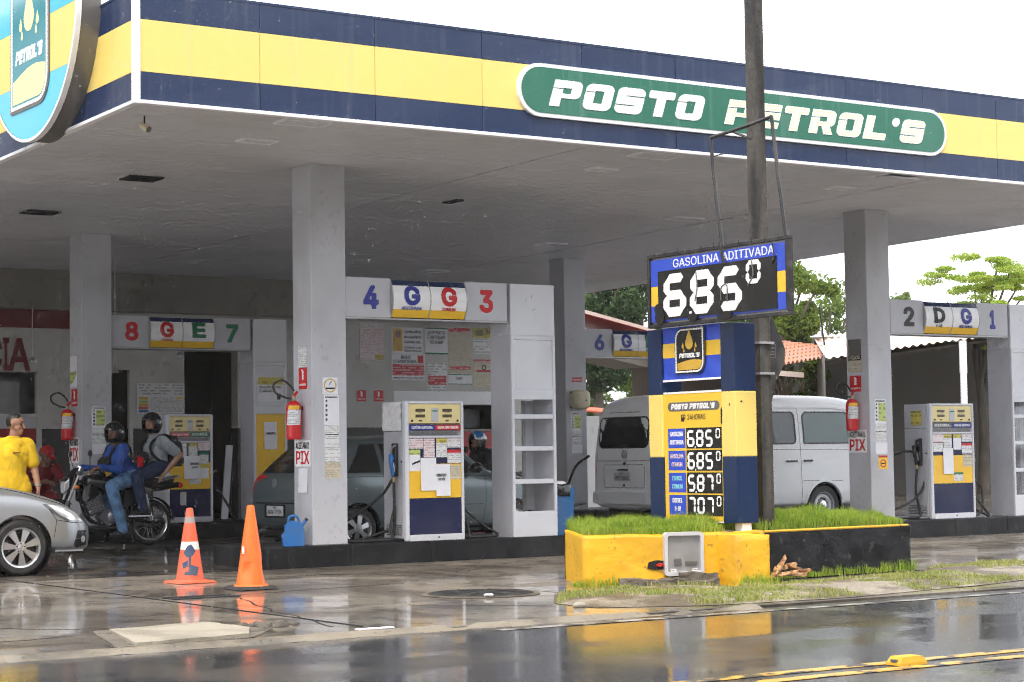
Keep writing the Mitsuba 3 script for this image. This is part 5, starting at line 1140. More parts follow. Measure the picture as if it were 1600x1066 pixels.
part(up, 'clamp', [box(px0 - .03, px1 + .03, py0 - .03, py1 + .03, z, z + .022) for z in (2.22, 1.93)], 'galvanised')
bsn = thing('back_plate_sign', 'dark pointed back of a sign strapped to the utility pole', 'sign')
part(bsn, 'plate', prism([(12.44, 14.10), (12.45, 14.10), (12.45, 14.75), (12.44, 14.75)], 1.7, 2.2) if False else FY(14.40).poly(sg.Polygon([(12.36, 2.46), (12.57, 2.49), (12.73, 2.19), (12.72, 2.05), (12.60, 1.86), (12.52, 1.58), (12.36, 1.58)]), 0, .02), 'sign_frame')
part(bsn, 'maker_mark', FY(14.379).poly(sg.box(12.535, 2.10, 12.605, 2.23) - sg.box(12.541, 2.106, 12.599, 2.224), 0, .002), 'drum_grey'); part(bsn, 'maker_lines', [FY(14.379).box(12.55, 12.59, z, z + .012, 0, .002) for z in (2.125, 2.15, 2.185)], 'drum_grey')
# overhead cable far up right
obj('overhead_cable', tube([(30, 40, 16.2), (36, 36, 16.6), (44, 33, 17.8)], .03, 6, 6), 'black_plastic', 'thin cable crossing the sky at the upper right corner', 'cable')

# ------------------------------------------------------------------ things on the ground
def cone(x, y, lab, bands, h, base, tilt=0., bm='black_rubber', dent=0.):
    k = thing('traffic_cone', lab, 'traffic cone'); bw, bh = base
    z = .0; f = lambda m: rot(m, tilt, [0, 1, 0], (x, y, 0))
    part(k, 'base', f(hull([[x + sx * (bw - .03 * q), y + sy * (bw - .03 * q), z + (.005 if q == 0 else bh)] for sx in (-1, 1) for sy in (-1, 1) for q in (0, 1)] + [[x + sx * (bw - .05), y + sy * bw, .01] for sx in (-1, 1) for sy in (-1, 1)])), bm)
    R = lambda t: .138 * (1 - t) + .032 * t
    for a, b, mt, nm in bands:
        ts = np.linspace(a, b, max(2, int((b - a) * 22))); pr_ = [(R(t) + .0008, bh + t * h) for t in ts]
        if a == bands[0][0]: pr_ = [(.165, bh - .004), (.152, bh + .012)] + pr_
        if b == bands[-1][1]: pr_ += [(R(1) - .012, bh + h + .006), (R(1) - .014, bh + h - .03)]
        m = lathe(pr_, 40, (x, y, 0))
        if dent:
            v = m.vertices; zz = v[:, 2]; an = np.arctan2(v[:, 1] - y, v[:, 0] - x); kk = dent * np.exp(-((zz - .18) / .07) ** 2) * (np.cos(3 * an + 1.) > .2) * np.clip(np.cos(3 * an + 1), 0, 1)
            v[:, :2] = [x, y] + (v[:, :2] - [x, y]) * (1 - kk)[:, None]; m.vertices = v
        part(k, nm, f(m), mt, 50)
    return k
c1 = cone(8.12, 17.95, 'weathered red cone with a white band and a blue patch, the left one of two', ((0, .12, 'cone_faded', 'foot'), (.12, .43, 'cone_faded', 'lower_part'), (.43, .54, 'cone_white', 'white_band'), (.54, .80, 'cone_faded', 'upper_part'), (.80, .885, 'cone_grey', 'grey_band'), (.885, 1, 'cone_faded', 'tip')), .70, (.20, .025), 0, 'cone_faded')
ag = [[.56, .62], [.4, .5]]
fpts = sa.rotate(unary_union([sg.box(-.012, -.13, .012, .13), sg.Polygon([(-.06, .085), (-.02, .14), (.015, .15), (.055, .10), (.02, .06), (-.03, .05)]).buffer(.012), sg.Polygon([(-.08, -.02), (-.02, .01), (-.02, -.05), (-.06, -.07)]), sg.Polygon([(.0, -.03), (.09, -.06), (.07, -.12), (.0, -.09)]), sg.Polygon([(-.05, -.13), (.07, -.14), (.05, -.09), (-.04, -.1)])]), 0)
pm_ = extr(fpts.simplify(.002), .001); pm_ = trimesh.Trimesh(*trimesh.remesh.subdivide_to_size(pm_.vertices, pm_.faces, .02))
v = pm_.vertices; t = (v[:, 1] + .19) / .70; rad = .138 * (1 - t) + .032 * t + .0025 + v[:, 2]; an = math.atan2(-17.95, -8.12) + .0 + v[:, 0] / .115
pm_.vertices = np.stack([8.12 + rad * np.cos(an), 17.95 + rad * np.sin(an), .025 + t * .70], 1); part(c1, 'blue_patch', pm_, 'cone_blue', 40)
c2 = cone(8.13, 16.62, 'bright orange cone on a black rubber base, the right one of two', ((0, .30, 'cone_orange', 'lower_part'), (.302, .60, 'cone_orange', 'middle_part'), (.602, .86, 'cone_orange', 'upper_part'), (.862, 1, 'cone_orange', 'tip')), .735, (.195, .035), 0, 'black_rubber', .30)
part(c2, 'white_label', box(8.030, 8.034, 16.56, 16.60, .33, .40), 'paper')
bn = thing('blue_bin', 'blue plastic waste bin with a black bag and a white lid beside the cabinet', 'bin'); bx, by = 13.745, 19.72
part(bn, 'body', hull([[bx + sx * w, by + sy * w, z] for sx in (-1, 1) for sy in (-1, 1) for w, z in ((.135, .237), (.155, .80))]), 'bin_blue')
bagm = lathe([(.20, .74), (.225, .70), (.228, .78), (.215, .83), (.19, .845), (.16, .83)], 28, (0, 0, 0)); bagm.vertices *= 1 + .06 * (meshkit.noise(bagm.vertices * 18)[:, None] - .5); bagm.vertices[:, :2] *= .80; bagm.apply_translation((bx, by, 0))
part(bn, 'black_bag', bagm, 'black_gloss', True); part(bn, 'lid', lathe([(0, .875), (.09, .87), (.125, .845), (.13, .83)], 24, (bx - .01, by, .01)), 'white_trim', 40)
jg = thing('jerry_can', 'blue plastic can with a handle and spout on the kerb by the column', 'can'); jx, jy, jz = 10.06, 19.50, .238; JS = lambda m: (m.apply_scale(.86), m)[1]
prof = [(-.125, .0), (.115, .0), (.125, .05), (.115, .20), (.06, .285), (-.03, .30), (-.105, .24), (-.10, .17), (-.14, .12)]
jm = extr(sg.Polygon(prof).buffer(.012), .15); jm.vertices = np.stack([jm.vertices[:, 0], jm.vertices[:, 2] - .075, jm.vertices[:, 1]], 1); jm.invert() if jm.volume < 0 else None
part(jg, 'body', mv(rotz(JS(jm), -.35), (jx, jy, jz + .012)), 'jug_blue', 30)
part(jg, 'handle', mv(rotz(JS(tube([(-.07, 0, .27), (-.06, 0, .35), (.0, 0, .375), (.05, 0, .35), (.075, 0, .27)], .016, 8, 6)), -.35), (jx, jy, jz + .012)), 'jug_blue', True)
part(jg, 'spout', mv(rotz(JS(tube([(.085, 0, .20), (.125, 0, .27), (.155, 0, .315)], [.03, .022, .02], 10, 4)), -.35), (jx, jy, jz + .012)), 'jug_blue', True)
part(jg, 'cap', mv(rotz(JS(cyl((.152, 0, .31), (.172, 0, .335), .022)), -.35), (jx, jy, jz + .012)), 'black_plastic')
mh = thing('manhole_cover', 'dark round cast iron manhole cover in the wet forecourt', 'manhole cover')
part(mh, 'ring', lathe([(.47, -.02), (.52, .004), (.50, .012), (.465, .012), (.46, -.01)], 48, (9.32, 14.55, 0)), 'broken_concrete', 30); part(mh, 'cover', lathe([(0, .018), (.44, .016), (.455, .010), (.455, -.02)], 48, (9.32, 14.55, 0)), 'black_rubber', 30)
for a in range(8): part(mh, 'rib', rotz(box(9.42, 9.70, 14.535, 14.565, .016, .023), a * math.pi / 4, (9.32, 14.55, 0)), 'black_rubber')
obj('crushed_cup', rough(lathe([(0, 0), (.035, .005), (.045, .018), (.03, .026), (0, .022)], 12, (9.12, 14.12, .008)), .02, 40, 3, .02), 'paper', 'small crushed white cup by the manhole cover', 'cup')
dg = thing('drain_grate', 'short dark drain frame between the two cones', 'drain'); 
part(dg, 'channel', box(7.02, 7.62, 15.86, 16.02, -.05, .006), 'black_hole'); part(dg, 'frame', [box(7.0, 7.64, 15.82, 15.86, -.04, .014, .004), box(7.0, 7.64, 16.02, 16.06, -.04, .014, .004)], 'black_rubber')
obj('drain_gap', box(6.915, 6.945, 12.4, 20.2, -.05, .0035), 'black_hole', 'long dark drain gap running from the silver car towards the road', 'drain')
k = thing('slab_lid', 'pale concrete inspection lid set in the forecourt near the road', 'lid')
part(k, 'lid', rough(prism([(5.06, 12.03), (5.93, 12.16), (6.16, 12.62), (6.12, 13.28), (5.34, 13.16)], -.05, .028), .012, 6, 31, .1), 'old_slab', 35)
part(k, 'mortar', rough(prism([(4.92, 11.99), (5.94, 12.10), (6.26, 12.5), (6.22, 13.36), (5.25, 13.24)], -.06, .010), .02, 8, 33, .1), 'broken_concrete', 35)
obj('rubble_heap', cat([rough(ball((6.2 + .5 * r_.random(), 12.75 + .35 * r_.random(), 0), .018 + .035 * r_.random() ** 2, 2, (1.2, .9, .7)), .03, 25, 40 + i, .03) for i in range(34)]), 'broken_concrete', 'dark crumbled rubble right of the pale inspection lid', 'rubble')
labels['rubble_heap']['kind'] = 'stuff'
k = thing('road_stud', 'yellow raised road stud on the double centre line', 'road stud')
sx, sy = 8.13, 8.21; bot = [(-.105, -.06), (.105, -.06), (.105, .06), (-.105, .06)]
part(k, 'body', hull([[sx + a, sy + c, -.018] for a, c in bot] + [[sx + a * .72, sy + c * .8, .03] for a, c in bot] + [[sx + a * .98, sy + c * .98, -.004] for a, c in bot]), 'yellow_wall')
part(k, 'reflector', box(sx - .106, sx - .092, sy - .026, sy + .02, .0, .016), 'lamp_dark')
k = obj('pebble', rough(ball((9.05, 12.7, .02), .045, 2, (1.3, .8, .6)), .01, 20, 3, .05), 'old_slab', 'single pale pebble near the grass verge', 'stone', smooth=True)
obj('litter_strip', box(10.05, 10.35, 12.60, 12.63, .03, .036), 'paper', 'small white strip of litter on the grass verge', 'litter')
obj('white_litter', box(6.72, 7.0, 12.05, 12.12, .008, .014), 'paper', 'white scrap lying at the road edge', 'litter')

# cracks in the old forecourt slabs
rc = np.random.default_rng(21)
for (x0, y0), (x1, y1), w in (((7.55, 15.75), (6.75, 12.5), .010), ((7.7, 16.0), (9.6, 16.35), .009), ((4.2, 14.9), (5.3, 13.6), .008), ((9.1, 18.2), (10.9, 17.9), .008), ((10.8, 17.4), (12.4, 18.6), .008), ((3.8, 12.9), (5.0, 13.1), .009), ((8.2, 13.9), (9.0, 13.0), .008)):
    t = np.linspace(0, 1, 26); d = np.array([x1 - x0, y1 - y0]); n_ = np.array([-d[1], d[0]]) / np.hypot(*d); o = np.cumsum(rc.normal(0, .016, 26)); o -= t * o[-1]
    L = sg.LineString([(x0 + d[0] * a + n_[0] * b, y0 + d[1] * a + n_[1] * b) for a, b in zip(t, o)])
    part('forecourt', 'crack', mv(extr(L.buffer(w, cap_style=2), .0025), (0, 0, -.001)), 'black_hole')

# ------------------------------------------------------------------ vehicles
class Shell:
    """car body lofted through cross-sections; local x from tail (0) to nose, y half-width, z up"""
    def __init__(s, keys, n=84, k=30):
        keys = sorted(keys); X = np.array([q[0] for q in keys]); C = np.array([q[1] for q in keys], float)      # (m, 7, 2)
        s.xs = np.unique(np.concatenate([np.linspace(X[0], X[-1], n), X])); P = PchipInterpolator(X, C.reshape(len(X), -1))(s.xs).reshape(len(s.xs), -1, 2)
        m = P.shape[1]; t = np.concatenate([[0, 0], np.linspace(0, 1, m - 1), [1, 1]]); u = np.linspace(0, 1, k)
        s.S = np.stack([BSpline(t, p, 2)(u) for p in P])                                                       # (n, k, 2)
    def mesh(s):
        n, k, _ = s.S.shape; ring = np.concatenate([s.S, s.S[:, -2:0:-1] * [-1, 1]], 1); r = ring.shape[1]
        V = np.concatenate([np.repeat(s.xs[:, None, None], r, 1), ring], 2).reshape(-1, 3); F = []
        for i in range(n - 1):
            a = np.arange(r) + i * r; b = np.roll(np.arange(r), -1) + i * r
            F.append(np.stack([a, b + r, b], 1)); F.append(np.stack([a, a + r, b + r], 1))
        c0, c1 = len(V), len(V) + 1; V = np.vstack([V, [s.xs[0], 0, ring[0, :, 1].mean()], [s.xs[-1], 0, ring[-1, :, 1].mean()]])
        a = np.arange(r); b = np.roll(a, -1); F.append(np.stack([np.full(r, c0), a, b], 1)); o = (n - 1) * r; F.append(np.stack([np.full(r, c1), b + o, a + o], 1))
        m = trimesh.Trimesh(V, np.vstack(F), process=False)
        if m.volume < 0: m.invert()
        return m
    def yside(s, x, z):
        out = np.empty(len(x))
        for j, (xx, zz) in enumerate(zip(x, z)):
            i = min(max(np.searchsorted(s.xs, xx) - 1, 0), len(s.xs) - 2); f = np.clip((xx - s.xs[i]) / (s.xs[i + 1] - s.xs[i]), 0, 1); c = s.S[i] * (1 - f) + s.S[i + 1] * f
            c = c[4:-3]; out[j] = np.interp(zz, np.maximum.accumulate(c[:, 1]) + np.arange(len(c)) * 1e-7, c[:, 0])
        return out
    def ztop(s, i, y):
        c = s.S[i][len(s.S[i]) // 3:][::-1]; return np.interp(np.abs(y), np.maximum.accumulate(c[:, 0]) + np.arange(len(c)) * 1e-7, c[:, 1], right=-9)
    def xend(s, y, z, nose):
        Z = np.stack([s.ztop(i, y) for i in range(len(s.xs))])              # (n, pts)
        ok = Z >= z[None]; out = np.empty(len(y))
        for j in range(len(y)):
            w = np.nonzero(ok[:, j])[0]
            if len(w) == 0: out[j] = s.xs[-1] if nose else s.xs[0]; continue
            i = w[-1] if nose else w[0]; k2 = i + 1 if nose else i - 1
            if 0 <= k2 < len(s.xs):
                z0, z1 = Z[i, j], Z[k2, j]; f = np.clip((z0 - z[j]) / max(z0 - z1, 1e-6), 0, 1); out[j] = s.xs[i] * (1 - f) + s.xs[k2] * f
            else: out[j] = s.xs[i]
        return out
    def side(s, poly, side, off=.004, th=.006, sub=.09):
        m = extr(poly, th); m = trimesh.Trimesh(*trimesh.remesh.subdivide_to_size(m.vertices, m.faces, sub)); v = m.vertices
        y = s.yside(v[:, 0], v[:, 1]) + off - th + v[:, 2]; m.vertices = np.stack([v[:, 0], side * y, v[:, 1]], 1)
        if m.volume < 0: m.invert()
        return m
    def end(s, poly, nose=False, off=.004, th=.006, sub=.09):
        m = extr(poly, th); m = trimesh.Trimesh(*trimesh.remesh.subdivide_to_size(m.vertices, m.faces, sub)); v = m.vertices
        x = s.xend(v[:, 0], v[:, 1], nose); q = off - th + v[:, 2]; m.vertices = np.stack([x + (q if nose else -q), v[:, 0], v[:, 1]], 1)
        if m.volume < 0: m.invert()
        return m
def arches(m, cs, r, w):
    a = manifold3d.Manifold(manifold3d.Mesh(np.asarray(m.vertices, np.float32), np.asarray(m.faces, np.uint32)))
    for x, z in cs:
        for s in (1, -1):
            c = manifold3d.Manifold.cylinder(.36, r, r, 40).rotate([90, 0, 0]).translate([x, s * w + .18, z]); a = a - c
    q = a.to_mesh(); return trimesh.Trimesh(q.vert_properties[:, :3], q.tri_verts, process=True)
def place(m, P): return moved(m, P)
def pose(x, y, z, ang):
    P = trimesh.transformations.rotation_matrix(ang, [0, 0, 1]); P[:3, 3] = [x, y, z]; return P
def wheel(k, P, x, y, z, R, w, rim, style, out=1):
    """one wheel: tyre > rim, spokes or hub cap; out = +1 when the outer face looks to +y"""
    t = [(rim, -w / 2), (R - .035, -w / 2), (R - .008, -w / 2 + .03), (R, -w * .2), (R, w * .2), (R - .008, w / 2 - .03), (R - .035, w / 2), (rim + .01, w / 2), (rim - .012, w / 2 - .015), (rim - .012, -w / 2)]
    e = part(k, 'wheel', place(lathe([(a, b * out) for a, b in t], 44, (x, y, z), 'y'), P), 'black_rubber', 40)
    dish = lathe([(rim + .008, out * (w / 2 + .002)), (rim - .008, out * (w / 2 - .004)), (rim - .018, out * (w / 2 - .04)), (rim - .03, out * (w * .1)), (.03, out * (w * .08)), (0, out * w * .08)], 44, (x, y, z), 'y')
    fo = out * (w / 2 - .022)
    if style == 'twin':
        part(e, 'rim', place(lathe([(rim + .008, out * (w / 2 + .002)), (rim - .010, out * (w / 2 - .004)), (rim - .022, out * (w / 2 - .05))], 44, (x, y, z), 'y'), P), 'alloy', 40)
        part(e, 'drum', place(lathe([(rim - .022, out * (w / 2 - .05)), (rim - .03, out * w * .1), (0, out * w * .1)], 32, (x, y, z), 'y'), P), 'black_plastic', 40)
        for i in range(7):
            a = i * 2 * math.pi / 7 + .35
            m = cat([hull([[sx * q + d_, out * 0 + yy, rr_] for sx in (-1, 1) for q, rr_, yy in ((.021, .045, fo - out * .004), (.021, .045, fo + out * .016), (.019, rim - .012, fo - out * .012), (.019, rim - .012, fo + out * .006))]) for d_ in (0,)])
            m2 = hull([[sx * q, yy, rr_] for sx in (-1, 1) for q, rr_, yy in ((.017, .045, fo), (.017, .045, fo + out * .018), (.043, rim - .012, fo - out * .012), (.043, rim - .012, fo + out * .007))])
            m2 = rot(m2, a, [0, 1, 0]); m2.apply_translation((x, y, z)); part(e, 'spoke', place(m2, P), 'alloy')
        part(e, 'hub', place(lathe([(.062, fo - out * .0), (.058, fo + out * .02), (.030, fo + out * .024), (0, fo + out * .024)], 24, (x, y, z), 'y'), P), 'alloy', 40)
        part(e, 'cap_ring', place(lathe([(.030, fo + out * .0245), (.026, fo + out * .028), (.022, fo + out * .0245)], 20, (x, y, z), 'y'), P), 'chrome', 40)
        for i in range(5):
            a = i * 2 * math.pi / 5; part(e, 'bolt', place(ball((x + .045 * math.sin(a), y + fo + out * .022, z + .045 * math.cos(a)), .008, 1), P), 'black_plastic')
    elif style == 'many':
        part(e, 'rim', place(lathe([(rim + .008, out * (w / 2 + .002)), (rim - .012, out * (w / 2 - .004)), (rim - .024, out * (w / 2 - .05))], 44, (x, y, z), 'y'), P), 'alloy', 40)
        part(e, 'drum', place(lathe([(rim - .024, out * (w / 2 - .05)), (0, out * w * .1)], 32, (x, y, z), 'y'), P), 'black_plastic', 40)
        for i in range(6):
            m2 = hull([[sx * q, yy, rr_] for sx in (-1, 1) for q, rr_, yy in ((.024, .03, fo), (.024, .03, fo + out * .016), (.036, rim - .01, fo - out * .014), (.036, rim - .01, fo + out * .004))])
            m2 = rot(m2, i * math.pi / 3 + .2, [0, 1, 0]); m2.apply_translation((x, y, z)); part(e, 'spoke', place(m2, P), 'alloy')
        part(e, 'hub', place(lathe([(.06, fo), (.05, fo + out * .022), (0, fo + out * .024)], 24, (x, y, z), 'y'), P), 'alloy', 40)
    else:
        part(e, 'rim', place(dish, P), 'galvanised', 40)
        part(e, 'rim_ring', place(lathe([(rim - .03, out * (w / 2 - .035)), (rim - .045, out * (w / 2 - .02)), (rim - .07, out * (w / 2 - .03)), (rim - .08, out * (w * .12))], 40, (x, y, z), 'y'), P), 'white_trim', 40)
        part(e, 'hub_cap', place(lathe([(.075, out * w * .12), (.072, out * (w * .36)), (.05, out * (w * .42)), (0, out * (w * .44))], 28, (x, y, z), 'y'), P), 'chrome', 40)
        for i in range(10):
            a = i * math.pi / 5; part(e, 'slot', place(rot(box(x - .012, x + .012, y + out * w * .10 - .02, y + out * w * .10 + .022, z + .095, z + .115), a, [0, 1, 0], (x, y, z)), P), 'black_hole')
def emblem(k, nm, P, c, u, v, n, R):
    """ring with a V over a W"""
    c, u, v, n = (np.array(q, float) for q in (c, u, v, n)); ms = []
    g = sg.Point(0, 0).buffer(R) - sg.Point(0, 0).buffer(R * .84)
    st = [[(-.42, .80), (0, .02), (.42, .80)], [(-.85, .35), (-.42, -.75), (0, -.08), (.42, -.75), (.85, .35)]]
    for q in st: g = g.union(sg.LineString([(a * R, b * R) for a, b in q]).buffer(R * .085, cap_style=2).intersection(sg.Point(0, 0).buffer(R * .92)))
    m = extr(g, .008); m.vertices = c + m.vertices[:, :1] * u + m.vertices[:, 1:2] * v + m.vertices[:, 2:] * n
    if m.volume < 0: m.invert()
    part(k, nm, place(m, P), 'galvanised')
def sec(w, zb, zm, zs, wr, zt, wb=None, zr=None, crown=.02):
    """seven control points of a half section"""
    wb = wb if wb is not None else w - .06; zr = zr if zr is not None else zt - .03
    return [(0, zb), (wb, zb), (w, zb + .10), (w, zm), (w - .025, zs), (wr, zr), (wr * .55, zt), (0, zt + crown)]

# --- silver saloon, only its front wing in view (local x forward, nose at 4.22)
sv_ = thing('silver_car', 'silver car entering at the left edge with only its front wing and wheel in view', 'car')
SS = Shell([(0.0, sec(.60, .45, .60, .72, .50, .80)), (.06, sec(.74, .34, .62, .80, .60, .98)), (.35, sec(.80, .28, .60, .92, .68, 1.06)), (.85, sec(.82, .24, .60, .95, .62, 1.20)), (1.35, sec(.825, .22, .60, .95, .55, 1.43)), (2.1, sec(.825, .22, .60, .93, .55, 1.465)), (2.65, sec(.825, .22, .60, .92, .55, 1.40)),
            (3.15, sec(.825, .22, .60, .885, .66, .985)), (3.40, sec(.822, .23, .60, .855, .70, .93)), (3.70, sec(.81, .23, .58, .79, .68, .855)), (3.90, sec(.785, .22, .56, .72, .64, .785)), (4.05, sec(.735, .22, .53, .64, .56, .705)), (4.15, sec(.66, .22, .50, .56, .50, .635)), (4.22, sec(.58, .23, .46, .50, .44, .56)), (4.26, sec(.50, .26, .42, .45, .38, .48))])
PS = pose(7.255 - 3.38, 20.29 + .825, .0, 0)
body = arches(SS.mesh(), [(3.38, .30), (.78, .30)], .345, .825)
part(sv_, 'body', place(body, PS), 'silver_paint', 30)
part(sv_, 'arch_lining', [place(q_, PS) for q_ in [lathe([(.340, -.02), (.340, -.3), (.0, -.3)], 32, (x, s * .825 * 1., .30), 'y') if s > 0 else lathe([(.340, .02), (.340, .3), (.0, .3)], 32, (x, -.825, .30), 'y') for x in (3.38, .78) for s in (1, -1)]], 'black_plastic')
for x in (3.38, .78):
    for s in (1, -1): wheel(sv_, PS, x, s * .725, .302, .302, .19, .205, 'twin', s)
P_ = sg.Polygon
# lamp, grille, lower vent
hl = SS.side(P_([(3.66, .745), (3.82, .735), (4.02, .655), (4.10, .56), (3.94, .575), (3.78, .65)]), -1, .006, .010, .04); e = part(sv_, 'headlight', place(hl, PS), 'lamp_clear', 30)
part(e, 'dark_surround', place(SS.side(P_([(3.63, .755), (3.67, .755), (3.80, .645), (3.94, .57), (3.92, .557), (3.76, .64)]), -1, .008, .010, .04), PS), 'lamp_dark', 30)
part(e, 'reflector', place(SS.side(P_([(3.82, .71), (3.90, .69), (4.0, .60), (3.96, .592), (3.87, .64)]), -1, .0085, .010, .04), PS), 'chrome', 30)
part(sv_, 'headlight', place(SS.side(P_([(3.66, .745), (3.82, .735), (4.02, .655), (4.10, .56), (3.94, .575), (3.78, .65)]), 1, .006, .010, .04), PS), 'lamp_clear', 30)
part(sv_, 'lower_vent', place(SS.side(P_([(4.04, .46), (4.17, .46), (4.17, .30), (4.02, .275), (3.99, .31)]), -1, .006, .010, .04), PS), 'black_plastic', 30)
part(sv_, 'fog_lamp', place(SS.side(sg.Point(4.115, .365).buffer(.035), -1, .012, .012, .03), PS), 'lamp_clear', 30); part(sv_, 'vent_trim', place(SS.side(P_([(4.01, .375), (4.07, .38), (4.07, .37), (4.01, .365)]), -1, .013, .008, .03), PS), 'chrome')
part(sv_, 'lip', place(SS.side(P_([(3.78, .245), (4.14, .235), (4.14, .262), (3.78, .268)]), -1, .01, .012, .05), PS), 'plate_grey', 30)
def line(S, pts, w=.004): return sg.LineString(pts).buffer(w, cap_style=2)
for pts in ([(3.20, .93), (3.45, .87), (3.68, .80), (3.9, .73)], [(3.02, .26), (3.0, .55), (3.02, .88)], [(3.78, .58), (3.95, .55), (4.12, .54)], [(3.66, .75), (3.78, .58), (3.75, .40)]):
    part(sv_, 'panel_gap', place(SS.side(line(SS, pts), -1, .0015, .004, .06), PS), 'black_plastic')
part(sv_, 'side_glass', place(SS.side(P_([(1.0, .97), (2.9, .95), (2.45, 1.36), (1.5, 1.38), (1.25, 1.25)]), -1, .004), PS), 'tinted_glass', 30)
part(sv_, 'windscreen', place(SS.end(P_([(-.62, 1.02), (.62, 1.02), (.50, 1.38), (-.50, 1.38)]), True, .004), PS), 'tinted_glass', 30)

# --- teal hatchback at the left pump
tc_ = thing('teal_hatchback', 'grey green hatchback parked behind the left pump, seen from its rear corner', 'car')
TS = Shell([(0.0, sec(.62, .40, .60, .68, .54, .74)), (.05, sec(.74, .33, .60, .80, .62, .92)), (.12, sec(.785, .29, .60, .92, .64, 1.00)), (.34, sec(.80, .26, .60, .95, .60, 1.22)), (.58, sec(.805, .24, .60, .95, .55, 1.385)), (.95, sec(.81, .22, .60, .945, .54, 1.425)), (1.7, sec(.815, .22, .60, .93, .54, 1.44)), (2.3, sec(.815, .22, .60, .92, .55, 1.385)),
            (2.85, sec(.815, .22, .60, .90, .62, 1.02)), (3.05, sec(.81, .22, .60, .88, .66, .965)), (3.5, sec(.785, .22, .58, .82, .62, .90)), (3.78, sec(.70, .22, .54, .72, .55, .79)), (3.86, sec(.55, .25, .5, .62, .45, .68))])
PT = pose(12.10 - .68 - .815 * math.sin(.07) , 21.62 + .815, .025, .07)
body = arches(TS.mesh(), [(.68, .285), (3.15, .285)], .325, .815)
part(tc_, 'body', place(body, PT), 'teal_paint', 30)
part(tc_, 'arch_lining', [place(q_, PT) for q_ in [lathe([(.318, -s * .02), (.318, -s * .28), (0, -s * .28)], 32, (x, s * .81, .285), 'y') for x in (.68, 3.15) for s in (1, -1)]], 'black_plastic')
for x in (.68, 3.15):
    for s in (1, -1): wheel(tc_, PT, x, s * .715, .285, .285, .17, .185, 'many', s)
for s in (-1, 1):
    part(tc_, 'rear_quarter_glass', place(TS.side(P_([(.55, .985), (1.05, .985), (1.07, 1.345), (.86, 1.34)]), s, .004), PT), 'tinted_glass', 30)
    part(tc_, 'rear_door_glass', place(TS.side(P_([(1.13, .98), (1.60, .975), (1.60, 1.355), (1.14, 1.348)]), s, .004), PT), 'tinted_glass', 30)
    part(tc_, 'front_door_glass', place(TS.side(P_([(1.68, .97), (2.62, .955), (2.25, 1.29), (2.1, 1.345), (1.68, 1.355)]), s, .004), PT), 'tinted_glass', 30)
    for x, z in ((1.30, .83), (2.0, .825)):
        part(tc_, 'door_handle', place(TS.side(rr(x - .10, z - .03, x + .10, z + .03, .02), s, .014, .018, .05), PT), 'black_plastic', 30)
    for pts in ([(1.64, 1.36), (1.64, .93), (1.66, .30)], [(2.68, .95), (2.66, .60), (2.60, .30)], [(1.09, .97), (1.10, .75), (1.12, .62), (1.02, .5)], [(.35, .93), (1.0, .935), (2.7, .92), (3.3, .86)], [(1.05, .56), (2.62, .55)]):
        part(tc_, 'panel_gap', place(TS.side(line(TS, pts), s, .0015, .004, .06), PT), 'black_plastic')
    part(tc_, 'rubbing_strip', place(TS.side(P_([(1.02, .50), (2.6, .49), (2.6, .525), (1.02, .535)]), s, .012, .014, .1), PT), 'teal_paint', 30)
    part(tc_, 'tail_lamp', place(TS.side(P_([(.04, .74), (.10, .74), (.20, .90), (.14, .985), (.07, .95)]), s, .022, .026, .03), PT), 'lamp_red', 30)
    part(tc_, 'wheel_arch_trim', place(TS.side((sg.Point(.68, .285).buffer(.355) - sg.Point(.68, .285).buffer(.327)).intersection(sg.box(.2, .30, 1.2, 1)), s, .006, .010, .06), PT), 'teal_paint', 30)
    part(tc_, 'door_mirror', place(ball((2.45, s * .90, 1.02), .085, 2, (.8, 1.1, .8)), PT), 'black_plastic', True)
part(tc_, 'rear_glass', place(TS.end(P_([(-.60, 1.0), (.60, 1.0), (.58, 1.06), (.48, 1.335), (-.48, 1.335), (-.58, 1.06)]), False, .018, .02, .05), PT), 'tinted_glass', 30)
part(tc_, 'windscreen', place(TS.end(P_([(-.62, 1.0), (.62, 1.0), (.5, 1.36), (-.5, 1.36)]), True, .004), PT), 'tinted_glass', 30)
part(tc_, 'bumper_lip', place(TS.end(P_([(-.66, .625), (.66, .625), (.66, .655), (-.66, .655)]), False, .022, .03), PT), 'teal_paint', 30)
part(tc_, 'bumper_gap', place(TS.end(P_([(-.66, .606), (.66, .606), (.66, .622), (-.66, .622)]), False, .005, .008), PT), 'black_plastic')
part(tc_, 'plate_recess', place(TS.end(rr(-.16, .43, .34, .60, .02), False, .004, .008), PT), 'black_plastic')
def plate(k, P, S, y0, z0, txt, w=.40, h=.125):
    m = box(-w / 2, w / 2, 0, h, 0, .006, .003); x = float(S.xend(np.array([y0]), np.array([z0 + h / 2]), False)[0]) - .014
    f = lambda m_: place(trimesh.Trimesh(np.stack([x - m_.vertices[:, 2], y0 - m_.vertices[:, 0], z0 + m_.vertices[:, 1]], 1), m_.faces, process=False), P)
    e = part(k, 'licence_plate', f(m), 'plate_grey'); t = meshkit.text_mesh(txt, .055, .002, True); b = t.bounds; t.apply_translation((-(b[0, 0] + b[1, 0]) / 2, .022, .0062)); t.vertices[:, 0] *= .34 / (b[1, 0] - b[0, 0])
    part(e, 'characters', f(t), 'ink_black'); t = meshkit.text_mesh('BRASIL', .016, .002, True); b = t.bounds; t.apply_translation((-(b[0, 0] + b[1, 0]) / 2, .098, .0062)); part(e, 'country', f(t), 'ink_black')
plate(tc_, PT, TS, .06, .455, 'NXV·7736')
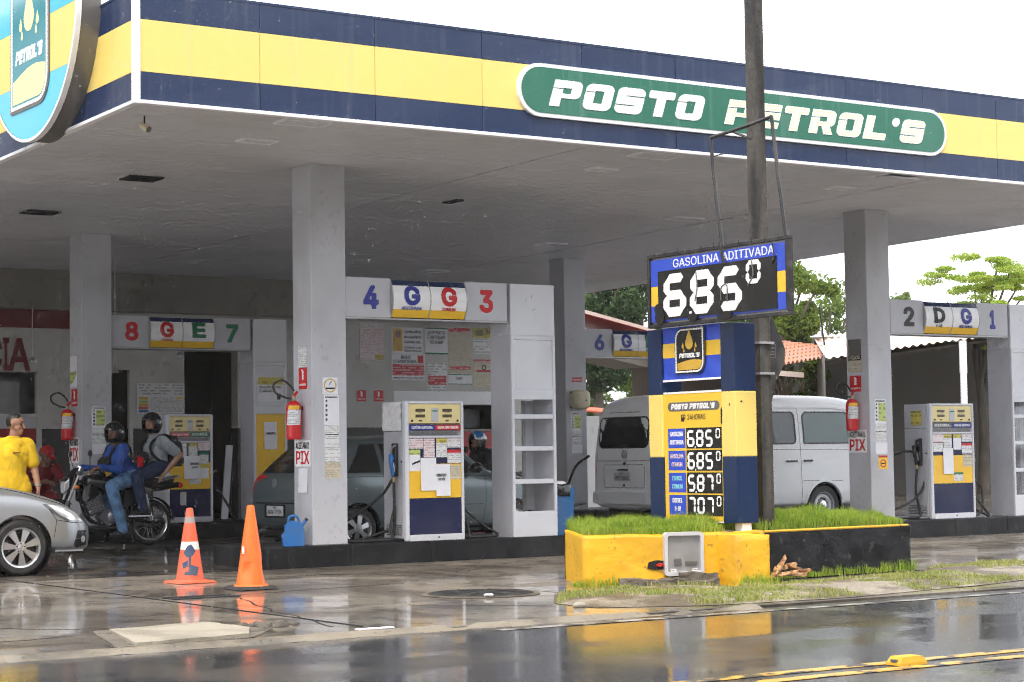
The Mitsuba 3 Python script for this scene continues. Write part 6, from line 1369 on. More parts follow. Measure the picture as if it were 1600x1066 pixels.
xe = float(TS.xend(np.array([0.12]), np.array([.86]), False)[0]); emblem(tc_, 'emblem', PT, (xe - .008, .12, .865), (0, -1, 0), (0, 0, 1), (-1, 0, 0), .055)
part(tc_, 'boot_lock', place(ball((xe - .012, .12, .75), .022, 2, (.5, 1.2, 1)), PT), 'black_plastic', True)
part(tc_, 'exhaust', place(cyl((.02, .35, .27), (-.05, .35, .265), .022), PT), 'steel'); part(tc_, 'underbody', place(box(.12, 3.7, -.62, .62, .17, .30, .03), PT), 'black_plastic')

# --- white van
wv = thing('white_van', 'old white bus shaped van parked behind the price totem', 'van')
def vs(w, zb, zt, wr, zs=1.16, zm=.75, wb=None): return [(0, zb), (wb or w - .07, zb), (w, zb + .12), (w, zm), (w - .015, zs), (wr + .03, zt - .20), (wr - .06, zt - .02), (wr * .5, zt + .02), (0, zt + .03)]
VS = Shell([(0, vs(.70, .42, 1.72, .50, 1.1)), (.05, vs(.80, .36, 1.83, .65)), (.14, vs(.845, .33, 1.93, .71)), (.34, vs(.86, .32, 2.0, .74)), (1.0, vs(.86, .30, 2.03, .75)), (3.5, vs(.86, .30, 2.015, .75)), (3.95, vs(.86, .30, 1.975, .74)), (4.18, vs(.855, .30, 1.86, .72)), (4.32, vs(.84, .30, 1.60, .70, 1.12)), (4.42, vs(.81, .30, 1.25, .68, 1.05, .72)), (4.5, vs(.74, .32, 1.04, .62, .92, .66)), (4.54, vs(.62, .36, .90, .54, .8, .6))])
PV = pose(17.70, 22.78 + .86, .035, 0)
body = arches(VS.mesh(), [(.98, .33), (3.22, .33)], .36, .86)
part(wv, 'body', place(body, PV), 'van_white', 30)
part(wv, 'arch_lining', [place(q_, PV) for q_ in [lathe([(.352, -s * .02), (.352, -s * .3), (0, -s * .3)], 32, (x, s * .855, .33), 'y') for x in (.98, 3.22) for s in (1, -1)]], 'black_plastic')
for x in (.98, 3.22):
    for s in (1, -1): wheel(wv, PV, x, s * .745, .33, .33, .18, .20, 'steel', s)
def glazed(S, P, k, poly, s, mat, fr=.022):
    e = part(k, 'window', place(S.side(poly, s, .002, .006), P), mat, 30)
    part(e, 'seal', place(S.side(poly.buffer(fr * .7) - poly.buffer(-fr * .3), s, .010, .012, .07), P), 'black_plastic', 30); return e
for s in (-1, 1):
    for a, b in ((.42, 1.12), (1.22, 1.92), (2.02, 2.66)): glazed(VS, PV, wv, rr(a, 1.29, b, 1.76, .06), s, 'van_glass')
    glazed(VS, PV, wv, P_([(2.84, 1.29), (3.80, 1.29), (3.96, 1.34), (3.80, 1.72), (3.72, 1.76), (2.90, 1.76), (2.84, 1.70)]).buffer(-.01).buffer(.01), s, 'green_tint_glass')
    for pts in ([(2.75, 1.82), (2.75, .60), (2.76, .34)], [(1.96, 1.80), (1.97, .36)], [(3.98, 1.30), (3.96, 1.0), (3.90, .72)], [(.2, 1.195), (2.0, 1.20), (3.9, 1.18), (4.2, 1.12)], [(.1, 1.80), (1.0, 1.835), (3.4, 1.85), (4.0, 1.80)], [(2.77, .72), (3.2, .71), (3.6, .70)]):
        part(wv, 'panel_gap', place(VS.side(line(VS, pts, .005), s, .0015, .004, .08), PV), 'drum_grey')
    part(wv, 'gutter', place(VS.side(P_([(.2, 1.79), (1.0, 1.835), (3.4, 1.83), (4.1, 1.775), (4.1, 1.792), (3.4, 1.852), (1.0, 1.857), (.2, 1.812)]), s, .02, .024, .1), PV), 'van_white', 30)
    part(wv, 'door_handle', place(VS.side(rr(2.80, 1.005, 2.97, 1.035, .01), s, .03, .03, .06), PV), 'black_plastic'); part(wv, 'door_handle', place(VS.side(rr(2.45, 1.005, 2.66, 1.03, .01), s, .03, .03, .06), PV), 'black_plastic')
    part(wv, 'mirror_arm', place(tube([(3.94, s * .84, 1.28), (4.0, s * .94, 1.32), (4.02, s * 1.0, 1.42)], .012, 8), PV), 'black_plastic'); part(wv, 'mirror', place(box(3.99, 4.06, s * 1.0 - .085, s * 1.0 + .085, 1.26, 1.56, .03), PV), 'black_plastic')
    part(wv, 'tail_lamp', place(VS.end(rr(s * .735 - .045, .83, s * .735 + .045, 1.10, .02), False, .008, .02), PV), 'lamp_red', 30); part(wv, 'indicator', place(VS.end(rr(s * .735 - .045, 1.102, s * .735 + .045, 1.20, .02), False, .008, .02), PV), 'plate_grey', 30)
    part(wv, 'arch_lip', place(VS.side((sg.Point(3.22, .33).buffer(.40) - sg.Point(3.22, .33).buffer(.362)).intersection(sg.box(2.7, .36, 3.7, 1)), s, .012, .016, .06), PV), 'van_white', 30)
rw = rr(-.60, 1.26, .60, 1.70, .10); e = part(wv, 'rear_window', place(VS.end(rw, False, .002, .006), PV), 'tinted_glass', 30); part(e, 'seal', place(VS.end(rw.buffer(.014) - rw.buffer(-.008), False, .010, .014, .07), PV), 'black_plastic', 30)
for g in (rr(-.50, .66, .50, 1.0, .03), rr(-.68, 1.06, .68, 1.78, .08)): part(wv, 'panel_gap', place(VS.end(g.buffer(.005) - g.buffer(-.004), False, .002, .005, .08), PV), 'drum_grey')
part(wv, 'rear_bumper', place(VS.end(rr(-.80, .42, .80, .60, .05), False, .05, .06, .1), PV), 'van_white', 30)
part(wv, 'roof_line', place(VS.end(P_([(-.69, 1.80), (.69, 1.80), (.69, 1.825), (-.69, 1.825)]), False, .012, .016), PV), 'van_white', 30)
plate(wv, PV, VS, .03, .76, 'HYC·2661'); xe = float(VS.xend(np.array([0.]), np.array([1.16]), False)[0]); emblem(wv, 'emblem', PV, (xe - .006, -.03, 1.155), (0, -1, 0), (0, 0, 1), (-1, 0, 0), .07)
part(wv, 'lock', place(cat([ball((xe - .01, -.03, 1.02), .025, 1), ball((xe + .005, .0, .70), .022, 1)]), PV), 'black_plastic'); part(wv, 'plate_lamp', place(box(xe - .04, xe, -.12, .12, .915, .94, .01), PV), 'black_plastic')
part(wv, 'underbody', place(box(.2, 4.2, -.7, .7, .24, .36, .03), PV), 'black_plastic'); part(wv, 'exhaust', place(cyl((.1, -.45, .36), (-.05, -.45, .33), .028), PV), 'steel')
hose([(17.78, 24.62, 1.18), (17.60, 24.75, 1.0), (17.52, 24.9, .6), (17.72, 25.3, .40), (18.2, 25.8, .38), (18.7, 26.0, .42)], 'two black hoses drooping by the van tail towards the rear column', .02)

# --- far vehicles in the yard
def far_car(x, y, ang, mt, lab, L=4.2):
    k = thing('parked_car', lab, 'car'); P = pose(x, y, .02, ang)
    S = Shell([(0, sec(.6, .4, .6, .72, .55, .8)), (.08, sec(.78, .3, .6, .85, .62, .95)), (.5, sec(.82, .24, .6, .95, .6, 1.25)), (.95, sec(.83, .22, .6, .95, .56, 1.45)), (2.3, sec(.83, .22, .6, .92, .56, 1.44)), (3.0, sec(.83, .22, .6, .9, .66, 1.0)), (3.9, sec(.76, .22, .56, .76, .6, .85)), (L, sec(.5, .3, .5, .6, .42, .65))], 44, 22)
    part(k, 'body', place(arches(S.mesh(), [(.72, .3), (3.25, .3)], .34, .83), P), mt, 30)
    for s in (1, -1):
        part(k, 'side_glass', place(S.side(P_([(.75, .98), (2.75, .95), (2.3, 1.36), (1.0, 1.38)]), s, .004), P), 'tinted_glass', 30)
        part(k, 'tail_lamp', place(S.side(P_([(.05, .62), (.22, .62), (.26, .92), (.10, .92)]), s, .008, .014), P), 'lamp_red', 30)
        for x_ in (.72, 3.25): part(k, 'wheel', place(lathe([(0, -.09), (.3, -.09), (.31, 0), (.3, .09), (.2, .1), (.17, .05), (0, .05 * s + .02)], 24, (x_, s * .73, .31), 'y'), P), 'black_rubber', 40)
    part(k, 'rear_glass', place(S.end(P_([(-.6, 1.0), (.6, 1.0), (.5, 1.36), (-.5, 1.36)]), False, .004), P), 'tinted_glass', 30)
far_car(39.2, 40.6, 2.2, 'car_white', 'white car with a red tail lamp far behind the right front pump')
far_car(48.5, 45.6, -.6, 'car_red', 'red car far behind the right front pump')

# ------------------------------------------------------------------ motorcycle with two riders
def motorcycle(x0, y0, z0, lab):
    """local x forward = world -X, left side = world -Y"""
    k = thing('motorcycle', lab, 'motorcycle'); V = lambda p: np.array([x0 - p[0], y0 - p[1], z0 + p[2]])
    def Lm(m): m = m.copy(); m.vertices = np.stack([x0 - m.vertices[:, 0], y0 - m.vertices[:, 1], z0 + m.vertices[:, 2]], 1); return m
    tb = lambda P, r, n=8, s=6: Lm(tube(P, r, n, s))
    for x, nm in ((0, 'rear_wheel'), (1.32, 'front_wheel')):
        R = .305; tr = .045
        e = part(k, nm, Lm(lathe([(R - .075, -.03), (R - .05, -.048), (R - .02, -.045), (R - .003, -.02), (R, 0), (R - .003, .02), (R - .02, .045), (R - .05, .048), (R - .075, .03)], 48, (x, 0, R), 'y')), 'black_rubber', 60)
        part(e, 'rim', Lm(lathe([(R - .065, -.038), (R - .060, -.042), (R - .072, -.034), (R - .085, -.02), (R - .085, .02), (R - .072, .034), (R - .060, .042), (R - .065, .038)], 48, (x, 0, R), 'y')), 'chrome', 40)
        part(e, 'hub', Lm(cyl((x, -.06, R), (x, .06, R), .055)), 'grey_plastic')
        sp = []
        for i in range(28):
            a = i * 2 * math.pi / 28; b = a + (.5 if i % 2 else -.5); sp.append(cyl((x + .05 * math.sin(b), .035 * (1 if i % 4 < 2 else -1), R + .05 * math.cos(b)), (x + (R - .085) * math.sin(a), 0, R + (R - .085) * math.cos(a)), .0022, n=5))
        part(e, 'spokes', [Lm(s) for s in sp], 'steel', kind='stuff')
    part(k, 'brake_disc', Lm(lathe([(.11, .05), (.12, .05), (.12, .054), (.11, .054)], 32, (1.32, 0, .305), 'y')), 'steel')
    part(k, 'frame', [tb([(1.02, 0, .90), (.95, .03, .55), (.80, .06, .33), (.45, .07, .30), (.30, .08, .42), (.22, .09, .70), (-.15, .10, .80)], .017), tb([(1.02, 0, .90), (.95, -.03, .55), (.80, -.06, .33), (.45, -.07, .30), (.30, -.08, .42), (.22, -.09, .70), (-.15, -.10, .80)], .017), tb([(1.02, 0, .88), (.6, 0, .78), (.25, 0, .70)], .022)], 'black_plastic', True)
    for s in (1, -1):
        part(k, 'fork_tube', [tb([(1.32, s * .10, .305), (1.18, s * .10, .62)], .026, 10, 0)], 'grey_plastic'); part(k, 'fork_stanchion', tb([(1.18, s * .10, .62), (1.04, s * .10, .95)], .017, 10, 0), 'chrome')
        part(k, 'swing_arm', tb([(.30, s * .10, .36), (.0, s * .11, .305), (-.03, s * .11, .305)], .02, 8, 0), 'black_plastic')
        part(k, 'shock_absorber', [tb([(.03, s * .135, .33), (.12, s * .13, .66)], .030, 12, 0)], 'chrome'); part(k, 'shock_cover', tb([(.085, s * .133, .53), (.125, s * .13, .68)], .036, 12, 0), 'steel')
        part(k, 'indicator', [Lm(ball((1.10, s * .19, .80), .034, 2, (1, 1, .8))), tb([(1.05, s * .1, .81), (1.10, s * .17, .80)], .008, 6, 0)], 'lamp_amber', True)
        part(k, 'mirror', [Lm(ball((.98, s * .36, 1.24), .06, 2, (.35, 1, .75)))], 'black_plastic', True); part(k, 'mirror_stalk', tb([(.95, s * .27, 1.01), (.97, s * .33, 1.13), (.98, s * .36, 1.22)], .006, 6), 'black_plastic')
        part(k, 'foot_peg', tb([(.42, s * .10, .32), (.42, s * .26, .32)], .013, 8, 0), 'black_rubber'); part(k, 'rear_foot_peg', tb([(.10, s * .12, .42), (.10, s * .27, .42)], .012, 8, 0), 'black_rubber')
    part(k, 'front_mudguard', Lm(hull([[1.32 + .345 * math.sin(a), s * w, .305 + .345 * math.cos(a)] for a in np.linspace(-.7, .55, 12) for s, w in ((1, .055), (-1, .055))])), 'black_gloss', 30)
    mg = lathe([(.335, -.06), (.345, -.05), (.35, 0), (.345, .05), (.335, .06)], 48, (0, 0, .305), 'y'); c = mg.triangles_center; an = np.arctan2(c[:, 0], c[:, 2] - .305); mg.update_faces((an > -1.5) & (an < .55)); part(k, 'rear_mudguard', Lm(mg), 'black_plastic', 40)
    tank = trimesh.creation.icosphere(3, 1.); v = tank.vertices; tank.vertices = np.sign(v) * np.abs(v) ** .8 * [.29, .155, .135]; tank.vertices[:, 1] *= 1 + .25 * np.clip(tank.vertices[:, :1][:, 0] / .29, -1, 1); tank.vertices[:, 2] += .05 * tank.vertices[:, 0] / .29; tank.apply_translation((.66, 0, .82)); part(k, 'fuel_tank', Lm(tank), 'black_gloss', True)
    part(k, 'tank_cover', [Lm(hull([(.98, s * .15, .80), (.90, s * .19, .84), (.72, s * .17, .72), (.95, s * .17, .60), (1.0, s * .12, .64)])) for s in (1, -1)], 'black_gloss')
    part(k, 'seat', Lm(rough(hull([[x, s * w, z] for s in (1, -1) for x, w, z in ((.46, .10, .80), (.46, .08, .86), (.15, .13, .82), (-.05, .12, .90), (-.32, .09, .88), (-.32, .07, .82), (.1, .1, .74))]), .004, 4, 1, .06)), 'black_rubber', True)
    part(k, 'side_panel', [Lm(hull([(.40, s * .11, .74), (.42, s * .12, .52), (.20, s * .14, .56), (.0, s * .13, .74), (.1, s * .12, .78)])) for s in (1, -1)], 'black_gloss')
    part(k, 'tail_piece', Lm(hull([(-.1, .11, .80), (-.1, -.11, .80), (-.42, .06, .84), (-.42, -.06, .84), (-.40, .05, .77), (-.40, -.05, .77), (-.1, .09, .72), (-.1, -.09, .72)])), 'black_gloss'); part(k, 'tail_lamp', Lm(box(-.47, -.40, -.07, .07, .76, .83, .02)), 'lamp_red')
    part(k, 'grab_rail', tb([(-.12, .13, .86), (-.36, .12, .91), (-.42, 0, .92), (-.36, -.12, .91), (-.12, -.13, .86)], .011, 8), 'steel', True)
    eg = part(k, 'engine', [Lm(hull([[.48 + a, s * .10, .34 + c] for s in (1, -1) for a, c in ((-.12, 0), (.16, -.06), (.26, .04), (.2, .16), (-.1, .15))])), Lm(rot(box(.66, .86, -.08, .08, .46, .70, .02), .35, [0, 1, 0], (.7, 0, .46)))], 'grey_plastic')
    part(eg, 'cooling_fin', [Lm(rot(box(.64, .88, -.10, .10, .50 + .03 * i, .508 + .03 * i), .35, [0, 1, 0], (.7, 0, .46))) for i in range(7)], 'steel')
    for s in (1, -1): part(eg, 'crankcase_cover', Lm(lathe([(.085, s * .10), (.08, s * .125), (.05, s * .14), (0, s * .142)], 24, (.56, 0, .40), 'y')), 'steel', 40)
    part(k, 'exhaust', [tb([(.80, -.05, .58), (.93, -.08, .44), (.80, -.12, .26), (.40, -.14, .25)], .022), tb([(.40, -.14, .25), (.0, -.16, .30), (-.35, -.17, .36)], .05, 12, 0)], 'chrome', True)
    part(k, 'chain_guard', Lm(box(.02, .38, .115, .135, .37, .43, .008)), 'black_plastic')
    part(k, 'handlebar', tb([(.84, .36, 1.02), (.92, .22, 1.01), (.98, .08, .97), (1.0, 0, .965), (.98, -.08, .97), (.92, -.22, 1.01), (.84, -.36, 1.02)], .012, 8), 'chrome', True)
    for s in (1, -1): part(k, 'grip', tb([(.83, s * .38, 1.02), (.90, s * .26, 1.012)], .018, 10, 0), 'black_rubber'); part(k, 'control_lever', tb([(.93, s * .25, 1.01), (.92, s * .33, 1.0), (.88, s * .39, .995)], .007, 6), 'steel')
    part(k, 'headlight_shell', Lm(lathe([(0, -.10), (.07, -.08), (.10, -.02), (.105, .03)], 28, (0, 0, 0), 'x')) if False else Lm(hull([[1.05, s * .07, z] for s in (1, -1) for z in (.80, .98)] + [[1.16, s * .10, z] for s in (1, -1) for z in (.76, .93)])), 'black_gloss')
    part(k, 'headlight', Lm(rough(hull([[1.165, s * .095, z] for s in (1, -1) for z in (.79, .92)] + [[1.225, s * .06, z] for s in (1, -1) for z in (.73, .86)] + [[1.20, 0, .70]]), .0, 1, 0, .05)), 'lamp_clear', True)
    part(k, 'visor_cowl', Lm(hull([[1.10, s * .11, .95] for s in (1, -1)] + [[1.22, s * .08, .88] for s in (1, -1)] + [[1.02, s * .07, 1.06] for s in (1, -1)] + [[1.15, 0, .99]])), 'black_gloss'); part(k, 'instrument', Lm(cyl((1.0, 0, 1.0), (.97, 0, 1.06), .055)), 'chrome')
    part(k, 'number_plate', Lm(box(-.50, -.49, -.09, .09, .52, .70)), 'plate_grey'); part(k, 'centre_stand', tb([(.35, .1, .28), (.28, .14, .05)], .012, 6, 0), 'black_plastic')
    return k, Lm, V
mk, ML, MV = motorcycle(10.72, 25.0, .065, 'black motorcycle carrying two riders in front of the rear pump')
def helmet(k, c, f, visor=True, mt='black_gloss', s=1.):
    """open-front full helmet with a raised visor"""
    c = np.array(c, float); f = np.array(f, float) / np.linalg.norm(f); l = np.cross([0, 0, 1.], f); R = np.eye(4); R[:3, 0], R[:3, 1], R[:3, 2], R[:3, 3] = f, l, [0, 0, 1], c
    m = trimesh.creation.icosphere(4, 1.); v = m.vertices; m.vertices = v * [.150, .128, .150]; m.vertices[:, 2] = np.where(v[:, 2] < 0, v[:, 2] * .172, v[:, 2] * .150); m.vertices[:, 0] += np.where(v[:, 2] < -.2, .022 * np.clip(v[:, 0], 0, 1), 0)
    cn = m.triangles_center; hole = (cn[:, 0] > .055) & (cn[:, 2] < .035) & (cn[:, 2] > -.078) & (np.abs(cn[:, 1]) < .105); neck = cn[:, 2] < -.135
    m.update_faces(~(hole | neck)); e = part(k, 'helmet', moved(m, R), mt, True)
    inn = trimesh.creation.icosphere(3, 1.); inn.vertices = inn.vertices * [.138, .116, .138]; cn = inn.triangles_center; inn.update_faces(~((cn[:, 0] > .03) & (np.abs(cn[:, 1]) < .1) | (cn[:, 2] < -.11))); inn.invert(); part(e, 'lining', moved(inn, R), 'cloth_black', True)
    if not visor: return e
    vz = trimesh.creation.icosphere(3, 1.); vz.vertices = vz.vertices * [.158, .136, .15]; cn = vz.triangles_center; vz.update_faces((cn[:, 0] > .035) & (cn[:, 2] > .035) & (cn[:, 2] < .115)); part(e, 'raised_visor', moved(vz, R), 'tinted_glass' if mt == 'black_gloss' else 'black_gloss', True)
    part(e, 'hinge', moved(cat([cyl((.03, q * .125, .02), (.03, q * .140, .02), .026) for q in (1, -1)]), R), 'grey_plastic')
    part(e, 'sticker', moved(hull([[-.05 + a, q, z] for a, z in ((0, .0), (.03, .03), (.05, -.01)) for q in (.124, .128)]), R), 'paper')
    return e
def rider(lab, hip, neck, hd, face, shd, hands, knees, feet, mats, scale=1., vest=None, short=False):
    """seated figure in motorcycle coordinates; hands etc. are (left, right) pairs"""
    k = thing('person', lab, 'person'); up = np.array([0, 0, 1.])
    hip, neck, hd = (np.array(q, float) for q in (hip, neck, hd)); sh = [np.array(q, float) for q in shd]; hn = [np.array(q, float) for q in hands]; kn = [np.array(q, float) for q in knees]; ft = [np.array(q, float) for q in feet]
    el = []
    for s, h, pole_ in ((sh[0], hn[0], hands[2]), (sh[1], hn[1], hands[2])):
        m = (s + h) / 2; L = np.linalg.norm(h - s); b = math.sqrt(max(.29 ** 2 - (L / 2) ** 2, .0004)); d = np.array(pole_, float); d = d - (h - s) * (d @ (h - s)) / L ** 2; el.append(m + d / np.linalg.norm(d) * b)
    hp = [hip + [0, .09, -.01], hip + [0, -.09, -.01]]; chest = (sh[0] + sh[1]) / 2 + [.02, 0, -.12]
    S = [((hip, .135), (chest, .15)), ((sh[0], .075), (sh[1], .075)), ((chest, .14), (neck - up * .05, .085)), ((neck - up * .04, .058), (hd - up * .06, .055))] + head(hd, face)
    arms, legs, skinarms = [], [], []
    for i in (0, 1):
        S += chain((sh[i], .062), (el[i], .045), (hn[i], .030)); arms += chain((sh[i], .080), (el[i], .058), (hn[i], .042)); skinarms.append((sh[i], el[i]))
        d = hn[i] - el[i]; fwd = np.array(hands[3], float); S += hand(hn[i] + d / np.linalg.norm(d) * .0, fwd, up, np.array([0, -1 if i == 0 else 1, 0.]), 1.0, .75)
        S += chain((hp[i], .095), (kn[i], .062), (ft[i], .042)); legs += chain((hp[i], .118), (kn[i], .085), (ft[i], .066))
    part(k, 'body', ML(flesh(S, .022, 5)), mats['skin'], True)
    tor = [((hip + up * .02, .158), (chest, .170)), ((sh[0], .090), (sh[1], .090)), ((chest, .160), (neck - up * .06, .088))]
    if short: arms = [(((a), .088), (a + (b - a) * .72, .074)) for a, b in skinarms]
    part(k, 'top', ML(flesh(tor + arms, .03, 6)), mats['top'], True)
    part(k, 'trousers', ML(flesh(legs + [((hip, .150), (hip + up * .04, .150))], .03, 6)), mats['legs'], True)
    for i in (0, 1):
        d = np.array([1, 0, -.05]); a = ft[i] + [-.05, 0, -.05]; e = part(k, 'shoe', ML(flesh([((a, .046), (a + d * .13, .045)), ((a + d * .13, .045), (a + d * .20 + [0, 0, -.012], .036)), ((a + [0, 0, .01], .045), (ft[i] + [-.01, 0, .02], .055))], .025, 4)), mats['shoe'], True)
        if mats.get('sole'): part(e, 'sole', ML(box(a[0] - .05, a[0] + .235, a[1] - .045, a[1] + .045, a[2] - .062, a[2] - .040, .008)), mats['sole'])
    return k, dict(chest=chest, sh=sh, hip=hip, el=el, hn=hn)
r1, J = rider('front rider in a blue jacket, light jeans and black helmet gripping the handlebar', (.28, 0, .93), (.46, 0, 1.36), (.50, .02, 1.50), (.94, .42, -.02), ((.45, .18, 1.28), (.47, -.18, 1.28)), ((.83, .33, 1.055), (.83, -.33, 1.055), (-.35, 0, -.6), (.9, 0, -.25)),
              ((.62, .20, .80), (.62, -.20, .80)), ((.47, .23, .22), (.47, -.2, .40)), dict(skin='skin_dark', top='jacket_blue', legs='jeans_light', shoe='cloth_black'))
helmet(r1, MV((.50, .02, 1.515)), (-.94, -.42, 0))
part(r1, 'chest_bag', ML(rough(hull([(.60, s * w, z) for s, w, z in ((1, .12, 1.22), (-1, .12, 1.22), (1, .13, .95), (-1, .13, .95))] + [(.70, s * .10, z) for s in (1, -1) for z in (1.14, .98)]), .01, 8, 2, .05)), 'cloth_black', True)
part(r1, 'bag_yellow_panel', ML(rough(hull([(.62, .135, 1.06), (.69, .125, 1.02), (.66, .13, .93), (.60, .14, .96), (.62, .12, 1.05), (.66, .11, .93)]), .004, 9, 3, .04)), 'yellow_pump', True)
for s in (1, -1): part(r1, 'strap', ML(tube([(.30, s * .13, 1.02), (.34, s * .165, 1.30), (.46, s * .14, 1.375), (.58, s * .12, 1.26), (.63, s * .11, 1.10)], .017, 8, 6)), 'cloth_black', True)
for i in (0, 1): part(r1, 'glove', ML(flesh(hand(J['hn'][i], (.9, 0, -.25), (0, 0, 1), (0, -1 if i == 0 else 1, 0), 1.13, .75), .02, 4)), 'glove_tan', True)
r2, J2 = rider('pillion rider in a grey polo shirt and black helmet with a black backpack', (-.12, 0, 1.06), (-.10, 0, 1.46), (-.03, .03, 1.625), (.90, .44, -.05), ((-.11, .20, 1.38), (-.11, -.20, 1.38)), ((-.16, .20, .98), (.18, -.2, 1.12), (-.6, .25, -.2), (.75, 0, -.65)),
               ((.28, .24, .92), (.28, -.24, .92)), ((.20, .25, .50), (.20, -.25, .50)), dict(skin='skin', top='polo_grey', legs='jeans_dark', shoe='cloth_black', sole='paper'), short=True)
helmet(r2, MV((-.03, .03, 1.64)), (-.90, -.44, 0))
bpk = part(r2, 'backpack', ML(rough(hull([(-.25, s * .15, z) for s in (1, -1) for z in (1.06, 1.42)] + [(-.42, s * .13, z) for s in (1, -1) for z in (1.05, 1.36)] + [(-.36, s * .09, 1.47) for s in (1, -1)] + [(-.46, s * .08, z) for s in (1, -1) for z in (1.10, 1.28)]), .015, 7, 6, .05)), 'cloth_black', True)
for s in (1, -1): part(bpk, 'strap', ML(tube([(-.28, s * .13, 1.44), (-.14, s * .155, 1.475), (.02, s * .145, 1.38), (.03, s * .15, 1.24), (-.10, s * .165, 1.12), (-.26, s * .15, 1.08)], .020, 8, 6)), 'cloth_black', True)
part(r2, 'collar', ML(lathe([(.075, 0), (.085, .03), (.07, .05)], 20, (-.08, 0, 1.445))), 'polo_grey', True)
bx_ = thing('spare_helmet', 'small red and black helmet held between the two riders', 'helmet'); hm = trimesh.creation.icosphere(3, .09); part(bx_, 'shell', ML(mv(hm, (.16, .16, 1.17))), 'cloth_black', True); part(bx_, 'red_visor', ML(mv(hull([(0.02, .02, .03), (.1, .02, .03), (.1, .09, .0), (.03, .1, 0), (.08, .06, -.12), (.02, .06, -.12), (.09, .02, -.1)]), (.16, .16, 1.17))), 'ext_red')
# --- second motorcycle behind the teal car
mk2, ML, MV = motorcycle(16.25, 24.55, .055, 'motorcycle behind the teal car with only its rider showing')
r3, J3 = rider('motorcyclist in black with a blue and white helmet behind the teal car', (.28, 0, .93), (.46, 0, 1.24), (.56, .02, 1.34), (.96, .15, -.2), ((.47, .18, 1.17), (.47, -.18, 1.17)), ((.83, .33, 1.055), (.83, -.33, 1.055), (-.35, 0, -.6), (.9, 0, -.25)),
               ((.62, .20, .80), (.62, -.20, .80)), ((.47, .23, .36), (.47, -.2, .40)), dict(skin='skin_dark', top='cloth_black', legs='jeans_dark', shoe='cloth_black'))
he = helmet(r3, MV((.56, .02, 1.36)), (-.96, -.15, -.1), False)
cp = trimesh.creation.icosphere(3, 1.); cp.vertices = cp.vertices * [.154, .131, .154]; cn = cp.triangles_center; cp.update_faces((cn[:, 2] > .03) & (cn[:, 0] < .1)); cp.apply_translation((.56, .02, 1.36)); part(he, 'white_crown', ML(cp), 'white_vinyl', True)
cp = trimesh.creation.icosphere(3, 1.); cp.vertices = cp.vertices * [.157, .134, .157]; cn = cp.triangles_center; cp.update_faces((cn[:, 2] > .05) & (cn[:, 1] > .0) & (cn[:, 0] < .09) & (cn[:, 0] + cn[:, 2] > .06)); cp.apply_translation((.56, .02, 1.36)); part(he, 'blue_flash', ML(cp), 'jug_blue', True)

# --- standing attendant in yellow (local x to the viewer's right, y away)
ax = math.atan2(8.14, 23.0)
def AL(m): m = rotz(m, -ax); m.apply_translation((8.06, 22.9, .045)); return m
ym = thing('person', 'man in a yellow T-shirt with short dark hair standing behind the silver car, looking right', 'person')
hd = np.array([.055, -.02, 1.60]); fc = np.array([.92, -.38, -.04]); Wst = np.array([.35, -.12, .93])
S = [((np.array([0, 0, .98]), .135), (np.array([0, -.01, 1.22]), .145)), ((np.array([0, -.01, 1.22]), .145), (np.array([0.02, 0, 1.36]), .11)), ((np.array([-.19, 0, 1.365]), .065), (np.array([.19, 0, 1.365]), .065)), ((np.array([.03, 0, 1.38]), .062), (hd - [.01, 0, .07], .056))] + head(hd, fc, 1.03, 1.1)
for s in (1, -1):
    sh, el, wr = np.array([s * .20, 0, 1.36]), np.array([s * .27, .02, 1.09]), np.array([s * .315, -.09, .865]); S += chain((sh, .068), (el, .047), (wr, .031)); S += hand(wr, (.06 * s, -.18, -.95), (s, 0, 0), (0, -1, 0), 1.0, .5)
    S += chain((np.array([s * .09, 0, .95]), .10), (np.array([s * .10, -.02, .50]), .062), (np.array([s * .10, .02, .09]), .042)); S += [((np.array([s * .10, .03, .05]), .045), (np.array([s * .11, -.13, .04]), .036))]
part(ym, 'body', AL(flesh(S, .02, 4)), 'skin', True)
sh_ = [((np.array([0, 0, 1.08]), .185), (np.array([0, -.01, 1.25]), .185)), ((np.array([-.12, -.01, 1.28]), .118), (np.array([.12, -.01, 1.28]), .118)), ((np.array([0, 0, 1.38]), .098), (np.array([.025, 0, 1.415]), .074)), ((np.array([-.07, -.055, 1.37]), .078), (np.array([.08, -.055, 1.37]), .078)), ((np.array([0, 0, .90]), .185), (np.array([0, -.01, 1.22]), .168)), ((np.array([-.10, 0, .93]), .12), (np.array([.10, 0, .93]), .12)), ((np.array([-.185, 0, 1.375]), .078), (np.array([.185, 0, 1.375]), .078)), ((np.array([-.10, 0, 1.2]), .13), (np.array([.10, 0, 1.2]), .13)), ((np.array([0, 0, 1.36]), .105), (np.array([.02, 0, 1.40]), .078))]
for s in (1, -1): sh_ += [((np.array([s * .20, 0, 1.36]), .082), (np.array([s * .255, .012, 1.15]), .080))]
sh_ += [((np.array([-.10, 0, .84]), .150), (np.array([.10, 0, .84]), .150))]
part(ym, 'shirt', AL(flesh(sh_, .025, 5)), 'shirt_yellow', True); part(ym, 'shirt_print', AL(box(.03, .11, -.208, -.186, 1.265, 1.275)), 'ink_black')
part(ym, 'collar', AL(lathe([(.060, 0), (.078, .012), (.074, .03), (.062, .034)], 22, (.025, -.005, 1.435))), 'shirt_yellow', True)
lg = [((np.array([-.08, 0, .90]), .105), (np.array([.08, 0, .90]), .115))]
for s in (1, -1): lg += chain((np.array([s * .09, 0, .92]), .118), (np.array([s * .10, -.02, .50]), .085), (np.array([s * .10, .02, .13]), .07))
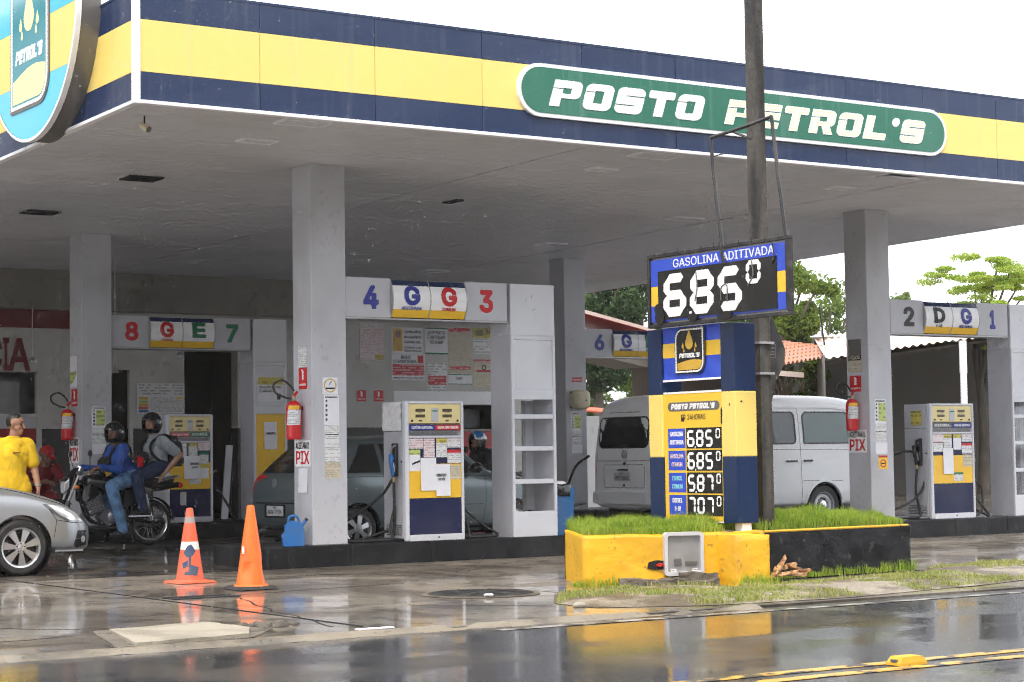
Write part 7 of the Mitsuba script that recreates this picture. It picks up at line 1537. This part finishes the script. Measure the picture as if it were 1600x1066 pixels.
part(ym, 'trousers', AL(flesh(lg, .03, 5)), 'cloth_black', True)
for s in (1, -1): part(ym, 'shoe', AL(flesh([((np.array([s * .10, .04, .05]), .052), (np.array([s * .115, -.14, .045]), .045))], .025, 3)), 'black_rubber', True)
hr = trimesh.creation.icosphere(4, 1.); hr.vertices = hr.vertices * [.104, .094, .105]; cn = hr.triangles_center; ff = fc / np.linalg.norm(fc); Rh = np.eye(4); Rh[:3, 0], Rh[:3, 1], Rh[:3, 2], Rh[:3, 3] = ff, np.cross([0, 0, 1.], ff), [0, 0, 1], hd + ff * -.012 + [0, 0, .035]
Rh[:3, 0] -= 0; hr.update_faces((cn[:, 2] > -.055 + .9 * np.clip(cn[:, 0] + .015, 0, 1) * 1.0) & ~((cn[:, 0] > -.012) & (cn[:, 2] < .045))); part(ym, 'hair', AL(moved(hr, Rh)), 'hair_black', True)
e1 = hd + ff * .0
for b in (.034, -.034):
    l = np.cross([0, 0, 1.], ff); part(ym, 'eye', AL(ball(hd + ff * .082 + l * b + [0, 0, .012], .012, 1)), 'hair_black', True); q = hd + ff * .092 + l * b + [0, 0, .040]; part(ym, 'eyebrow', AL(cyl(q - l * .02, q + l * .02, .006, n=8)), 'hair_black', True)
part(ym, 'wristwatch', AL(lathe([(.034, -.012), (.040, -.01), (.040, .01), (.034, .012)], 18, (.313, -.085, .885))), 'steel', 40)
# --- attendant in red, seated low beside the rear column
rm = thing('person', 'attendant in dark red with a red cap bending forward beside the rear left column', 'person'); bx0_ = np.array([10.27, 27.9, .16])
def RL(m): m = rotz(m, -.30); m.apply_translation(bx0_); return m
hd = np.array([.06, -.20, 1.14]); fc = np.array([.55, -.7, -.55])
S = [((np.array([0, .05, .56]), .14), (np.array([.02, -.08, .86]), .15)), ((np.array([-.19, -.10, .95]), .065), (np.array([.21, -.12, .95]), .065)), ((np.array([.02, -.10, .9]), .12), (hd - [0, -.03, .10], .055))] + head(hd, fc)
for s in (1, -1):
    sh, el, wr = np.array([s * .20, -.11, .95]), np.array([s * .27 + .04, -.24, .72]), np.array([s * .10 + .16, -.44, .76]); S += chain((sh, .062), (el, .046), (wr, .032)) + hand(wr, (.5, -.6, -.1), (0, 0, 1), (-s, 0, 0), 1., .7)
    S += chain((np.array([s * .09, .02, .53]), .09), (np.array([s * .16, -.40, .52]), .062), (np.array([s * .16, -.36, .10]), .042))
part(rm, 'body', RL(flesh(S, .022, 4)), 'skin_dark', True)
tp = [((np.array([0, .05, .56]), .165), (np.array([.02, -.08, .86]), .17)), ((np.array([-.19, -.10, .95]), .085), (np.array([.21, -.12, .95]), .085)), ((np.array([.02, -.10, .9]), .13), (np.array([.04, -.13, .98]), .09))]
for s in (1, -1): tp += [((np.array([s * .20, -.11, .95]), .082), (np.array([s * .25 + .02, -.19, .80]), .075))]
part(rm, 'shirt', RL(flesh(tp, .03, 5)), 'cloth_red', True)
lg = []
for s in (1, -1): lg += chain((np.array([s * .09, .02, .53]), .115), (np.array([s * .16, -.40, .52]), .085), (np.array([s * .16, -.36, .12]), .068))
part(rm, 'trousers', RL(flesh(lg, .03, 5)), 'cloth_red', True)
for s in (1, -1): part(rm, 'shoe', RL(flesh([((np.array([s * .16, -.35, .05]), .05), (np.array([s * .17, -.50, .045]), .042))], .03, 3)), 'black_rubber', True)
cpm = trimesh.creation.icosphere(3, 1.); cpm.vertices = cpm.vertices * [.108, .10, .105]; cn = cpm.triangles_center; cpm.update_faces(cn[:, 2] > .0); ff = fc / np.linalg.norm(fc); l = np.cross([0, 0, 1.], ff); l /= np.linalg.norm(l); u_ = np.cross(ff, l); Rh = np.eye(4); Rh[:3, 0], Rh[:3, 1], Rh[:3, 2], Rh[:3, 3] = ff, l, u_, hd + u_ * .05
e = part(rm, 'cap', RL(moved(cpm, Rh)), 'cap_red', True); part(e, 'peak', RL(moved(hull([[.07, s * .075, z] for s in (1, -1) for z in (.0, .012)] + [[.175, s * .05, z] for s in (1, -1) for z in (-.02, -.012)]), Rh)), 'cap_red')
obj('low_bench', [RL(box(-.30, .30, -.1, .28, .36, .42, .01)), RL(box(-.28, -.22, -.08, .26, 0, .36)), RL(box(.22, .28, -.08, .26, 0, .36))], 'ext_red', 'low red bench under the attendant in red', 'bench')

# ------------------------------------------------------------------ background: roofs, yard, trees
def leaf_cloud(centres, rad, n, size, seed, flat=1.):
    r = np.random.default_rng(seed); centres = np.asarray(centres, float); i = r.integers(0, len(centres), n)
    d = r.normal(size=(n, 3)); d /= np.linalg.norm(d, axis=1, keepdims=True); q = centres[i] + d * (np.asarray(rad)[i] * r.random(n) ** .45)[:, None] * [1, 1, flat]
    a = r.normal(size=(n, 3)) + [0, 0, .5]; a /= np.linalg.norm(a, axis=1, keepdims=True); b = np.cross(a, r.normal(size=(n, 3))); b /= np.linalg.norm(b, axis=1, keepdims=True); c = np.cross(a, b)
    L = (size * r.uniform(.6, 1.3, n))[:, None]; V = np.stack([q - b * L, q - c * L * .42, q + b * L, q + c * L * .42], 1).reshape(-1, 3); o = (np.arange(n) * 4)[:, None]
    return trimesh.Trimesh(V, np.vstack([o + [0, 1, 2], o + [0, 2, 3]]), process=False)
def tree(x, y, h, lab, mat, R, n, size, seed, shape='round', zb=1.5, gaps=1.):
    k = thing('tree', lab, 'tree'); r = np.random.default_rng(seed); cs, rs, limbs = [], [], []
    if shape == 'umbrella':
        for t in range(70):
            a, rr_ = r.uniform(0, 6.28), R * math.sqrt(r.random()); z = h - .16 * h * (rr_ / R) ** 1.4 - r.choice([0, .09, .19, .27]) * h; cs.append((x + rr_ * math.cos(a), y + rr_ * math.sin(a), z)); rs.append(R * r.uniform(.14, .30))
        flat = .26
    else:
        for t in range(int(46 * gaps)):
            d = r.normal(size=3); d /= np.linalg.norm(d); q = r.random() ** .4; zc_ = (h + zb) / 2; cs.append((x + d[0] * R * q, y + d[1] * R * q, zc_ + d[2] * (h - zb) / 2 * q)); rs.append(R * r.uniform(.14, .30))
        flat = .8
    part(k, 'crown', leaf_cloud(cs, rs, n, size, seed + 1, flat), mat)
    part(k, 'trunk', tube([(x, y, -.05), (x + .1, y, h * .3), (x - .05, y + .1, h * .6)], [h * .028, h * .022, h * .012], 10, 4), 'trunk_bark', True)
    for c in cs[::(9 if shape == 'umbrella' else 4)]: limbs.append(tube([(x, y, h * r.uniform(.3, .5)), tuple(np.array([x, y, h * .55]) * .5 + np.array(c) * .5 + [0, 0, .0]), c], [h * .010, h * .006, h * .003], 6, 4))
    part(k, 'limbs', limbs, 'trunk_bark', True, kind='stuff')
def wp(px, D):          # ground position straight under an image column, D metres along the view axis
    d = _f + _r * (px - 800) / 3088; return d[0] * D, d[1] * D
for px, D, h, lab, mt, R, n, sz, sd, shp, zb in ((1225, 52, 7.1, 'dense yellow green tree filling the gap right of the price sign', 'leaf_green', 1.45, 16000, .085, 11, 'round', 1.6),
        (1285, 80, 8.2, 'airy grey green tree with open branches behind the orange roof', 'leaf_green', 2.9, 5200, .13, 12, 'round', 3.2),
        (1405, 110, 10.2, 'faint far tree peeping over the beam numbered 2', 'leaf_green', 1.6, 2500, .14, 13, 'round', 6.5),
        (1530, 47, 5.95, 'bright spreading tree with flat layers above the beam numbered 1', 'leaf_light', 1.35, 20000, .045, 14, 'umbrella', 3.),
        (930, 62, 8.1, 'dark dense tree under the canopy edge left of the price sign', 'leaf_dark', 2.1, 15000, .11, 15, 'round', 3.), (1000, 66, 8.6, 'dark tree with sky gaps just left of the price sign', 'leaf_dark', 1.9, 8000, .11, 16, 'round', 3.6),
        (960, 70, 5.2, 'green shrubby tree seen through the gap under the 6 G E beam', 'leaf_green', 2.2, 13000, .10, 17, 'round', .2), (1085, 72, 9., 'grey green tree hidden mostly by the price sign', 'leaf_green', 2.4, 9000, .12, 18, 'round', 3.),
        (1170, 64, 7.4, 'dark green tree behind the utility pole', 'leaf_dark', 1.6, 9000, .11, 19, 'round', 1.5), (1010, 85, 5.4, 'light green bush at the right of the gap under the 6 G E beam', 'leaf_light', 1.2, 5000, .12, 20, 'round', .3)):
    x, y = wp(px, D); tree(x, y, h, lab, mt, R, n, sz, sd, shp, zb)
def corrugated(p, u, v, nu, nv, amp, pitch):
    """p origin, u along the eave (length), v up the slope; ridges run up the slope"""
    p, u, v = (np.array(q, float) for q in (p, u, v)); L = np.linalg.norm(u); n_ = np.cross(u, v); n_ /= np.linalg.norm(n_); m = int(L / pitch * 8); V = []
    for i in range(m + 1):
        t = i / m
        for j in range(nv + 1): V.append(p + u * t + v * j / nv + n_ * amp * math.cos(2 * math.pi * t * L / pitch) * (1 if n_[2] > 0 else -1) + n_ * 0.02 * (j % 2) * 0)
    F = []
    for i in range(m):
        for j in range(nv): a = i * (nv + 1) + j; F += [[a, a + nv + 1, a + nv + 2], [a, a + nv + 2, a + 1]]
    return trimesh.Trimesh(np.array(V), F, process=False)
# right: corrugated roof shed with a dark open front
sh1 = thing('corrugated_shed', 'open fronted dark shed with a pale corrugated roof behind the right front pump', 'shed')
A = np.array([26.8, 30.9, 2.93]); Bq = np.array([32.5, 26.0, 4.15]); u = Bq - A; bk_ = np.array([.65, .76, 0]); v = bk_ * 9 + [0, 0, 1.0]
A = np.array([30.6, 33.2, 3.28]); u = np.array([37.0, 27.7, 4.3]) - A
for i in range(6): part(sh1, 'roof_sheet', corrugated(A + u * i / 6 + [0, 0, .012 * (i % 2)], u / 6 * 1.03, v, 0, 6, .024, .18), 'pale_roof', 50)
def quadwall(k, nm, p, q, z0, z1, mt):
    p, q = np.array(p, float), np.array(q, float); part(k, nm, bar((p[0], p[1], (z0 + z1) / 2), (q[0], q[1], (z0 + z1) / 2), z1 - z0, .12) if False else hull([(p[0], p[1], z0), (p[0], p[1], z1), (q[0], q[1], z0), (q[0], q[1], z1), (p[0] + .1, p[1] + .1, z0), (p[0] + .1, p[1] + .1, z1), (q[0] + .1, q[1] + .1, z0), (q[0] + .1, q[1] + .1, z1)]), mt)
inn = bk_ * 7.5
quadwall(sh1, 'back_wall', (A + inn - u * .05)[:2], (A + u * 1.2 + inn)[:2], 0, 4.2, 'shed_shade_brown')
quadwall(sh1, 'side_wall', (A + bk_ * .6)[:2], (A + inn)[:2], 0, 3.4, 'shed_shade_brown')
part(sh1, 'rear_ceiling', cat([hull([A + inn * .12 + u * a + [0, 0, z] for a in (-.0, 1.1) for z in (-.1, -.05)] + [A + inn + u * a + [0, 0, .6 + z] for a in (-.0, 1.1) for z in (-.1, -.05)])]), 'shed_shade_brown')
xp = A + u * .36
part(sh1, 'white_post', cyl((xp[0], xp[1], 0), (xp[0], xp[1], 3.62), .075), 'white_trim'); part(sh1, 'post_cap', cyl((xp[0], xp[1], 2.9), (xp[0], xp[1], 3.62), .085), 'white_trim')
xp = A + u * 1.0; part(sh1, 'white_post', cyl((xp[0], xp[1], 0), (xp[0], xp[1], 4.2), .07), 'white_trim')
part(sh1, 'stay', cyl(tuple(A + u * .52 + [0, 0, -.5]), tuple(A + u * .46 + [0, 0, -1.3]), .012), 'galvanised')
# left: clay tile roof
sh2 = thing('tiled_shed', 'open shed with a wet orange tile roof behind the white van', 'shed')
A2 = np.array([27.6, 32.6, 2.82]); u2 = np.array([33.9, 37.6, 3.30]) - A2; A2 = np.array([29.3, 34.2, 3.05]); u2 = np.array([34.2, 35.8, 3.62]) - A2; v2 = np.array([-.5, 5.5, .80])
nt = 14
for i in range(nt):
    part(sh2, 'tile_row', corrugated(A2 + v2 * i / nt + [0, 0, .035], u2, v2 / nt * 1.12 - [0, 0, .03], 0, 1, .035, .20), 'clay_tile', 50)
part(sh2, 'fascia_board', bar(tuple(A2 + [-.1, -.02, -.02]), tuple(A2 + u2 * .45 + [-.1, -.05, -.32]), .05, .12), 'pale_roof')
quadwall(sh2, 'back_wall', (A2 + [.2, 4.8, 0])[:2], (A2 + u2 + [6, 4.8, 0])[:2], .0, 3.6, 'shed_shade_brown')
part(sh2, 'rod', cyl(tuple(A2 + u2 * .72 + [0, .3, .3]), tuple(A2 + u2 * .68 + [0, .3, 1.25]), .02), 'black_plastic')
# red verge roof seen under the canopy edge, with a white downpipe
sh3 = thing('red_roof_shed', 'lean to with a thin red roof edge under the trees left of the price sign', 'shed')
p0, p1 = np.array([23.3, 32.4, 4.07]), np.array([25.3, 32.6, 3.72]); bkv = np.array([.9, 5, .1])
part(sh3, 'roof', hull([p0 + q * bkv + [0, 0, z] for q in (0, 1) for z in (-.03, .03)] + [p1 + q * bkv + [0, 0, z] for q in (0, 1) for z in (-.03, .03)]), 'tile_red')
part(sh3, 'edge_board', bar(tuple(p0 + [0, -.05, .01]), tuple(p1 + [0, -.05, .01]), .03, .07), 'pale_roof')
part(sh3, 'beam', hull([p0 + q * bkv + [0, .3, z] for q in (0, .3) for z in (-.75, -.3)] + [p1 + q * bkv + [0, .3, z] for q in (0, .3) for z in (-.72, -.15)]), 'shed_shade_brown')
part(sh3, 'post', box(23.05, 23.25, 32.3, 32.5, 0, 3.95), 'shed_shade_brown'); part(sh3, 'post', box(25.35, 25.55, 32.6, 32.8, 0, 3.65), 'shed_shade_brown')
part(sh3, 'low_wall', box(21.5, 23.0, 31.5, 31.7, 0, 1.95), 'wall_white')
obj('downpipe', tube([(22.15, 31.6, 3.98), (22.5, 31.5, 3.72), (22.75, 31.45, 3.50)], .085, 14, 0), 'white_trim', 'fat white pipe slanting down beside the rear right column', 'pipe', smooth=40)
# orange crates and stall in the gap
k = thing('orange_stall', 'stack of orange red crates far back in the gap left of the van', 'stall'); x, y = wp(945, 52)
for i in range(3):
    for j in range(3): part(k, 'crate', box(x - .6 + .42 * i, x - .2 + .42 * i, y, y + .4, 1.1 + .3 * j, 1.38 + .3 * j, .02), 'cone_orange')
part(k, 'cloth', box(x - .7, x + .7, y, y + .5, 0, 1.08), 'tile_red'); part(k, 'awning', hull([(x - .8, y - .3, 2.3), (x + .9, y - .3, 2.2), (x - .8, y + .8, 2.5), (x + .9, y + .8, 2.4), (x - .8, y - .3, 2.34)]), 'cone_faded')
# yellow pointer sign and wall behind
k = thing('yellow_sign', 'small yellow sign hanging in the open shed right of the utility pole', 'sign'); x, y = wp(1213, 38); part(k, 'plate', box(x - .13, x + .16, y, y + .03, 2.03, 2.14), 'banner_yellow'); part(k, 'pointer', hull([(x - .02, y, 2.15), (x + .06, y, 2.15), (x + .02, y, 2.32), (x + .02, y + .03, 2.2)]), 'banner_yellow')
hg = thing('far_wall', 'long low plastered wall far behind the yard', 'wall'); part(hg, 'panel', box(20, 75, 62, 62.2, 0, 1.9), 'concrete_band')
# street side opposite is open; thin hedge mass far behind to close the horizon
r = np.random.default_rng(5); cs = [(x, 75 + r.uniform(-3, 3), r.uniform(.5, 3.2)) for x in np.arange(-10, 110, 1.4)]
k = obj('far_trees', leaf_cloud(cs, np.full(len(cs), 1.6), 16000, .16, 77, .9), 'leaf_dark', 'dark band of far trees on the horizon behind the yard', 'trees'); labels[k]['kind'] = 'stuff'

# ------------------------------------------------------------------ falling rain: drops of water in the open air before the canopy
n = 60000; c = rng.uniform([-3, 8, .05], [24, 16.7, 6.2], (n, 3)); q = rng.uniform(.0016, .0028, n)[:, None, None]
o6 = np.array([[1, 0, 0], [-1, 0, 0], [0, 1, 0], [0, -1, 0], [0, 0, 1.5], [0, 0, -1.5]]); f8 = np.array([[0, 2, 4], [2, 1, 4], [1, 3, 4], [3, 0, 4], [2, 0, 5], [1, 2, 5], [3, 1, 5], [0, 3, 5]])
scene['raindrop'] = dict(type='dielectric', int_ior=1.33)
scene['rain'] = mikit.ply(trimesh.Trimesh((c[:, None] + o6 * q).reshape(-1, 3), (f8[None] + 6 * np.arange(n)[:, None, None]).reshape(-1, 3), process=False), 'raindrop', smooth=True)
labels['rain'] = {'label': 'fine raindrops falling in front of the canopy', 'category': 'rain', 'kind': 'stuff'}

# wet air: far trees pale, near things stay clear
scene['wet_air'] = dict(type='homogeneous', albedo=tex((.95, .95, .95)), sigma_t=.0003)
scene['haze'] = dict(type='cube', to_world=T4().translate([40., 55., 8.3]).scale([180., 160., 9.8]), bsdf=dict(type='null'), interior=dict(type='ref', id='wet_air'))
scene['camera']['medium'] = dict(type='ref', id='wet_air')
labels['haze'] = {'label': 'thin rainy haze in the air over the whole place', 'category': 'haze', 'kind': 'stuff'}
